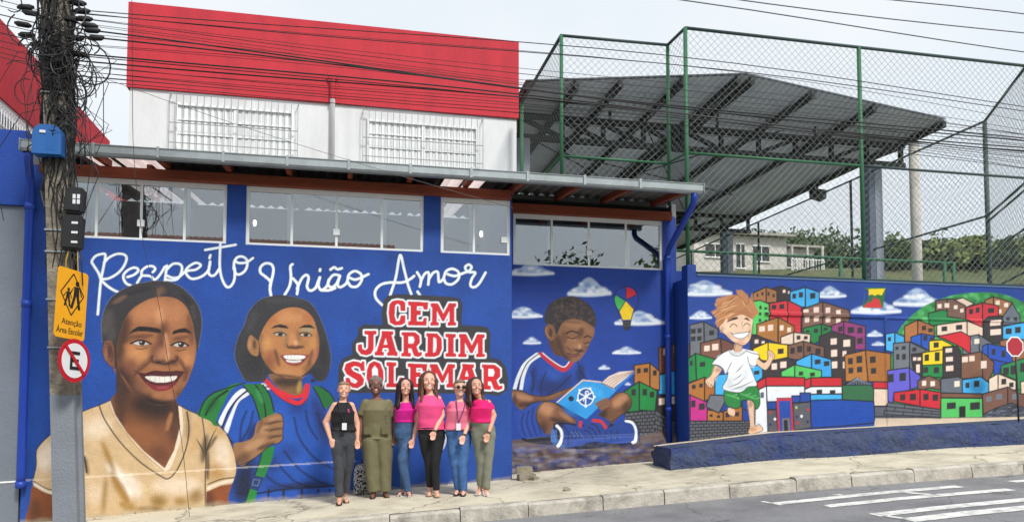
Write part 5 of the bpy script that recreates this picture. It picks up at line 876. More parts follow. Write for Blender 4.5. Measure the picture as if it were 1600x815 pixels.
house(Cn, bw); house(Cn, [([(848, 298), (1110, 295), (1135, 330), (1135, 445), (850, 430)], (44, 104, 66))])
Cn.part('painted_roof_truss'); Cn.fill([(880, 285), (985, 222), (1115, 296)], (40, 44, 50), False)
for x in range(900, 1110, 26): Cn.stroke([(x, 292), (985, 232)], 3, (150, 160, 170), False)
# right hillside
Cn.zoom(1380, 450, 7.41)
house(Cn, [([(20, 530), (135, 510), (135, 740), (20, 720)], (70, 178, 236)), ([(135, 510), (245, 560), (245, 760), (135, 740)], (56, 164, 224))], [(72, 588, 18, 24)])
house(Cn, [([(248, 440), (400, 365), (400, 640), (250, 640)], (172, 110, 62)), ([(400, 365), (590, 440), (590, 640), (400, 640)], (160, 102, 60))], [(472, 460, 24, 26), (548, 485, 26, 22)])
house(Cn, [([(605, 140), (800, 125), (800, 270), (605, 270)], (116, 86, 76))], [(652, 206, 24, 24), (738, 196, 28, 24)], (238, 220, 204))
house(Cn, [([(520, 290), (690, 250), (1100, 340), (1100, 400), (560, 430), (530, 400)], (24, 128, 68))])
Cn.zoom(1480, 450, 6.79)
house(Cn, [([(60, 130), (165, 100), (290, 165), (195, 205), (60, 200)], CRM)])
house(Cn, [([(0, 115), (55, 112), (195, 185), (195, 330), (0, 300)], (116, 86, 74))], [(5, 182, 16, 24), (90, 200, 20, 20), (156, 236, 18, 20)], (238, 220, 204))
house(Cn, [([(400, 130), (490, 90), (490, 300), (400, 300)], (164, 116, 78)), ([(490, 90), (690, 150), (640, 290), (490, 300)], (158, 108, 70))], [(535, 155, 22, 24), (626, 178, 22, 22), (560, 245, 16, 22)], (238, 220, 204))
house(Cn, [([(200, 205), (375, 155), (375, 420), (200, 330)], (206, 50, 62)), ([(375, 155), (545, 185), (545, 290), (400, 330), (375, 420)], (200, 44, 58))], [(253, 246, 22, 28), (323, 232, 20, 28), (466, 236, 32, 26)])
house(Cn, [([(590, 300), (690, 160), (770, 290), (770, 380), (590, 390)], (102, 112, 124))], [(644, 326, 18, 20), (724, 328, 20, 22)])
house(Cn, [([(385, 345), (440, 300), (590, 295), (585, 590), (500, 590), (385, 520)], (48, 46, 50))], [(510, 367, 56, 28), (514, 464, 56, 30)], PK)
house(Cn, [([(590, 405), (830, 355), (900, 380), (900, 560), (590, 540)], (64, 172, 232))], [(652, 456, 32, 30), (750, 442, 30, 32), (860, 440, 22, 30)])
house(Cn, [([(560, 555), (640, 540), (900, 545), (900, 800), (560, 780)], (150, 96, 66))])
house(Cn, [([(-110, 390), (210, 345), (212, 520), (-110, 500)], (232, 208, 188)), ([(210, 345), (380, 415), (380, 505), (300, 520), (212, 520)], (226, 202, 182))], [(126, 414, 34, 26), (-30, 430, 30, 26)])
house(Cn, [([(165, 520), (335, 490), (345, 700), (165, 700)], (104, 112, 124)), ([(335, 490), (490, 590), (380, 640), (370, 700), (345, 700)], (98, 104, 116))], [(230, 575, 24, 26), (314, 562, 26, 26)], (238, 224, 208))
house(Cn, [([(375, 610), (430, 588), (435, 745), (375, 710)], (26, 80, 186)), ([(430, 588), (620, 620), (690, 690), (690, 800), (435, 745)], (24, 76, 180))], [(490, 675, 20, 32), (598, 695, 22, 36)])
house(Cn, [([(435, 745), (690, 800), (560, 860), (560, 930), (500, 930), (480, 800)], (22, 72, 176))])
Cn.zoom(1380, 450, 7.41)
house(Cn, [([(620, 560), (900, 500), (1010, 560), (1010, 760), (900, 680), (720, 590)], (206, 34, 50))]); house(Cn, [([(320, 565), (440, 525), (440, 670), (320, 620)], (28, 88, 190)), ([(440, 525), (610, 555), (540, 610), (530, 725), (440, 670)], (26, 82, 184))], [(488, 576, 24, 30), (560, 585, 18, 20)])
Cn.zoom(1360, 430, 3.133)
house(Cn, [([(112, 332), (192, 325), (192, 480), (112, 480)], (108, 114, 124)), ([(192, 325), (275, 365), (245, 400), (240, 480), (192, 480)], (100, 104, 114))], [(130, 356, 8, 8), (163, 354, 10, 9), (134, 398, 8, 14), (164, 398, 9, 14), (215, 362, 10, 10)])
house(Cn, [([(200, 385), (255, 380), (255, 500), (215, 480), (205, 440)], (48, 42, 46))], [(217, 408, 8, 8), (239, 408, 8, 8), (233, 455, 9, 20)], PK)
house(Cn, [([(288, 320), (350, 315), (410, 345), (355, 350), (355, 372), (288, 372)], YE)], [(322, 340, 13, 13)])
house(Cn, [([(255, 378), (355, 362), (355, 438), (255, 440)], YE)], [(276, 402, 11, 16), (327, 397, 12, 22)])
house(Cn, [([(255, 440), (355, 434), (355, 500), (255, 495)], (24, 132, 66))], [(271, 462, 12, 14), (323, 463, 13, 15)])
house(Cn, [([(355, 352), (425, 345), (443, 370), (443, 505), (355, 500)], (50, 44, 48))], [(384, 366, 16, 10), (387, 409, 17, 11), (388, 454, 18, 13)], PK)
house(Cn, [([(445, 390), (545, 372), (550, 500), (445, 505)], (124, 86, 66)), ([(545, 372), (605, 425), (600, 470), (575, 520), (550, 500)], (118, 80, 62))], [(463, 411, 14, 13), (497, 406, 13, 13), (555, 436, 14, 18)], PK)
house(Cn, [([(345, 505), (430, 495), (450, 505), (450, 578), (345, 575)], (96, 104, 116))], [(424, 530, 13, 14)], (238, 224, 208))
house(Cn, [([(450, 510), (540, 495), (580, 525), (580, 570), (545, 585), (450, 575)], (60, 170, 230))], [(475, 537, 10, 13), (520, 530, 13, 15)])
house(Cn, [([(80, 465), (190, 450), (195, 560), (115, 575), (110, 625), (82, 615)], VI), ([(190, 450), (245, 490), (245, 540), (195, 560)], (90, 84, 196))], [(98, 502, 16, 20), (158, 496, 16, 20)])
house(Cn, [([(232, 515), (285, 490), (340, 512), (345, 560), (290, 550), (232, 565)], (120, 84, 70))], [(263, 527, 10, 12), (305, 529, 11, 12)], (240, 226, 208))
bricks(Cn, [(82, 620), (345, 655), (345, 705), (60, 700)], 4, 3, (96, 100, 110))
house(Cn, [([(115, 572), (243, 556), (243, 640), (115, 615)], (204, 32, 48)), ([(243, 556), (345, 572), (343, 655), (243, 640)], (208, 36, 52))], [(158, 596, 13, 15), (208, 594, 15, 16), (272, 594, 13, 16), (318, 597, 14, 16)])
house(Cn, [([(580, 505), (625, 480), (625, 560), (580, 570)], (232, 212, 192)), ([(625, 480), (712, 515), (712, 560), (625, 560)], (226, 204, 186))], [(653, 519, 12, 14), (690, 535, 11, 12)])
house(Cn, [([(640, 440), (752, 405), (880, 380), (880, 560), (715, 560), (712, 510), (640, 480)], (32, 130, 72))], [(664, 468, 14, 18), (700, 462, 14, 22), (745, 450, 12, 22)])
house(Cn, [([(735, 520), (880, 490), (880, 640), (740, 620)], CRM)])
house(Cn, [([(548, 580), (672, 545), (672, 650), (552, 680)], (120, 82, 68)), ([(672, 545), (740, 580), (800, 570), (800, 660), (672, 650)], (112, 76, 64))], [(580, 604, 13, 13), (630, 593, 15, 14), (706, 592, 12, 14)], (110, 118, 128))
Cn.part('painted_brick_wall'); rk = Cn.fill([(550, 680), (600, 655), (690, 625), (760, 650), (880, 660), (880, 700), (550, 700)], (66, 72, 86), False)
for i in range(60): g = random.Random(i + 77); x, y = g.uniform(560, 840), g.uniform(630, 695); Cn.stroke([(x, y), (x + g.uniform(10, 30), y - g.uniform(-4, 14))], 3, INK if i % 2 else (120, 128, 144), False, clip=rk)
Cn.stroke([(552, 678), (610, 650), (690, 622), (760, 650)], 5, INK, False)
house(Cn, [([(345, 575), (545, 578), (548, 600), (345, 598)], (122, 84, 62)), ([(345, 598), (548, 600), (550, 695), (345, 697)], LG)], [(396, 637, 22, 16), (512, 638, 24, 18), (450, 667, 16, 28, (24, 26, 26))])
Cn.part('painted_ground'); Cn.fill([(20, 722), (24, 698), (350, 697), (550, 695), (900, 688), (900, 760), (20, 770)], (206, 188, 168), False); Cn.stroke([(25, 690), (100, 690), (345, 697)], 6, (40, 44, 52), False)
# running boy
Cn.part('painted_running_boy'); CS = (228, 190, 162); Cn.zoom(1090, 560, 6.27)
Cn.fill([(300, 478), (360, 500), (362, 550), (340, 560), (305, 545), (292, 510)], CS); Cn.stroke([(300, 478), (292, 510), (305, 545), (340, 560)], 6, INK)
lg = Cn.fill([(485, 400), (552, 400), (560, 640), (600, 640), (640, 690), (610, 715), (520, 735), (495, 715), (512, 640)], CS); Cn.spot(520, 440, 20, 40, (150, 104, 76), .7, 0, lg); Cn.spot(540, 690, 50, 24, (196, 140, 96), .9, 0, lg); Cn.stroke([(485, 400), (512, 640), (495, 715), (520, 735), (610, 715), (642, 690), (600, 640), (560, 645), (552, 400)], 6, INK)
for pts in ([(268, 310), (410, 300), (440, 400), (415, 470), (370, 486), (290, 460), (265, 420)], [(400, 300), (575, 265), (612, 430), (575, 495), (555, 440), (520, 405), (440, 410), (430, 470), (490, 505), (430, 480), (420, 400)]):
    sh3 = Cn.fill(pts, (34, 126, 56)); Cn.stroke(pts, 8, INK, closed=True)
    for k in range(3): x, y = pts[0][0] + 40 + 50 * k, pts[0][1] + 40 + 18 * k; Cn.stroke([(x - 20, y), (x + 30, y + 14), (x + 80, y)], 12, (86, 176, 100), clip=sh3, soft=8, own=False)
tsh = Cn.fill([(215, -20), (160, 30), (140, 55), (200, 65), (250, 100), (270, 150), (300, 130), (285, 200), (245, 290), (340, 325), (430, 325), (500, 275), (580, 262), (555, 180), (520, 90), (560, 80), (585, 10), (590, -60), (520, -80), (400, -100), (280, -60)], (232, 236, 240))
for x, y, rx, ry, c, a, ro in [(300, 250, 40, 60, (190, 198, 208), .6, 20), (420, 290, 90, 16, (180, 190, 202), .7, -12), (470, 150, 24, 70, (196, 204, 214), .6, 0), (350, 60, 60, 14, (200, 206, 214), .6, -40)]: Cn.spot(x, y, rx, ry, c, a, ro, tsh)
Cn.zoom(1090, 445, 6.27); Cn.fill([(300, 640), (340, 640), (400, 660), (470, 635), (520, 660), (600, 690), (575, 780), (510, 770), (490, 830), (250, 830), (230, 790), (140, 770), (200, 690)], (234, 238, 242), False)
Cn.stroke([(300, 640), (240, 670), (170, 730), (140, 770)], 7, INK); Cn.stroke([(470, 640), (530, 665), (608, 690), (580, 775), (550, 795), (505, 770), (490, 700)], 7, INK); Cn.stroke([(305, 645), (350, 685), (410, 690), (480, 645)], 6, INK); Cn.stroke([(320, 640), (360, 668), (420, 668), (462, 640)], 5, (150, 156, 166)); Cn.zoom(1090, 560, 6.27)
Cn.stroke([(140, 55), (200, 65), (250, 100), (272, 152), (300, 100), (330, 40)], 7, INK); Cn.stroke([(300, 130), (285, 200), (245, 290), (340, 325), (430, 325), (500, 275), (580, 262), (555, 180), (510, 60)], 7, INK)
for st in ([(370, 140), (410, 100), (445, 55)], [(300, 280), (400, 240), (460, 180)], [(330, 300), (430, 270), (560, 210)], [(345, 210), (400, 180), (430, 150)]): Cn.stroke(st, 8, (60, 64, 72), taper=True)
am3 = Cn.fill([(165, 70), (235, 105), (205, 160), (165, 230), (160, 270), (140, 278), (120, 280), (95, 260), (75, 225), (90, 195), (130, 160)], CS); Cn.spot(200, 110, 26, 20, (170, 120, 92), .7, 0, am3); Cn.stroke([(165, 75), (130, 160), (90, 195), (75, 228), (95, 262), (120, 280), (135, 250), (150, 278), (165, 240), (165, 200), (205, 160), (238, 108)], 6, INK)
Cn.stroke([(105, 262), (112, 235)], 4, INK); Cn.stroke([(86, 248), (98, 225)], 4, INK)
Cn.zoom(1090, 445, 6.27)
am4 = Cn.fill([(585, 720), (650, 760), (690, 720), (685, 660), (700, 635), (740, 665), (758, 700), (735, 735), (700, 800), (660, 830), (600, 790), (575, 760)], CS); Cn.stroke([(590, 715), (650, 760), (690, 715), (682, 660), (702, 635), (742, 668), (758, 702), (735, 735), (700, 800), (660, 832), (590, 790)], 6, INK)
for k in range(3): Cn.stroke([(700 + k * 18, 652 + k * 18), (698 + k * 18, 690 + k * 10)], 5, (90, 60, 50))
Cn.fill([(370, 560), (440, 570), (432, 640), (400, 658), (355, 645)], (206, 162, 134)); Cn.stroke([(372, 565), (358, 645)], 5, INK); Cn.stroke([(440, 575), (434, 640)], 5, INK)
fc = Cn.fill([(215, 400), (250, 330), (300, 300), (400, 270), (520, 300), (540, 380), (530, 470), (510, 540), (460, 585), (400, 575), (330, 540), (270, 480), (225, 455)], (234, 196, 168))
for x, y, rx, ry, c, a, ro in [(300, 510, 40, 40, (196, 148, 116), .6, 30), (450, 400, 20, 40, (244, 214, 190), .6, 0), (240, 430, 16, 24, (176, 126, 98), .7, 0), (420, 565, 50, 14, (190, 140, 108), .7, 5), (510, 460, 20, 60, (204, 158, 128), .6, 8)]: Cn.spot(x, y, rx, ry, c, a, ro, fc)
Cn.stroke([(215, 400), (210, 430), (240, 455), (265, 490), (330, 545), (400, 580), (460, 588), (512, 540), (532, 470), (541, 380)], 7, INK)
Cn.fill([(285, 365), (320, 330), (388, 312), (388, 332), (330, 348)], (34, 24, 22)); Cn.fill([(455, 330), (480, 318), (508, 340), (512, 352), (480, 340)], (34, 24, 22)); Cn.stroke([(318, 415), (335, 388), (365, 384), (388, 408)], 8, (34, 24, 22)); Cn.stroke([(450, 400), (470, 378), (495, 378), (512, 396)], 8, (34, 24, 22)); Cn.stroke([(438, 360), (434, 400), (452, 430)], 5, (150, 100, 80))
Cn.fill([(335, 475), (400, 468), (505, 456), (490, 490), (450, 518), (400, 522), (360, 505)], (240, 242, 242)); Cn.stroke([(325, 465), (345, 478), (410, 470), (505, 458), (514, 446)], 7, INK); Cn.stroke([(338, 478), (360, 506), (400, 523), (450, 519), (490, 492), (506, 458)], 6, INK); Cn.stroke([(410, 535), (435, 542), (460, 532)], 5, (150, 100, 80))
Cn.fill([(300, 300), (400, 230), (480, 200), (560, 260), (545, 330), (500, 318), (440, 290), (380, 305), (300, 345)], (176, 118, 76)); hr_ = Cn.fill([(245, 380), (200, 420), (170, 370), (185, 330), (130, 260), (190, 230), (165, 190), (190, 130), (300, 100), (390, 95), (375, 50), (430, 45), (490, 95), (515, 140), (535, 70), (545, 150), (600, 270), (545, 330), (520, 270), (470, 220), (400, 260), (330, 310), (280, 330)], (184, 126, 82), False)
for i in range(46):
    g = random.Random(i + 5); x, y = g.uniform(170, 520), g.uniform(90, 330); d = 60 + g.random() * 50; Cn.stroke([(x, y), (x - d * .5, y + 18), (x - d, y + 30 + g.random() * 30)] if x < 430 else [(x, y), (x + 20, y + 40), (x + 40, y + d)], 7, [(226, 178, 130), (138, 84, 50), (206, 152, 104)][i % 3], clip=hr_, own=False, taper=True)
for st in ([(390, 95), (440, 140), (480, 190)], [(490, 95), (500, 140), (490, 190)], [(200, 420), (220, 380), (260, 350)]): Cn.stroke(st, 5, (120, 76, 50), own=False)
X_, Y_ = np.meshgrid(np.arange(Cn.nx), np.arange(Cn.ny)); U_ = Cn.u0 + X_ * Cn.c; Z_ = Cn.z0 + Y_ * Cn.c
Cn.mottled(.02, None, 2, 19)
zl = float(uz(1290, 492, S3)[1]); ug = float(uz(1383, 580, S3)[0]); ul = float(uz(1195, 490, S3)[0])
def dispC(U, Z):
    d = np.zeros_like(U); d[(np.abs(Z - zl) < .028) & (U > ul) & (U < ug)] = -.03
    d[(Z < zl) & (U > ug) & (U < ug + .045)] = -.02; d[(np.abs(Z - zl + .02) < .02) & (U > ug)] = -.015
    return d
Cn.build(cwall.children[0], m_mural, lambda U, Z: (Z > 0.4) & ((Z < 3.395) | ((U < 3.075) & (Z < 3.57))), dispC)
# ================================================================== people
def rcone(mb, p, q, r0, r1, n=14, flat=0):       # rounded cone; flat=1 leaves the far end cut straight
    p, q = Vector(p), Vector(q); d = (q - p).normalized(); pts = []; rs = []
    for a in (-85, -60, -35, -12): pts.append(p + d * math.sin(R(a)) * r0); rs.append(r0 * math.cos(R(a)))
    pts.append(p.lerp(q, .5)); rs.append((r0 + r1) / 2)
    if flat: pts.append(q); rs.append(r1)
    else:
        for a in (12, 35, 60, 85): pts.append(q + d * math.sin(R(a)) * r1); rs.append(r1 * math.cos(R(a)))
    mb.tube(pts, rs, n)
def ellip(mb, c, r, nu=18, nv=12):
    vs_ = []; fs = []
    for i in range(1, nv):
        t = math.pi * i / nv
        for k in range(nu): a = 2 * math.pi * k / nu; vs_.append((c[0] + r[0] * math.sin(t) * math.cos(a), c[1] + r[1] * math.sin(t) * math.sin(a), c[2] + r[2] * math.cos(t)))
    vs_ += [(c[0], c[1], c[2] + r[2]), (c[0], c[1], c[2] - r[2])]; T, Bt = len(vs_) - 2, len(vs_) - 1
    for i in range(nv - 2):
        for k in range(nu): a = i * nu + k; b = i * nu + (k + 1) % nu; fs.append((a, a + nu, b + nu, b))
    for k in range(nu): fs.append((T, k, (k + 1) % nu)); fs.append((Bt, (nv - 2) * nu + (k + 1) % nu, (nv - 2) * nu + k))
    mb.add(vs_, fs)
def loft(mb, rings, n=24):                       # rings of (x, y, z, rx, ry) bottom to top
    vs_ = []
    for x, y, z, rx, ry in rings:
        for k in range(n): a = 2 * math.pi * k / n; c, s = math.cos(a), math.sin(a); e = .92; vs_.append((x + rx * math.copysign(abs(c) ** e, c), y + ry * math.copysign(abs(s) ** e, s), z))
    fs = [(i * n + k, i * n + (k + 1) % n, (i + 1) * n + (k + 1) % n, (i + 1) * n + k) for i in range(len(rings) - 1) for k in range(n)]
    fs += [tuple(range(n))[::-1], tuple(range((len(rings) - 1) * n, len(rings) * n))]; mb.add(vs_, fs)
def fuse(name, mb, vox, smooth=3, wrinkle=0, seed=0):
    me = mb.mesh(name + '_raw'); ob = bpy.data.objects.new('tmp', me); COL.objects.link(ob)
    rm = ob.modifiers.new('r', 'REMESH'); rm.mode = 'VOXEL'; rm.voxel_size = vox
    if smooth: sm = ob.modifiers.new('s', 'SMOOTH'); sm.iterations = smooth; sm.factor = .5
    dg = bpy.context.evaluated_depsgraph_get(); out = bpy.data.meshes.new_from_object(ob.evaluated_get(dg)); out.name = name
    bpy.data.objects.remove(ob); bpy.data.meshes.remove(me)
    if wrinkle:
        n = len(out.vertices); co = np.empty(n * 3); out.vertices.foreach_get('co', co); co = co.reshape(-1, 3); no = np.empty(n * 3); out.vertex_normals.foreach_get('vector', no); no = no.reshape(-1, 3)
        g = np.random.default_rng(abs(int(seed))); d = np.zeros(n)
        for _ in range(9): k = g.normal(0, 1, 3) * np.array([14, 14, 20]); d += np.sin(co @ k + g.uniform(0, 6))
        co += no * (d / 3 * wrinkle)[:, None]; out.vertices.foreach_set('co', co.ravel()); out.update()
    out.shade_smooth(); return out
m_skin = mat('skin', (0, 0, 0), 0.55, 0.04, 20, attr='pigment')
def cloth(n, c, var=.10, sc=14, tint=None, tamt=0): return mat('cloth ' + n, c, .85, var, sc, .35, 160, tint=tint, tamt=tamt, tscale=5)
def hand(mb, w, d, side, open_=.0):              # w wrist, d direction of the hand, five unequal, slightly curled fingers
    w = Vector(w); d = Vector(d).normalized(); x = Vector((1, 0, 0)) - d * d.x; x.normalize(); yv = d.cross(x)
    c = w + d * .045; rcone(mb, w, c, .023, .027, 10); rcone(mb, c - x * .018, c + d * .035 - x * .022, .016, .014, 8); rcone(mb, c + x * .018, c + d * .035 + x * .022, .016, .014, 8); rcone(mb, c, c + d * .04, .02, .016, 8)
    for k, (o, l) in enumerate(((-.027, .052), (-.009, .064), (.010, .060), (.028, .046))):
        a = c + d * .038 + x * o; b = a + d * l * .5 + yv * .004; e = b + d * l * .42 + yv * .016 * (1 if side > 0 else -1); mb.tube([a - d * .01, b, e], [.0095, .009, .007], 8)
    t0 = w + d * .025 - x * side * .02; t1 = t0 + d * .03 - x * side * .024; t2 = t1 + d * .028 - x * side * .006; mb.tube([t0, t1, t2], [.013, .0115, .009], 8)
def person(spec):
    zx, zy, zk, s = spec['zoom']; foot = spec['foot']
    u0, z0 = [float(v) for v in uz(zx + foot[0] / zk, zy + foot[1] / zk, s)]
    zg = gz(u0, s) + .004; sc = spec.get('scale', 1)
    def J(p, y=0.0):
        u, z = uz(zx + p[0] / zk, zy + p[1] / zk, s + y); return Vector((float(u) - u0, y, (float(z) - z0)))
    root = thing('person', spec['label'], 'person', (u0, s, zg), 'women posing in a row by the mural'); BASE[root.name] = (0, 0, 0)
    S = spec; top = J(S['top']); chin = J(S['chin']); H = (top.z - chin.z); hc = Vector(((top.x + chin.x) / 2, -.01, (top.z + chin.z) / 2)); hw = H * .365
    shl, shr = J(S['sh'][0]), J(S['sh'][1]); mid = (shl + shr) / 2; half = abs(shr.x - shl.x) / 2; wz = J((0, S['waist'][1])).z; wx = J((S['waist'][0], S['waist'][1])).x; wr = S['waist'][2]; hz = J((0, S['hip'][1])).z; hx = J((S['hip'][0], S['hip'][1])).x; hrr = S['hip'][2]
    def torso(k, ztop=None):
        zt = shl.z * .5 + shr.z * .5
        return [(hx, .02, hz - .085, hrr * .5 + k, .05 + k), (hx, .015, hz - .05, hrr * .86 + k, .075 + k), (hx, .012, hz + .04, hrr + k, .094 + k), (hx, .008, (hz + wz) / 2, (hrr + wr) / 2 + k, .094 + k), (wx, -.002, wz, wr + k, .090 + k), ((wx + mid.x) / 2, -.018, (wz + zt) / 2 + .02, (wr + half * .74) * .5 + .012 + k, .122 + k), (mid.x, -.012, zt - .115, half * .77 + k, .112 + k), (mid.x, .0, zt - .05, half * .68 + k, .085 + k), (mid.x, .005, zt - .01, half * .47 + k * .6, .065 + k * .5), (mid.x, .01, zt + .014, half * .33 + k * .3, .05 + k * .3)]
    # ---- body
    mb = MB(); loft(mb, torso(0))
    rcone(mb, (mid.x, .01, mid.z), (hc.x, .0, chin.z + H * .12), .05, .048)
    ellip(mb, (hc.x, .01, hc.z + H * .08), (hw, hw * 1.22, H * .42)); ellip(mb, (hc.x, -.012, chin.z + H * .24), (hw * .82, hw * .95, H * .25)); ellip(mb, (hc.x, -.02 - hw * .5, chin.z + H * .09), (hw * .4, hw * .45, H * .1))
    fy = -.012 - hw * 1.08
    rcone(mb, (hc.x, fy + .008, hc.z + H * .06), (hc.x, fy - .012, hc.z - H * .07), .009, .014, 10)
    for sg in (-1, 1): ellip(mb, (hc.x + sg * hw * 1.0, .015, hc.z - H * .02), (.011, .02, H * .12), 10, 8); ellip(mb, (hc.x + sg * hw * .5, fy + .028, hc.z - H * .12), (hw * .36, .024, H * .1), 10, 8)
    for sg, (e, w_, hd) in zip((-1, 1), S['arms']):
        sh_ = shl if sg < 0 else shr; sp = Vector((sh_.x - sg * .048, .0, sh_.z - .06)); ej, wj = J(e[:2], e[2]), J(w_[:2], w_[2]); hj = J(hd[:2], hd[2])
        ar_ = S.get('armr', 1) * 1.14; rcone(mb, sp, ej, .047 * ar_, .037 * ar_); rcone(mb, ej, wj, .037 * ar_, .024); hand(mb, wj, hj - wj, sg)
    for sg, (h, k, a) in zip((-1, 1), S['legs']):
        hj, kj, aj = J(h[:2], h[2]), J(k[:2], k[2]), J(a[:2], a[2]); rcone(mb, hj, kj, .07, .048); rcone(mb, kj, aj, .05, .036); ft = S['feet'][0 if sg < 0 else 1]; dx = ft[0]; rcone(mb, (aj.x, aj.y + .02, .04), (aj.x + dx, aj.y - .14, .026), .034, .022)
    me = fuse('body', mb, .0085, 2); n = len(me.vertices); co = np.empty(n * 3); me.vertices.foreach_get('co', co); co = co.reshape(-1, 3); sk_ = lin(S['skin']); C_ = np.tile(sk_, (n, 1))
    def dab(c, r, col, a=1.0):
        d = (((co - np.array(c)) / np.array(r)) ** 2).sum(1); k = np.clip((1.25 - d) / .5, 0, 1)[:, None] * a; C_[:] = C_ * (1 - k) + lin(col) * k
    fz = lambda t: hc.z + H * t
    for sg in (-1, 1):
        dab((hc.x + sg * hw * .62, fy + .01, fz(-.14)), (.022, .04, .02), tuple(np.array(S['skin']) * .55 + np.array((220, 90, 90)) * .45), .35)
        dab((hc.x + sg * hw * .42, fy + .015, fz(.045)), (.015, .03, .0055), (214, 206, 200), .8); dab((hc.x + sg * hw * .42, fy + .01, fz(.045)), (.0095, .03, .006), (40, 26, 22)); dab((hc.x + sg * hw * .42, fy + .015, fz(.14)), (.022, .03, .005), S.get('brow', (60, 42, 36)), .9)
    dab((hc.x, fy + .02, fz(-.235)), (.031, .045, .0125), (176, 58, 66)); dab((hc.x, fy + .02, fz(-.23)), (.024, .045, .007), (244, 240, 236)); dab((hc.x, fy + .0, fz(-.13)), (.014, .02, .006), tuple(np.array(S['skin']) * .7), .7)
    at = me.color_attributes.new('pigment', 'FLOAT_COLOR', 'POINT'); at.data.foreach_set('color', np.concatenate([C_, np.ones((n, 1))], 1).astype(np.float32).ravel())
    part('body', me, m_skin, root)
    # ---- top
    mb = MB(); hem = J((0, S['hem'])).z; rg = [r for r in torso(.022) if r[2] > hem + .02][:-1]; lo = S.get('hemr', rg[0][3]); rg = [(hx if hem < wz else wx, -.004, hem, lo, .124 if hem < wz else .118)] + rg
    neck = S.get('neck', 'crew'); loft(mb, rg)
    for sg, (e, w_, hd) in zip((-1, 1), S['arms']):
        if not S['sleeve']: continue
        sh_ = shl if sg < 0 else shr; sp = Vector((sh_.x - sg * .05, .0, sh_.z - .06)); ej = J(e[:2], e[2]); rcone(mb, sp, sp.lerp(ej, S['sleeve']), .059, .064 * S.get('slr', 1), 16, 1)
        if S.get('ruffle'): rcone(mb, sp, sp.lerp(ej, .4) + Vector((sg * .012, 0, 0)), .05, .07, 16, 1)
    part('blouse' if S.get('ruffle') else ('tunic' if S.get('tunic') else 'shirt'), fuse('top', mb, .0105, 2, .0045, int(u0 * 100)), S['topm'], root)
    # ---- trousers
    mb = MB(); tr = [r for r in torso(.015) if r[2] < wz + .05]; wt = J((0, S['wtop'])).z; tr = [r for r in tr if r[2] < wt - .01] + [(wx, -.003, wt, wr + .016, .112)]; loft(mb, tr)
    for sg, (h, k, a) in zip((-1, 1), S['legs']):
        hj, kj, aj = J(h[:2], h[2]), J(k[:2], k[2]), J(a[:2], a[2]); f = S.get('flare', 1.0); q = aj.lerp(kj, S.get('crop', .04)); rcone(mb, hj, kj, S['hip'][2] * .59 * S.get('thigh', 1), .067 * f, 16); rcone(mb, kj, q, .067 * f, .052 * (f ** 1.35), 16, 1)
    part('trousers', fuse('trousers', mb, .0105, 2, .0045, 7 + int(u0 * 50)), S['trm'], root)
    # ---- shoes
    for sg, (h, k, a) in zip((-1, 1), S['legs']):
        aj = J(a[:2], a[2]); dx, st, mm = S['feet'][0 if sg < 0 else 1]; mb = MB(); z0_ = .0
        L = .155; rings = []
        for t, w_, hgt in ((0, .030, .05), (.12, .036, .07), (.35, .034, .065), (.6, .041, .052), (.85, .040, .036), (1, .022, .022)):
            y = aj.y + .065 - t * (L + .065); x = aj.x + dx * t; n = 10; hh = hgt * (1 if st == 'shoe' else .55)
            rings.append([(x + w_ * math.cos(2 * math.pi * i / n), y, max(0.0, hh / 2 + hh / 2 * math.sin(2 * math.pi * i / n))) for i in range(n)])
        vs_ = [q for r_ in rings for q in r_]; fs = [(i * 10 + k_, i * 10 + (k_ + 1) % 10, (i + 1) * 10 + (k_ + 1) % 10, (i + 1) * 10 + k_) for i in range(5) for k_ in range(10)] + [tuple(range(10))[::-1], tuple(range(50, 60))]
        mb.add(vs_, fs); mb.smooth = True; sh_o = part('shoe', mb, mm, root)
        if S.get('sole'):
            mb = MB(); mb.prism([(aj.x + dx * t + o * w_, aj.y + .068 - t * (L + .068)) for o in (1,) for t, w_ in ((0, .03), (.3, .037), (.65, .044), (1, .024))] + [(aj.x + dx * t - w_, aj.y + .068 - t * (L + .068)) for t, w_ in ((1, .024), (.65, .044), (.3, .037), (0, .03))], 2, .0005, .02); part('sole', mb, mat('white rubber', (226, 226, 224), .6, .05), sh_o)
    # ---- hair
    mb = MB(); rnd = random.Random(int(u0 * 1000)); ty = S['hair']
    def cap(yb, zb, kx, ky, kz): ellip(mb, (hc.x, yb, hc.z + H * zb), (hw * kx, hw * ky, H * kz))
    if ty == 'tied': cap(.035, .13, 1.10, 1.18, .42); ellip(mb, (hc.x, .10, hc.z + H * .05), (.04, .045, .05)); ellip(mb, (hc.x, -.008, hc.z + H * .37), (hw * .92, hw * .92, H * .15))
    elif ty == 'short':
        cap(.03, .16, 1.14, 1.2, .42)
        for i in range(60): a = rnd.uniform(0, 6.28); t = rnd.uniform(0, 1.2); ellip(mb, (hc.x + hw * 1.08 * math.sin(t) * math.cos(a), .02 + hw * 1.15 * math.sin(t) * math.sin(a), hc.z + H * .14 + H * .42 * math.cos(t)), (.017, .017, .017), 8, 6)
    else:
        cap(.035, .13, 1.22, 1.26, .45); L_ = S.get('hlen', .26)
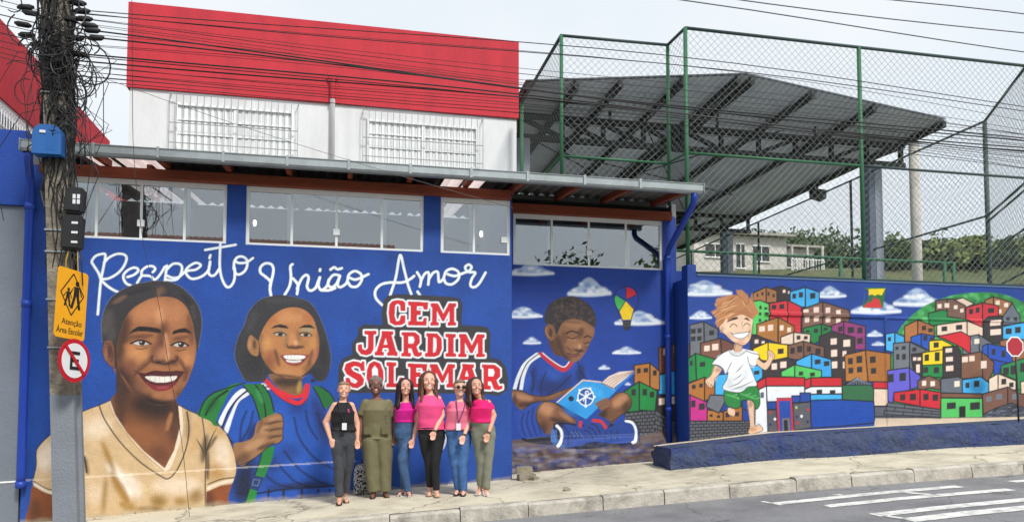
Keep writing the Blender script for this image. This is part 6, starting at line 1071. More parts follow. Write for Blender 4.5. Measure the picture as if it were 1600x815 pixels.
        for sg in (-1, 1):
            for i in range(5):
                x0 = hc.x + sg * hw * (.82 + .08 * i); y0 = -.03 + .03 * i; dx = S.get('hsw', 0) + sg * .02 + rnd.uniform(-.012, .012)
                mb.tube([(x0 - sg * hw * .35, y0 + .01, hc.z + H * .40), (x0 + sg * .008, y0, hc.z + H * .1), (x0 + sg * .014, y0 + .0, chin.z), (x0 + sg * .018 + dx * .5, y0 - .03, chin.z - L_ * .5), (x0 + dx, y0 - .05 + .02 * i, chin.z - L_ * rnd.uniform(.85, 1.1))], [.022, .024, .024, .022, .008], 8)
        rcone(mb, (hc.x, .07, hc.z), (hc.x, .075, chin.z - L_ * .6), .075, .07)
    hm = fuse('hair', mb, .008, 1, .0025, 3); part('hair', hm, S['hairm'], root)
    for fn in S.get('extra', ()): fn(root, J, hc, hw, H, fy, chin, mid)
    return root
m_lan = mat('lanyard cloth', (36, 34, 40), .8, .05); m_badge = mat('badge card', (224, 226, 228), .4, .04); m_gold = mat('watch metal', (120, 110, 96), .35, .05, metal=.7)
def lanyard(col, lx=0, drop=.30):
    def f(root, J, hc, hw, H, fy, chin, mid):
        z0 = chin.z - .02; mb = MB(); y = -.165
        mb.tube([(mid.x - .055, -.02, mid.z + .045), (mid.x - .06, -.115, mid.z - .03), (mid.x - .04 + lx * .4, y + .005, mid.z - .14), (mid.x + lx, y, mid.z - drop)], .006, 6); mb.tube([(mid.x + .055, -.02, mid.z + .045), (mid.x + .06, -.115, mid.z - .03), (mid.x + .04 + lx * .4, y + .005, mid.z - .14), (mid.x + lx, y, mid.z - drop)], .006, 6)
        l = part('lanyard', mb, col, root); part('badge', MB().box(mid.x + lx - .03, mid.x + lx + .03, y - .012, y - .006, mid.z - drop - .09, mid.z - drop), m_badge, l)
    return f
def specs(col, dark):
    def f(root, J, hc, hw, H, fy, chin, mid):
        mb = MB(); z = hc.z + H * .045
        for sg in (-1, 1):
            x = hc.x + sg * hw * .45
            if dark: mb.tube([(x, fy - .012, z), (x, fy - .017, z)], .024, 12)
            else: mb.tube([(x + .024 * math.cos(a * .5236), fy - .014, z + .019 * math.sin(a * .5236)) for a in range(13)], .003, 5)
            mb.tube([(x + sg * .022, fy - .012, z), (hc.x + sg * (hw + .008), fy + .03, z + .004), (hc.x + sg * (hw + .008), .02, z)], .003, 5)
        mb.tube([(hc.x - hw * .2, fy - .014, z + .004), (hc.x + hw * .2, fy - .014, z + .004)], .003, 5); part('glasses', mb, col, root)
    return f
def watch(p, y=-.06):
    def f(root, J, *a): q = J(p, y); mb = MB(); mb.tube([q + Vector((.004, 0, .012)), q + Vector((-.004, 0, -.012))], .031, 12); part('watch', mb, m_gold, root)
    return f
def ribbon(p):
    def f(root, J, *a): q = J(p, -.135); mb = MB(); mb.tube([q + Vector((-.012, 0, -.03)), q + Vector((.01, -.003, .015)), q + Vector((-.008, -.003, .018)), q + Vector((.013, 0, -.03))], .0055, 6); part('ribbon', mb, mat('pink ribbon', (238, 90, 150), .6, .05), root)
    return f
def tear(p):
    def f(root, J, *a): q = J(p, -.075); mb = MB(); ellip(mb, q, (.032, .02, .018), 12, 8); part('torn_knee', mb, mat('knee skin', (208, 156, 134), .6, .04), root)
    return f
def tunic_bits(root, J, *a):
    m_ = mat('olive pocket', (100, 96, 68), .85, .1)
    for p in ((302, 366), (398, 364)): q = J(p, -.142); part('pocket', MB().box(q.x - .055, q.x + .055, q.y - .004, q.y + .01, q.z - .05, q.z + .05), m_, root)
    for y in (245, 285, 325): q = J((402, y), -.152); mb = MB(); mb.tube([q + Vector((0, -.004, 0)), q + Vector((0, .006, 0))], .008, 8); part('button', mb, m_black, root)
m_hblond = mat('dark blond hair', (150, 124, 98), .5, .35, 40, .5, 90, stretch=(1, 1, .15)); m_hgrey = mat('grey hair', (132, 128, 124), .7, .35, 60, .6, 120, tint=(66, 62, 60), tamt=.8, tscale=30); m_hblack = mat('black hair', (26, 22, 24), .4, .3, 40, .5, 90, stretch=(1, 1, .15)); m_hbrown = mat('brown hair', (96, 60, 44), .45, .4, 40, .5, 90, stretch=(1, 1, .15)); m_hash = mat('ash hair', (132, 112, 96), .6, .35, 40, .5, 90); m_hdark = mat('dark brown hair', (64, 46, 40), .45, .4, 40, .5, 90, stretch=(1, 1, .15))
m_brownshoe = mat('brown sandal leather', (64, 42, 36), .6, .1); m_sneak = mat('navy canvas shoe', (54, 60, 84), .7, .1); m_beige = mat('beige suede shoe', (196, 158, 124), .8, .08); m_blackshoe = mat('black flat shoe', (22, 20, 22), .4, .06); m_pinkshoe = mat('pale pink sneaker', (226, 204, 206), .7, .06)
m_belt = mat('belt leather', (40, 28, 24), .5, .1)
ZA_, ZB_ = (490, 570, 3.541), (630, 570, 3.706)
person(dict(zoom=(*ZA_, -.89), foot=(150, 768), label='woman in black sleeveless top and charcoal jeans with a lanyard, leftmost in the row', top=(168, 94), chin=(167, 182), sh=((100, 203), (226, 203)), waist=(163, 335, .132), hip=(168, 425, .158),
  arms=(((68, 318, .02), (92, 405, -.06), (108, 448, -.07)), ((240, 325, .02), (243, 408, -.03), (243, 448, -.04))), legs=(((132, 430, 0), (140, 570, -.02), (142, 738, -.02)), ((202, 430, .02), (188, 575, .06), (174, 712, .16))), feet=((.0, 'sandal', m_brownshoe), (.02, 'sandal', m_brownshoe)), skin=(222, 168, 142), brow=(120, 92, 70), hair='tied', hairm=m_hblond, hem=366, hemr=.172, sleeve=0, wtop=352, topm=cloth('black', (28, 28, 32)), trm=cloth('charcoal denim', (66, 68, 74), .2, 25, (40, 42, 48), .6), crop=.06, flare=1.0, armr=1.05, extra=(lanyard(m_lan, .02, .28), ribbon((192, 252)))))
person(dict(zoom=(*ZA_, -.64), foot=(365, 735), label='older woman with short grey hair and glasses in an olive tunic and wide trousers', top=(344, 72), chin=(343, 166), sh=((268, 192), (432, 192)), waist=(350, 330, .178), hip=(352, 420, .188),
  arms=(((260, 300, .02), (258, 400, -.03), (262, 448, -.05)), ((450, 305, .02), (447, 395, -.03), (442, 448, -.05))), legs=(((312, 430, 0), (322, 570, -.01), (332, 705, .0)), ((388, 430, 0), (394, 570, -.01), (396, 705, .0))), feet=((-.02, 'sandal', m_brownshoe), (.02, 'sandal', m_brownshoe)), skin=(124, 84, 66), brow=(70, 60, 56), hair='short', hairm=m_hgrey, hem=417, hemr=.225, sleeve=.78, slr=1.15, tunic=1, wtop=408, topm=cloth('olive', (118, 112, 82)), trm=cloth('olive trousers', (112, 108, 80)), flare=1.45, crop=.02, thigh=1.15, armr=1.1, extra=(specs(m_black, False), tunic_bits)))
person(dict(zoom=(*ZA_, -.76), foot=(515, 735), label='woman with long black hair in a magenta blouse and torn blue jeans', top=(508, 86), chin=(508, 176), sh=((462, 212), (556, 212)), waist=(505, 318, .118), hip=(508, 400, .142),
  arms=(((456, 305, .13), (462, 390, .17), (466, 425, .18)), ((574, 330, -.03), (554, 418, -.13), (538, 465, -.15))), legs=(((488, 400, .02), (506, 540, .06), (498, 700, .14)), ((528, 400, 0), (490, 535, -.06), (524, 715, -.02))), feet=((-.07, 'shoe', m_sneak), (.01, 'shoe', m_sneak)), sole=1, skin=(216, 160, 138), hair='long', hairm=m_hblack, hlen=.30, hem=330, hemr=.15, sleeve=.4, ruffle=1, wtop=328, topm=cloth('magenta', (208, 20, 142)), trm=cloth('blue denim', (58, 88, 128), .25, 22, (92, 122, 160), .6), crop=.03, extra=(tear((480, 518)),)))
person(dict(zoom=(*ZB_, -1.0), foot=(185, 752), label='tall woman with long brown hair in a pink T-shirt and black trousers', top=(148, 34), chin=(147, 140), sh=((88, 165), (222, 165)), waist=(160, 310, .152), hip=(166, 400, .168),
  arms=(((94, 285, .12), (100, 370, .17), (104, 405, .18)), ((226, 285, -.03), (184, 372, -.15), (166, 430, -.17))), legs=(((125, 410, .02), (148, 560, .05), (156, 705, .14)), ((202, 410, 0), (186, 560, -.03), (192, 728, .0))), feet=((-.03, 'shoe', m_beige), (.0, 'shoe', m_beige)), skin=(226, 172, 148), hair='long', hairm=m_hbrown, hlen=.26, hsw=.02, hem=366, hemr=.2, sleeve=.62, slr=1.1, wtop=356, topm=cloth('pink', (240, 80, 138)), trm=cloth('black trousers', (26, 26, 30)), crop=.06, flare=.92, extra=(watch((183, 373), -.15),)))
person(dict(zoom=(*ZB_, -1.09), foot=(335, 745), label='woman in sunglasses and a light pink T-shirt with a lanyard and blue jeans', top=(330, 80), chin=(326, 176), sh=((262, 200), (392, 200)), waist=(318, 330, .146), hip=(320, 410, .16),
  arms=(((264, 298, .12), (268, 380, .17), (272, 415, .18)), ((390, 300, -.03), (354, 398, -.15), (338, 445, -.17))), legs=(((290, 420, .02), (302, 570, .03), (318, 720, .08)), ((358, 420, 0), (340, 570, -.03), (350, 730, .0))), feet=((-.05, 'sandal', m_blackshoe), (-.03, 'sandal', m_blackshoe)), skin=(228, 176, 154), hair='tied', hairm=m_hash, hem=372, hemr=.188, sleeve=.62, slr=1.08, wtop=360, topm=cloth('light pink', (234, 118, 148)), trm=cloth('bright blue denim', (62, 102, 158), .22, 22, (96, 132, 182), .6), crop=.06, extra=(lanyard(mat('blue lanyard', (50, 52, 96), .8, .05), -.04, .30), specs(m_black, True), watch((353, 396), -.15))))
person(dict(zoom=(*ZB_, -1.23), foot=(455, 745), label='woman with dark hair in a hot pink T-shirt and grey green trousers, rightmost', top=(422, 70), chin=(420, 168), sh=((402, 194), (510, 192)), waist=(450, 310, .12), hip=(464, 390, .15),
  arms=(((404, 290, .13), (415, 370, .19), (420, 405, .20)), ((524, 288, -.02), (496, 388, -.13), (476, 440, -.15))), legs=(((432, 400, .02), (452, 560, .03), (446, 705, .08)), ((500, 400, 0), (490, 560, -.02), (480, 722, .0))), feet=((-.06, 'shoe', m_pinkshoe), (-.03, 'shoe', m_pinkshoe)), sole=1, skin=(212, 156, 130), hair='long', hairm=m_hdark, hlen=.18, hsw=.03, hem=332, hemr=.155, sleeve=.55, slr=1.05, wtop=322, topm=cloth('hot pink', (226, 18, 108)), trm=cloth('grey green twill', (124, 126, 110)), crop=.07, extra=(watch((496, 386), -.13),)))
# ------------------------------------------------------------------ things on the pavement
bu, bs = -2.19, -.22; bz = gz(bu, bs) + .006
bp = thing('backpack', 'black and white patterned backpack on the pavement against the wall', 'backpack', (bu, bs, bz))
m_leafy = bpy.data.materials.new('black and white leaf print'); m_leafy.use_nodes = True; _n = m_leafy.node_tree.nodes; _l = m_leafy.node_tree.links
_t = _n.new('ShaderNodeTexCoord'); _w = _n.new('ShaderNodeTexNoise'); _w.inputs['Scale'].default_value = 17; _w.inputs['Distortion'].default_value = 2.2; _c = _n.new('ShaderNodeValToRGB'); _c.color_ramp.interpolation = 'CONSTANT'
_c.color_ramp.elements[0].color = (.012, .012, .014, 1); _c.color_ramp.elements[1].position = .5; _c.color_ramp.elements[1].color = (.6, .6, .6, 1); _e = _c.color_ramp.elements.new(.57); _e.color = (.02, .02, .022, 1); _e = _c.color_ramp.elements.new(.63); _e.color = (.6, .6, .6, 1)
_l.new(_t.outputs['Object'], _w.inputs[0]); _l.new(_w.outputs[0], _c.inputs[0]); _l.new(_c.outputs[0], _n['Principled BSDF'].inputs['Base Color']); _n['Principled BSDF'].inputs['Roughness'].default_value = .8
mb = MB(); loft(mb, [(0, 0, .0, .13, .075), (0, .0, .03, .142, .085), (0, .01, .2, .145, .085), (0, .02, .34, .135, .075), (0, .03, .41, .10, .055), (0, .03, .43, .05, .03)], 20)
BASE[bp.name] = (0, 0, 0); part('bag', fuse('bag', mb, .012, 3, .003, 2), m_leafy, bp)
mb = MB(); loft(mb, [(0, -.085, .05, .09, .02), (0, -.09, .1, .10, .03), (0, -.075, .2, .095, .02)], 16); part('front_pocket', fuse('pocket', mb, .01, 3), m_leafy, bp)
mb = MB(); mb.tube([(-.04, .05, .42), (-.03, .05, .47), (.03, .05, .47), (.04, .05, .42)], .009, 8); part('handle', mb, m_black, bp)
mb = MB(); mb.tube([(-.09, .09, .38), (-.12, .11, .25), (-.09, .10, .06)], .014, 8); mb.tube([(.09, .09, .38), (.12, .11, .25), (.09, .10, .06)], .014, 8); part('strap', mb, m_black, bp)
m_oldbrick = mat('weathered masonry', (150, 142, 124), .95, .2, 14, .6, 40, tint=(90, 86, 78), tamt=.6, tscale=8)
for i, (u, s, h, w, d, t, rz) in enumerate([(.17, -.20, .0, .26, .15, .085, .1), (.15, -.19, .088, .22, .14, .11, -.12), (.27, -.32, .0, .12, .10, .05, .5)]):
    mb = MB(); pp = []; g = random.Random(i)
    for z in (0, t):
        for x, y in ((-1, -1), (1, -1), (1, 1), (-1, 1)):
            X, Y = x * w / 2 + g.uniform(-.015, .015), y * d / 2 + g.uniform(-.012, .012); pp.append((u + X * math.cos(rz) - Y * math.sin(rz), s + X * math.sin(rz) + Y * math.cos(rz), gz(u, s) - .004 + h + z + (g.uniform(-.008, .008) if z else 0)))
    mb.hexa(pp); solo('masonry_block', mb, m_oldbrick, ['flat masonry block at the bottom of the little pile by the wall corner', 'masonry block lying on top of the little pile by the wall corner', 'small masonry fragment beside the block pile at the wall corner'][i], 'block', (u, s, gz(u, s)))
mb = MB(); ellip(mb, (.39, -1.6, gz(.39, -1.6) + .02), (.06, .05, .035), 9, 6); mb.v = [(x + .012 * math.sin(x * 90 + z * 50), y, z + .008 * math.sin(x * 70 + y * 90)) for x, y, z in mb.v]
solo('stone', mb, m_oldbrick, 'small loose grey stone lying in the middle of the pavement', 'stone', (.39, -1.6, gz(.39, -1.6)))
# ================================================================== utility pole
SP = -1.55
def PX(x, y, d):                         # point seen at photograph position (x, y) at forward distance d -> street frame
    r = rays(x, y); p = nC + r * (d / r[1]); q = p - nOO; return Vector((float(q @ nEU), float(q @ nES), float(p[2])))
m_pole = mat('weathered pole concrete', (138, 130, 116), .95, .25, 7, .7, 35, tint=(52, 48, 44), tamt=.8, tscale=2.2)
m_polegrey = mat('grey painted pole base', (128, 134, 142), .85, .10, 6, .4, 40, tint=(100, 104, 110), tamt=.5, tscale=3)
m_cable = mat('black cable', (26, 25, 27), .55, .15, 9)
m_cableg = mat('grey cable', (92, 92, 94), .6, .15, 9)
pole = thing('utility_pole', 'leaning concrete utility pole wrapped in tangled black cables', 'utility pole', (-5.53, SP, -.25))
def pc(z): t = (z + .25) / 6.2; return (-5.53 - .31 * t, SP - .02 * t)
def hsec(z, k=1.0):
    u, s = pc(z); w, d, g = .125 * k * (1 - .012 * z), .15 * k * (1 - .012 * z), .035
    return [(u - w, s - d, z), (u + w, s - d, z), (u + w, s - d + .07, z), (u + w - g, s - d + .09, z), (u + w - g, s + d - .09, z), (u + w, s + d - .07, z), (u + w, s + d, z), (u - w, s + d, z), (u - w, s + d - .07, z), (u - w + g, s + d - .09, z), (u - w + g, s - d + .09, z), (u - w, s - d + .07, z)]
def hpr(z0, z1, k=1.0, n=12):
    mb = MB(); zs = [z0 + (z1 - z0) * i / n for i in range(n + 1)]; vs_ = [p for z in zs for p in hsec(z, k)]
    mb.add(vs_, [(i * 12 + j, i * 12 + (j + 1) % 12, (i + 1) * 12 + (j + 1) % 12, (i + 1) * 12 + j) for i in range(n) for j in range(12)] + [tuple(range(12))[::-1], tuple(range(n * 12, n * 12 + 12))]); return mb
part('shaft', hpr(1.42, 7.6), m_pole, pole); part('painted_base', hpr(-.4, 1.418, 1.004), m_polegrey, pole)
for z in (1.95, 2.5, 3.05, 3.3, 4.9):
    u, s = pc(z); part('steel_band', MB().box(u - .135, u + .135, s - .16, s + .16, z, z + .018), m_galv, pole)
tg = MB(); g = random.Random(3)
for i in range(76):                                # cables strapped down the pole
    z1 = g.uniform(4.2, 7.2); z0 = z1 - g.uniform(.6, 2.4); a = g.uniform(-.2, 3.4); rr = g.uniform(.14, .20); p = []
    for k in range(8):
        z = z0 + (z1 - z0) * k / 7; u, s = pc(z); aa = a + .35 * math.sin(k * 1.1 + i); p.append((u + rr * math.cos(aa) * 1.0 + g.uniform(-.015, .015), s - rr * math.sin(aa) * 1.05 + g.uniform(-.015, .015), z))
    tg.tube(p, g.uniform(.004, .011), 5)
for i in range(120):                                # loops and coils at the top
    z = 5.05 + abs(g.gauss(0, .55)) if i < 70 else g.uniform(4.2, 5.4); u, s = pc(z); cx, cs2 = u + g.gauss(.04, .16), s - g.uniform(.02, .3); R0, R1 = g.uniform(.04, .20), g.uniform(.05, .26); ph = g.uniform(0, 6.28); tl = g.uniform(-.6, .6); n = 16; t1 = g.uniform(2.2, 6.6)
    tg.tube([(cx + R0 * math.cos(ph + t1 * k / n), cs2 + tl * .2 * math.sin(ph + t1 * k / n), z + R1 * math.sin(ph + t1 * k / n)) for k in range(n + 1)], g.uniform(.0035, .009), 5)
for i in range(26):                                # drooping tails
    z = g.uniform(4.7, 5.7); u, s = pc(z); du = g.choice((-1, 1, 1)) * g.uniform(.15, .75); dz = g.uniform(.3, 1.7)
    tg.tube([(u, s - .17, z), (u + du * .5, s - .22, z - dz * .15 + g.uniform(-.1, .2)), (u + du, s - .2, z - dz * .5), (u + du * g.uniform(.3, 1.1), s - .18, z - dz)], g.uniform(.003, .006), 5)
part('cable_tangle', tg, m_cable, pole, kind='stuff')
for i, (x, y) in enumerate([(122, 5), (128, 18), (140, 40), (144, 48), (48, 20), (36, 38), (42, 55), (112, 30), (60, 70), (118, 60), (125, 85), (150, 60), (40, 12), (132, 30)]):
    p = PX(x, y, 8.75); mb = MB(); mb.smooth = True; a = g.uniform(-.5, .5); mb.tube([p + Vector((-.09, 0, -.03 * a)), p + Vector((-.05, 0, 0)), p + Vector((.05, 0, .02 * a)), p + Vector((.09, 0, .04 * a))], [.014, .035, .035, .014], 8); part('splice_closure', mb, m_black, pole)
def rbox(c, w, d, h, rot=0, b=.03):
    bm = bmesh.new(); bmesh.ops.create_cube(bm, size=1); bmesh.ops.scale(bm, vec=(w, d, h), verts=bm.verts); bmesh.ops.bevel(bm, geom=bm.edges[:], offset=b, segments=3, affect='EDGES'); bmesh.ops.rotate(bm, cent=(0, 0, 0), matrix=Matrix.Rotation(rot, 3, 'Y'), verts=bm.verts)
    mb = MB(); mb.add([v.co + Vector(c) for v in bm.verts], [[v.index for v in f.verts] for f in bm.faces]); bm.free(); return mb
m_bluebox = mat('blue plastic cabinet', (28, 92, 160), .45, .06, 5); m_blackbox = mat('black plastic box', (26, 26, 28), .5, .1, 6); m_lab = mat('white label', (214, 216, 220), .6, .05)
c = PX(77, 222, 8.62); o = thing('telecom_box', 'rounded blue plastic telecom box strapped to the pole by the gutter', 'telecom box', tuple(c))
pf = [(c.x - .15, c.z - .16), (c.x + .15, c.z - .16)] + [(c.x + .15 * math.cos(R(a)) ** .6 * 1.0, c.z + .05 + .13 * math.sin(R(a))) for a in range(10, 90, 16)] + [(c.x - .15 * math.cos(R(a)) ** .6, c.z + .05 + .13 * math.sin(R(a))) for a in range(74, 0, -16)]
part('cover', MB().prism(pf, 1, c.y - .085, c.y + .085), m_bluebox, o)
for k in range(5): part('rib', rbox(c + Vector((.0 + .026 * k, -.086, -.02)), .011, .008, .2, .0, .003), m_bluebox, o)
part('nameplate', MB().box(c.x - .07, c.x - .01, c.y - .097, c.y - .086, c.z + .075, c.z + .105), m_lab, o)
c = PX(118, 314, 8.68); o = thing('junction_box', 'upper black junction box with four pale ports on the pole', 'junction box', tuple(c)); part('case', rbox(c, .20, .15, .30, .06, .03), m_blackbox, o)
for k in range(4): part('port', MB().box(c.x - .005 + .045 * (k % 2), c.x + .025 + .045 * (k % 2), c.y - .082, c.y - .074, c.z - .02 + .06 * (k // 2) - .03, c.z + .01 + .06 * (k // 2) - .01), m_lab, o)
c = PX(114, 364, 8.68); o = thing('junction_box', 'lower black junction box with small labels on the pole', 'junction box', tuple(c)); part('case', rbox(c, .21, .16, .40, .03, .025), m_blackbox, o)
for k in range(3): part('label', MB().box(c.x + .01, c.x + .075, c.y - .088, c.y - .079, c.z + .09 - .11 * k, c.z + .115 - .11 * k), m_lab, o)
for k in range(6): p = c + Vector((-.06 + .03 * k, -.02, -.2)); mb = MB(); mb.tube([p, p + Vector((.01 * k - .03, -.02, -.12)), p + Vector((.015 * k - .04, .0, -.25 - .03 * k))], .007, 6); part('tail_cable', mb, mat('yellow cable', (180, 150, 40), .6, .1) if k % 3 == 1 else m_cable, o)
# ================================================================== signs
def frame_obj(name, label, cat, c, rz, ry=0):
    o = thing(name, label, cat, tuple(c)); o.rotation_euler = (0, ry, YAW + rz); BASE[o.name] = (0, 0, 0); return o
def text(s, size, x, z, y, m, parent, name='lettering', ext=.0015, align='CENTER', sx=1.0):
    cu_ = bpy.data.curves.new('t', 'FONT'); cu_.body = s; cu_.size = size; cu_.align_x = align; cu_.extrude = ext; ob = bpy.data.objects.new('t', cu_); COL.objects.link(ob)
    dg = bpy.context.evaluated_depsgraph_get(); me = bpy.data.meshes.new_from_object(ob.evaluated_get(dg)); bpy.data.objects.remove(ob)
    me.transform(Matrix.Translation((x, y, z)) @ Matrix.Rotation(R(90), 4, 'X') @ Matrix.Diagonal((sx, 1, 1, 1))); return part(name, me, m, parent)
TH = R(80) - YAW
m_yel = mat('yellow sign', (240, 168, 10), .5, .04, 6); m_ink = mat('black sign ink', (24, 22, 20), .6, .05); m_sred = mat('red sign', (190, 20, 36), .45, .04); m_swh = mat('white sign', (226, 228, 228), .45, .04)
c = PX(112, 475, 8.56); sg_ = frame_obj('school_crossing_sign', 'yellow school crossing sign with walking figures on the pole', 'sign', c, TH, R(3))
w, h, rr = .23, .39, .04; pl = []
for cx, cz, a0 in ((w - rr, -h + rr, -90), (w - rr, h - rr, 0), (-w + rr, h - rr, 90), (-w + rr, -h + rr, 180)):
    for k in range(5): a = R(a0 + 22.5 * k); pl.append((cx + rr * math.cos(a), cz + rr * math.sin(a)))
part('plate', MB().prism(pl, 1, 0, .006), m_yel, sg_)
mb = MB(); dq = [(0, .345), (.175, .115), (0, -.125), (-.175, .115)]
for k in range(4): a, b = dq[k], dq[(k + 1) % 4]; mb.bar((a[0], -.002, a[1]), (b[0], -.002, b[1]), .003, .012, (0, 1, 0)) if False else mb.bar((a[0], -.002, a[1]), (b[0], -.002, b[1]), .012, .003, (0, 1, 0))
part('diamond_outline', mb, m_ink, sg_)
def fig(x, z, k):
    mb = MB(); y0, y1 = -.003, -.0005; P = lambda pts: mb.prism([(x + a * k, z + b * k) for a, b in pts], 1, y0, y1)
    P([(.02 + .028 * math.cos(t * .785), .135 + .03 * math.sin(t * .785)) for t in range(8)]); P([(-.02, .1), (.05, .1), (.055, .0), (-.025, .0)]); P([(-.025, .0), (.01, .0), (-.03, -.14), (-.065, -.14)]); P([(.015, .0), (.055, .0), (.085, -.14), (.05, -.14)]); P([(.05, .1), (.062, .09), (.1, .01), (.085, 0)]); P([(-.02, .1), (-.03, .09), (-.085, .02), (-.07, .01)])
    return mb
part('figure', fig(.045, .10, 1.05), m_ink, sg_); part('figure', fig(-.075, .065, .68), m_ink, sg_)
text('Atenção', .095, 0.02, -.235, -.001, m_ink, sg_, sx=.95); text('Área Escolar', .095, 0.0, -.335, -.001, m_ink, sg_, sx=.82)
c = PX(116.5, 563, 8.60); np_ = frame_obj('no_parking_sign', 'round red and white no parking sign below the yellow sign', 'sign', c, TH, R(2))
mb = MB(); mb.smooth = False; mb.tube([(0, 0, 0), (0, .005, 0)], .245, 40); part('rim', mb, m_sred, np_); mb = MB(); mb.tube([(0, -.004, 0), (0, -.001, 0)], .195, 40); part('face', mb, m_swh, np_)
mb = MB()
for a, b in (((-.055, .1), (-.055, -.1)), ((-.073, .085), (.07, .085)), ((-.055, 0), (.055, 0)), ((-.073, -.085), (.07, -.085))): mb.bar((a[0], -.006 - .0007 * len(mb.v) / 8, a[1]), (b[0], -.006 - .0007 * len(mb.v) / 8, b[1]), .036, .003, (0, 1, 0))
part('letter', mb, m_ink, np_); part('slash', MB().bar((-.15, -.011, .15), (.15, -.011, -.15), .04, .004, (0, 1, 0)), m_sred, np_)
c = PX(1586, 541, 12.95); ss_ = thing('stop_sign', 'small red octagonal sign with white border on a thin post by the wall', 'sign', (c.x, c.y, plz(c.x))); BASE[ss_.name] = (c.x, c.y, c.z - 0); ss_.location = W(*c)
octa = lambda r: [(c.x + r * math.cos(R(22.5 + 45 * k)), c.z + r * math.sin(R(22.5 + 45 * k))) for k in range(8)]
part('border', MB().prism(octa(.185), 1, c.y, c.y + .006), m_swh, ss_); part('face', MB().prism(octa(.158), 1, c.y - .004, c.y - .001), mat('dark red sign', (172, 36, 52), .6, .1, 9, tint=(140, 40, 52), tamt=.6, tscale=12), ss_)
mb = MB(); mb.smooth = True; part('post', mb.tube([(c.x + .03, c.y + .022, c.z + .1), (c.x + .045, c.y + .022, plz(c.x) - .03)], .015, 8), mat('dark sign post', (58, 58, 62), .6, .1), ss_)
# ================================================================== overhead cables
def cable(pts, r, m, label, group, name='overhead_cable', s=-1.6, ext=None):
    q = [uz(x, y, s) for x, y in pts]; u = [float(a) for a, b in q]; z = [float(b) for a, b in q]; k = min(2, len(u) - 1) if len(u) < 5 else None
    mb = MB(); P = []
    if len(pts) < 5:
        cf = np.polyfit(u, z, k); u0, u1 = u[0], (ext or u[-1]); n = 26
        for i in range(n + 1): a = u0 + (u1 - u0) * i / n; P.append((a, s + .10 * math.sin(a * .5 + z[0] * 9), float(np.polyval(cf, a))))
    else:
        for a, b in crom(list(zip(u, z)), False, 5): P.append((a, s, b))
    mb.tube(P, r, 6); b = P[0]
    return solo(name, mb, m, label, 'cable', b, group)
g = random.Random(5); n = 22
ORD = 'first second third fourth fifth sixth seventh eighth ninth tenth eleventh twelfth thirteenth fourteenth fifteenth sixteenth seventeenth eighteenth nineteenth twentieth twenty-first twenty-second'.split()
YM = [66, 74, 84, 100, 112, 118, 123, 127, 131, 135, 139, 143, 146, 150, 154, 158, 161, 164, 167, 171, 175, 180]
YE = [160, 168, 186, 200, 208, 212, 215, 218, 221, 224, 226, 229, 231, 233, 236, 238, 241, 245, 249, 254, 260, 268]
for i in range(n):
    t = i / (n - 1); ya = 10 + 118 * t + 2.4 * math.sin(i * 2.7)
    cable([(112, ya), (806, YM[i] + g.uniform(-7, 7)), (1600, YE[i] + g.uniform(-4, 4))], .009 if i in (7, 9, 12, 14) else g.choice((.003, .0042, .0058)), m_cable, 'black overhead cable leaving the pole to the right, %s from the top' % ORD[i], 'overhead cables right of the pole', ext=22)
for i in range(9):
    y = 6 + i * 11; cable([(95, y + 22), (40, y + 8), (-260, y - 60 + g.uniform(-20, 20))], g.choice((.004, .006)), m_cable, 'black cable running left from the pole out of the picture, %s from the top' % ORD[i], 'overhead cables left of the pole', ext=-22)
for i, (a, b, c_) in enumerate([((560, -52), (1010, 0), (1600, 75)), ((760, -50), (1200, 0), (1600, 50)), ((900, -52), (1390, 0), (1600, 28))]):
    cable([a, b, c_], .007, m_cableg, 'grey power line high against the sky at the upper right, %s of three' % ('lowest', 'middle', 'uppermost')[i], 'high power lines', name='power_line', s=-3.0, ext=22)
cable([(150, 118), (330, 168), (560, 262), (800, 325), (1050, 352), (1600, 395)][:4], .003, m_cableg, 'thin grey drop wire sagging across the white windows to the annex', 'drop wires', name='drop_wire', s=-1.2)
cable([(206, -10), (207, 120), (209, 240), (224, 380), (246, 465), (262, 560), (284, 690), (296, 806)], .0035, m_cable, 'thin black wire hanging down in front of the painted woman', 'drop wires', name='hanging_wire', s=-1.0)
cable([(120, 150), (140, 235), (136, 300), (128, 330), (130, 372)], .004, m_cable, 'short black wire looping from the pole past the first window', 'drop wires', name='hanging_wire', s=-1.5)
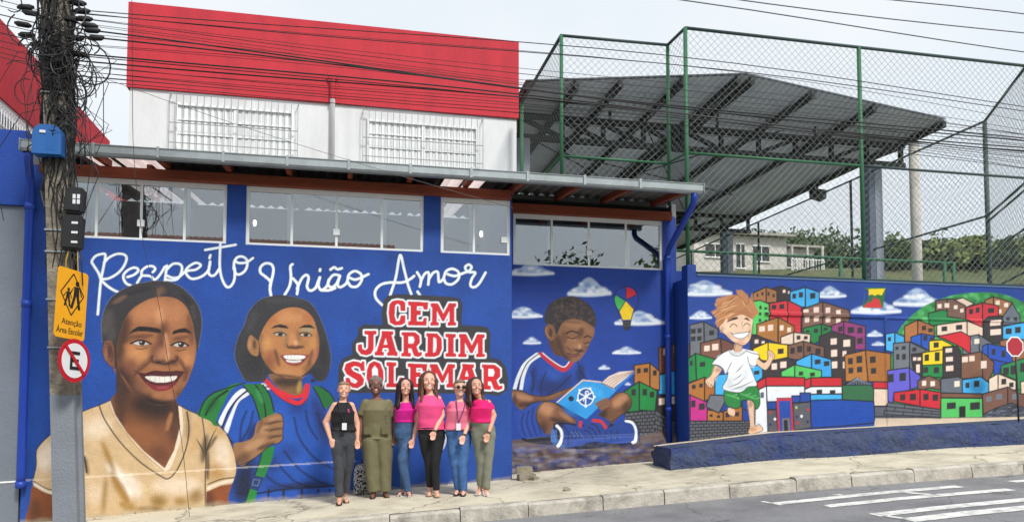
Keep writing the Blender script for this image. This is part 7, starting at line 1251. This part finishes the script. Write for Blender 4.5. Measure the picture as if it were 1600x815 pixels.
# ================================================================== trees, hill, far houses
m_leaf = [mat('leaf dark', (62, 82, 52), .7, .35, 3), mat('leaf mid', (84, 104, 62), .7, .35, 3), mat('leaf pale', (120, 134, 74), .7, .3, 3)]  # leaf colours slightly greyed, distance haze put into the base colour
m_bark = mat('bark', (84, 70, 58), .95, .25, 8, .6, 30)
def leafcloud(n, c, r, size, seed, mb=None):
    gq = np.random.default_rng(seed); mb = mb or MB(); d = gq.normal(0, 1, (n, 3)); d /= np.linalg.norm(d, axis=1)[:, None]; k = int(max(5, n ** .4)); cl = gq.normal(0, .5, (k, 3)); cl[:, 2] = np.abs(cl[:, 2]) * .9 - .15
    ctr = cl[gq.integers(0, k, n)]; p = (ctr + d * (gq.uniform(.12, .42, (n, 1)))) * np.array(r) + np.array(c)
    a = gq.normal(0, 1, (n, 3)); a /= np.linalg.norm(a, axis=1)[:, None]; b = np.cross(a, gq.normal(0, 1, (n, 3))); b /= np.linalg.norm(b, axis=1)[:, None]; s_ = gq.uniform(.6, 1.3, (n, 1)) * size
    V = np.stack([p - a * s_, p + b * s_ * .55, p + a * s_, p - b * s_ * .55], 1).reshape(-1, 3); k0 = len(mb.v); mb.v += [tuple(x) for x in V.tolist()]; mb.f += [(k0 + 4 * i, k0 + 4 * i + 1, k0 + 4 * i + 2, k0 + 4 * i + 3) for i in range(n)]; return mb
def raw(name, mb, m, parent):
    me = bpy.data.meshes.new(name); b = rootbase(parent); me.from_pydata([(x - b[0], y - b[1], z - b[2]) for x, y, z in mb.v], [], mb.f); me.update(); return part(name, me, m, parent)
def tree(label, u, s, h, r, seed, leaf, n=900, size=.16, group=None):
    z = terrain(u, s) - .1; t = thing('tree', label, 'tree', (u, s, z), group); gq = random.Random(seed); mb = MB(); mb.smooth = True
    mb.tube([(u, s, z), (u + .05 * h * gq.uniform(-1, 1), s, z + h * .3), (u + .08 * h * gq.uniform(-1, 1), s, z + h * .62)], [.035 * h, .026 * h, .014 * h], 8)
    for k in range(6): a = gq.uniform(0, 6.28); zz = z + h * gq.uniform(.3, .6); mb.tube([(u, s, zz), (u + r * .35 * math.cos(a), s + r * .35 * math.sin(a), zz + h * .12), (u + r * .7 * math.cos(a), s + r * .7 * math.sin(a), zz + h * .26)], [.014 * h, .01 * h, .004 * h], 6)
    part('trunk', mb, m_bark, t); raw('crown', leafcloud(n, (u, s, z + h * .66), (r, r, h * .42), size, seed), m_leaf[leaf], t); return t
# forest on the hill: one mass
gq = np.random.default_rng(21)
for k in range(3):
    mb = MB()
    for i in range(330):
        s = 44 + 84 * float(gq.random()) ** 1.5; u = float(gq.uniform((.28 if s > 58 else .62) * s + (2 if s > 58 else 14), 1.28 * s + 22)); hgt = float(gq.uniform(2.6, 5.2)) * (1 if s > 60 else .5); leafcloud(230, (u, s, terrain(u, s) + hgt * .4), (hgt * .62, hgt * .62, hgt * .6), .30, int(k * 1000 + i), mb)
    me = bpy.data.meshes.new('forest'); me.from_pydata(mb.v, [], mb.f); me.materials.append(m_leaf[k]); o = bpy.data.objects.new('forest', me); COL.objects.link(o); o.location = W(0, 0, 0); o.rotation_euler = (0, 0, YAW); tag(o, ['dark green wood covering the far hill', 'mid green wood covering the far hill', 'pale green wood covering the far hill'][k], 'wood', kind='stuff')
for i, (x, y, d, h, r, lf, lb) in enumerate([(1365, 446, 42, 2.6, 1.3, 2, 'pale yellow green bushy tree beyond the court beside the steel column'), (1335, 446, 44, 2.4, 1.4, 1, 'mid green bushy tree left of the pale tree beyond the court'), (1395, 446, 48, 2.6, 1.5, 0, 'dark green bushy tree right of the pale tree beyond the court'), (1250, 420, 80, 5.5, 3.4, 1, 'broad green tree rising behind the far white house'), (1175, 410, 84, 5.5, 3.0, 0, 'dark tree showing over the far white house roof'), (1500, 446, 50, 2.6, 1.9, 1, 'green bush on the slope left of the fence corner post'), (1565, 446, 46, 2.6, 1.7, 0, 'dark bush on the slope right of the fence corner post')]):
    p = PX(x, y, d); tree(lb, p.x, p.y, h, r, 50 + i, lf, 2200, .13 if d < 60 else .2)
m_farwhite = mat('far white wall', (206, 202, 196), .9, .08, 1, tint=(150, 140, 128), tamt=.6, tscale=.6); m_tile = mat('clay tile', (150, 96, 74), .9, .2, 3, .3, 20, tint=(96, 70, 58), tamt=.6, tscale=1); m_dark = mat('dark opening', (44, 46, 50), .6, .1); m_rooffib = mat('pale roof sheet', (176, 170, 162), .9, .12, 2, tint=(120, 112, 104), tamt=.6, tscale=1)
def far_house(label, u0, u1, s0, s1, zb, zt, roof, wins, balc=None, wall=None):
    t = thing('house', label, 'house', ((u0 + u1) / 2, s0, zb)); part('wall', MB().box(u0, u1, s0, s1, zb - 6, zt), wall or m_farwhite, t)
    mb = MB(); mb.hexa([(u0 - .5, s0 - .7, zt + .02), (u1 + .5, s0 - .7, zt + .02), (u1 + .5, s1, zt + .9), (u0 - .5, s1, zt + .9), (u0 - .5, s0 - .7, zt + .2), (u1 + .5, s0 - .7, zt + .2), (u1 + .5, s1, zt + 1.08), (u0 - .5, s1, zt + 1.08)]); part('roof', mb, roof, t)
    for (a, b, c_, d_) in wins:
        w_ = part('window', MB().box(a, b, s0 - .05, s0 - .004, c_, d_), m_dark, t); mbf = MB()
        mbf.box(a - .08, b + .08, s0 - .1, s0 - .051, d_, d_ + .1); mbf.box(a - .08, b + .08, s0 - .14, s0 - .051, c_ - .1, c_); mbf.box((a + b) / 2 - .03, (a + b) / 2 + .03, s0 - .09, s0 - .052, c_, d_); part('frame', mbf, m_alu, w_)
    if balc:
        a, b, z = balc; bb = part('balcony', MB().box(a, b, s0 - 1.4, s0 - .004, z - .15, z), m_farwhite, t)
        mbf = MB(); k = int((b - a) / .25)
        for i in range(k + 1): x = a + (b - a) * i / k; mbf.box(x - .02, x + .02, s0 - 1.4, s0 - 1.36, z, z + .9)
        mbf.box(a, b, s0 - 1.42, s0 - 1.34, z + .9, z + .97); part('railing', mbf, m_alu, bb)
        for x in (a + .1, (a + b) / 2, b - .1): part('pillar', MB().box(x - .08, x + .08, s0 - 1.38, s0 - 1.22, z, zt), m_farwhite, bb)
    return t
far_house('far white two storey house with sheet roof and pillared balcony beyond the court', 24.6, 32.8, 45, 53, 11.2, 15.0, m_rooffib, [(25.6, 27.2, 13.2, 14.2), (28.3, 29.0, 12.4, 14.3), (29.8, 31.2, 13.0, 14.2)], None)
far_house('lower balcony annex at the right end of the far white house', 32.9, 36.0, 46, 52, 11.0, 14.4, m_rooffib, [(33.4, 34.2, 12.8, 13.9), (35, 35.7, 12.8, 13.9)], (33.0, 36.0, 12.3))
far_house('small grey roofed shed low beyond the court fence', 40.5, 46, 40, 45, 8.5, 10.6, m_rooffib, [(41.5, 42.6, 9.3, 10.2)])
far_house('low clay roofed house at the right behind the fence corner', 47, 52, 33, 40, 7.6, 9.7, m_tile, [(48, 49, 8.6, 9.4)], wall=mat('far blue wall', (70, 110, 160), .9, .1, 1))
# houses and trees across the street (they show in the window glass)
def street_house(label, u0, u1, s0, depth, zt, wall):
    zb = gz((u0 + u1) / 2, -10) - .6; t = thing('house', label, 'house', ((u0 + u1) / 2, s0, zb)); part('wall', MB().box(u0, u1, s0 - depth, s0, zb - .5, zt), wall, t)
    mb = MB(); n = int((u1 - u0 + 1.6) / .05); us3 = [u0 - .8 + (u1 - u0 + 1.6) * i / n for i in range(n + 1)]
    mb.grid(lambda a, k: (a, s0 + .9 - k * (depth / 2 + .9), zt - .05 + k * 1.5 + .05 * abs(math.sin(a * 14))), us3, [0, 1]); part('roof', mb, m_tile, t); part('fascia', MB().box(u0 - .8, u1 + .8, s0 + .78, s0 + .86, zt - .25, zt - .06), m_wood, t)
    x = u0 + .8
    while x < u1 - 1.6:
        for z in (zb + 1.2, zt - 1.9):
            w_ = part('window', MB().box(x, x + 1.1, s0 + .004, s0 + .04, z, z + 1.1), m_dark, t); part('sill', MB().box(x - .1, x + 1.2, s0 + .004, s0 + .12, z - .1, z - .005), m_alu, w_)
        x += 2.3
    return t
street_house('tile roofed house across the street reflected in the left windows', -14.5, -1.4, -16.5, 7, 6.35, m_plaster_grey)
street_house('lower tile roofed house across the street beyond the trees', 12, 20, -17.5, 7, 5.5, m_plaster_white)
for i, (u, s, h, r) in enumerate([(3.5, -17, 6.2, 2.4), (6.4, -17.8, 7.0, 2.6), (9.4, -17, 6.6, 2.4)]): tree(['leafy tree across the street next to the grey house', 'tallest leafy tree across the street', 'leafy tree across the street next to the white house'][i], u, s, h, r, 80 + i, i, 5200, .13)

# grit and dry leaves swept along the kerb and the foot of the walls
gq = random.Random(9); mb = MB()
for i in range(260):
    u = gq.uniform(-6, 9)
    if i % 2: s = float(KS(u)) - .06 - abs(gq.gauss(0, .12)); z = road_z(u, s) + .004
    else: s = (-.03 - abs(gq.gauss(0, .07))) if u < 0 else (-.62 - .03 * (u - 2.3) - abs(gq.gauss(0, .08)) if u > 2.3 else .5 - abs(gq.gauss(0, .06))); z = gz(u, s) + .006
    r = gq.uniform(.006, .02); a = gq.uniform(0, 6.28); mb.add([(u + r * math.cos(a + k * 1.57) * (1 if k % 2 else .6), s + r * math.sin(a + k * 1.57) * (1 if k % 2 else .6), z + gq.uniform(0, .008)) for k in range(4)] + [(u, s, z + r * .7)], [(0, 1, 4), (1, 2, 4), (2, 3, 4), (3, 0, 4), (3, 2, 1, 0)])
solo('grit', mb, mat('dry leaf and grit', (104, 88, 66), .95, .35, 20), 'scattered grit and dry leaf bits along kerb and wall foot', 'grit', kind='stuff')
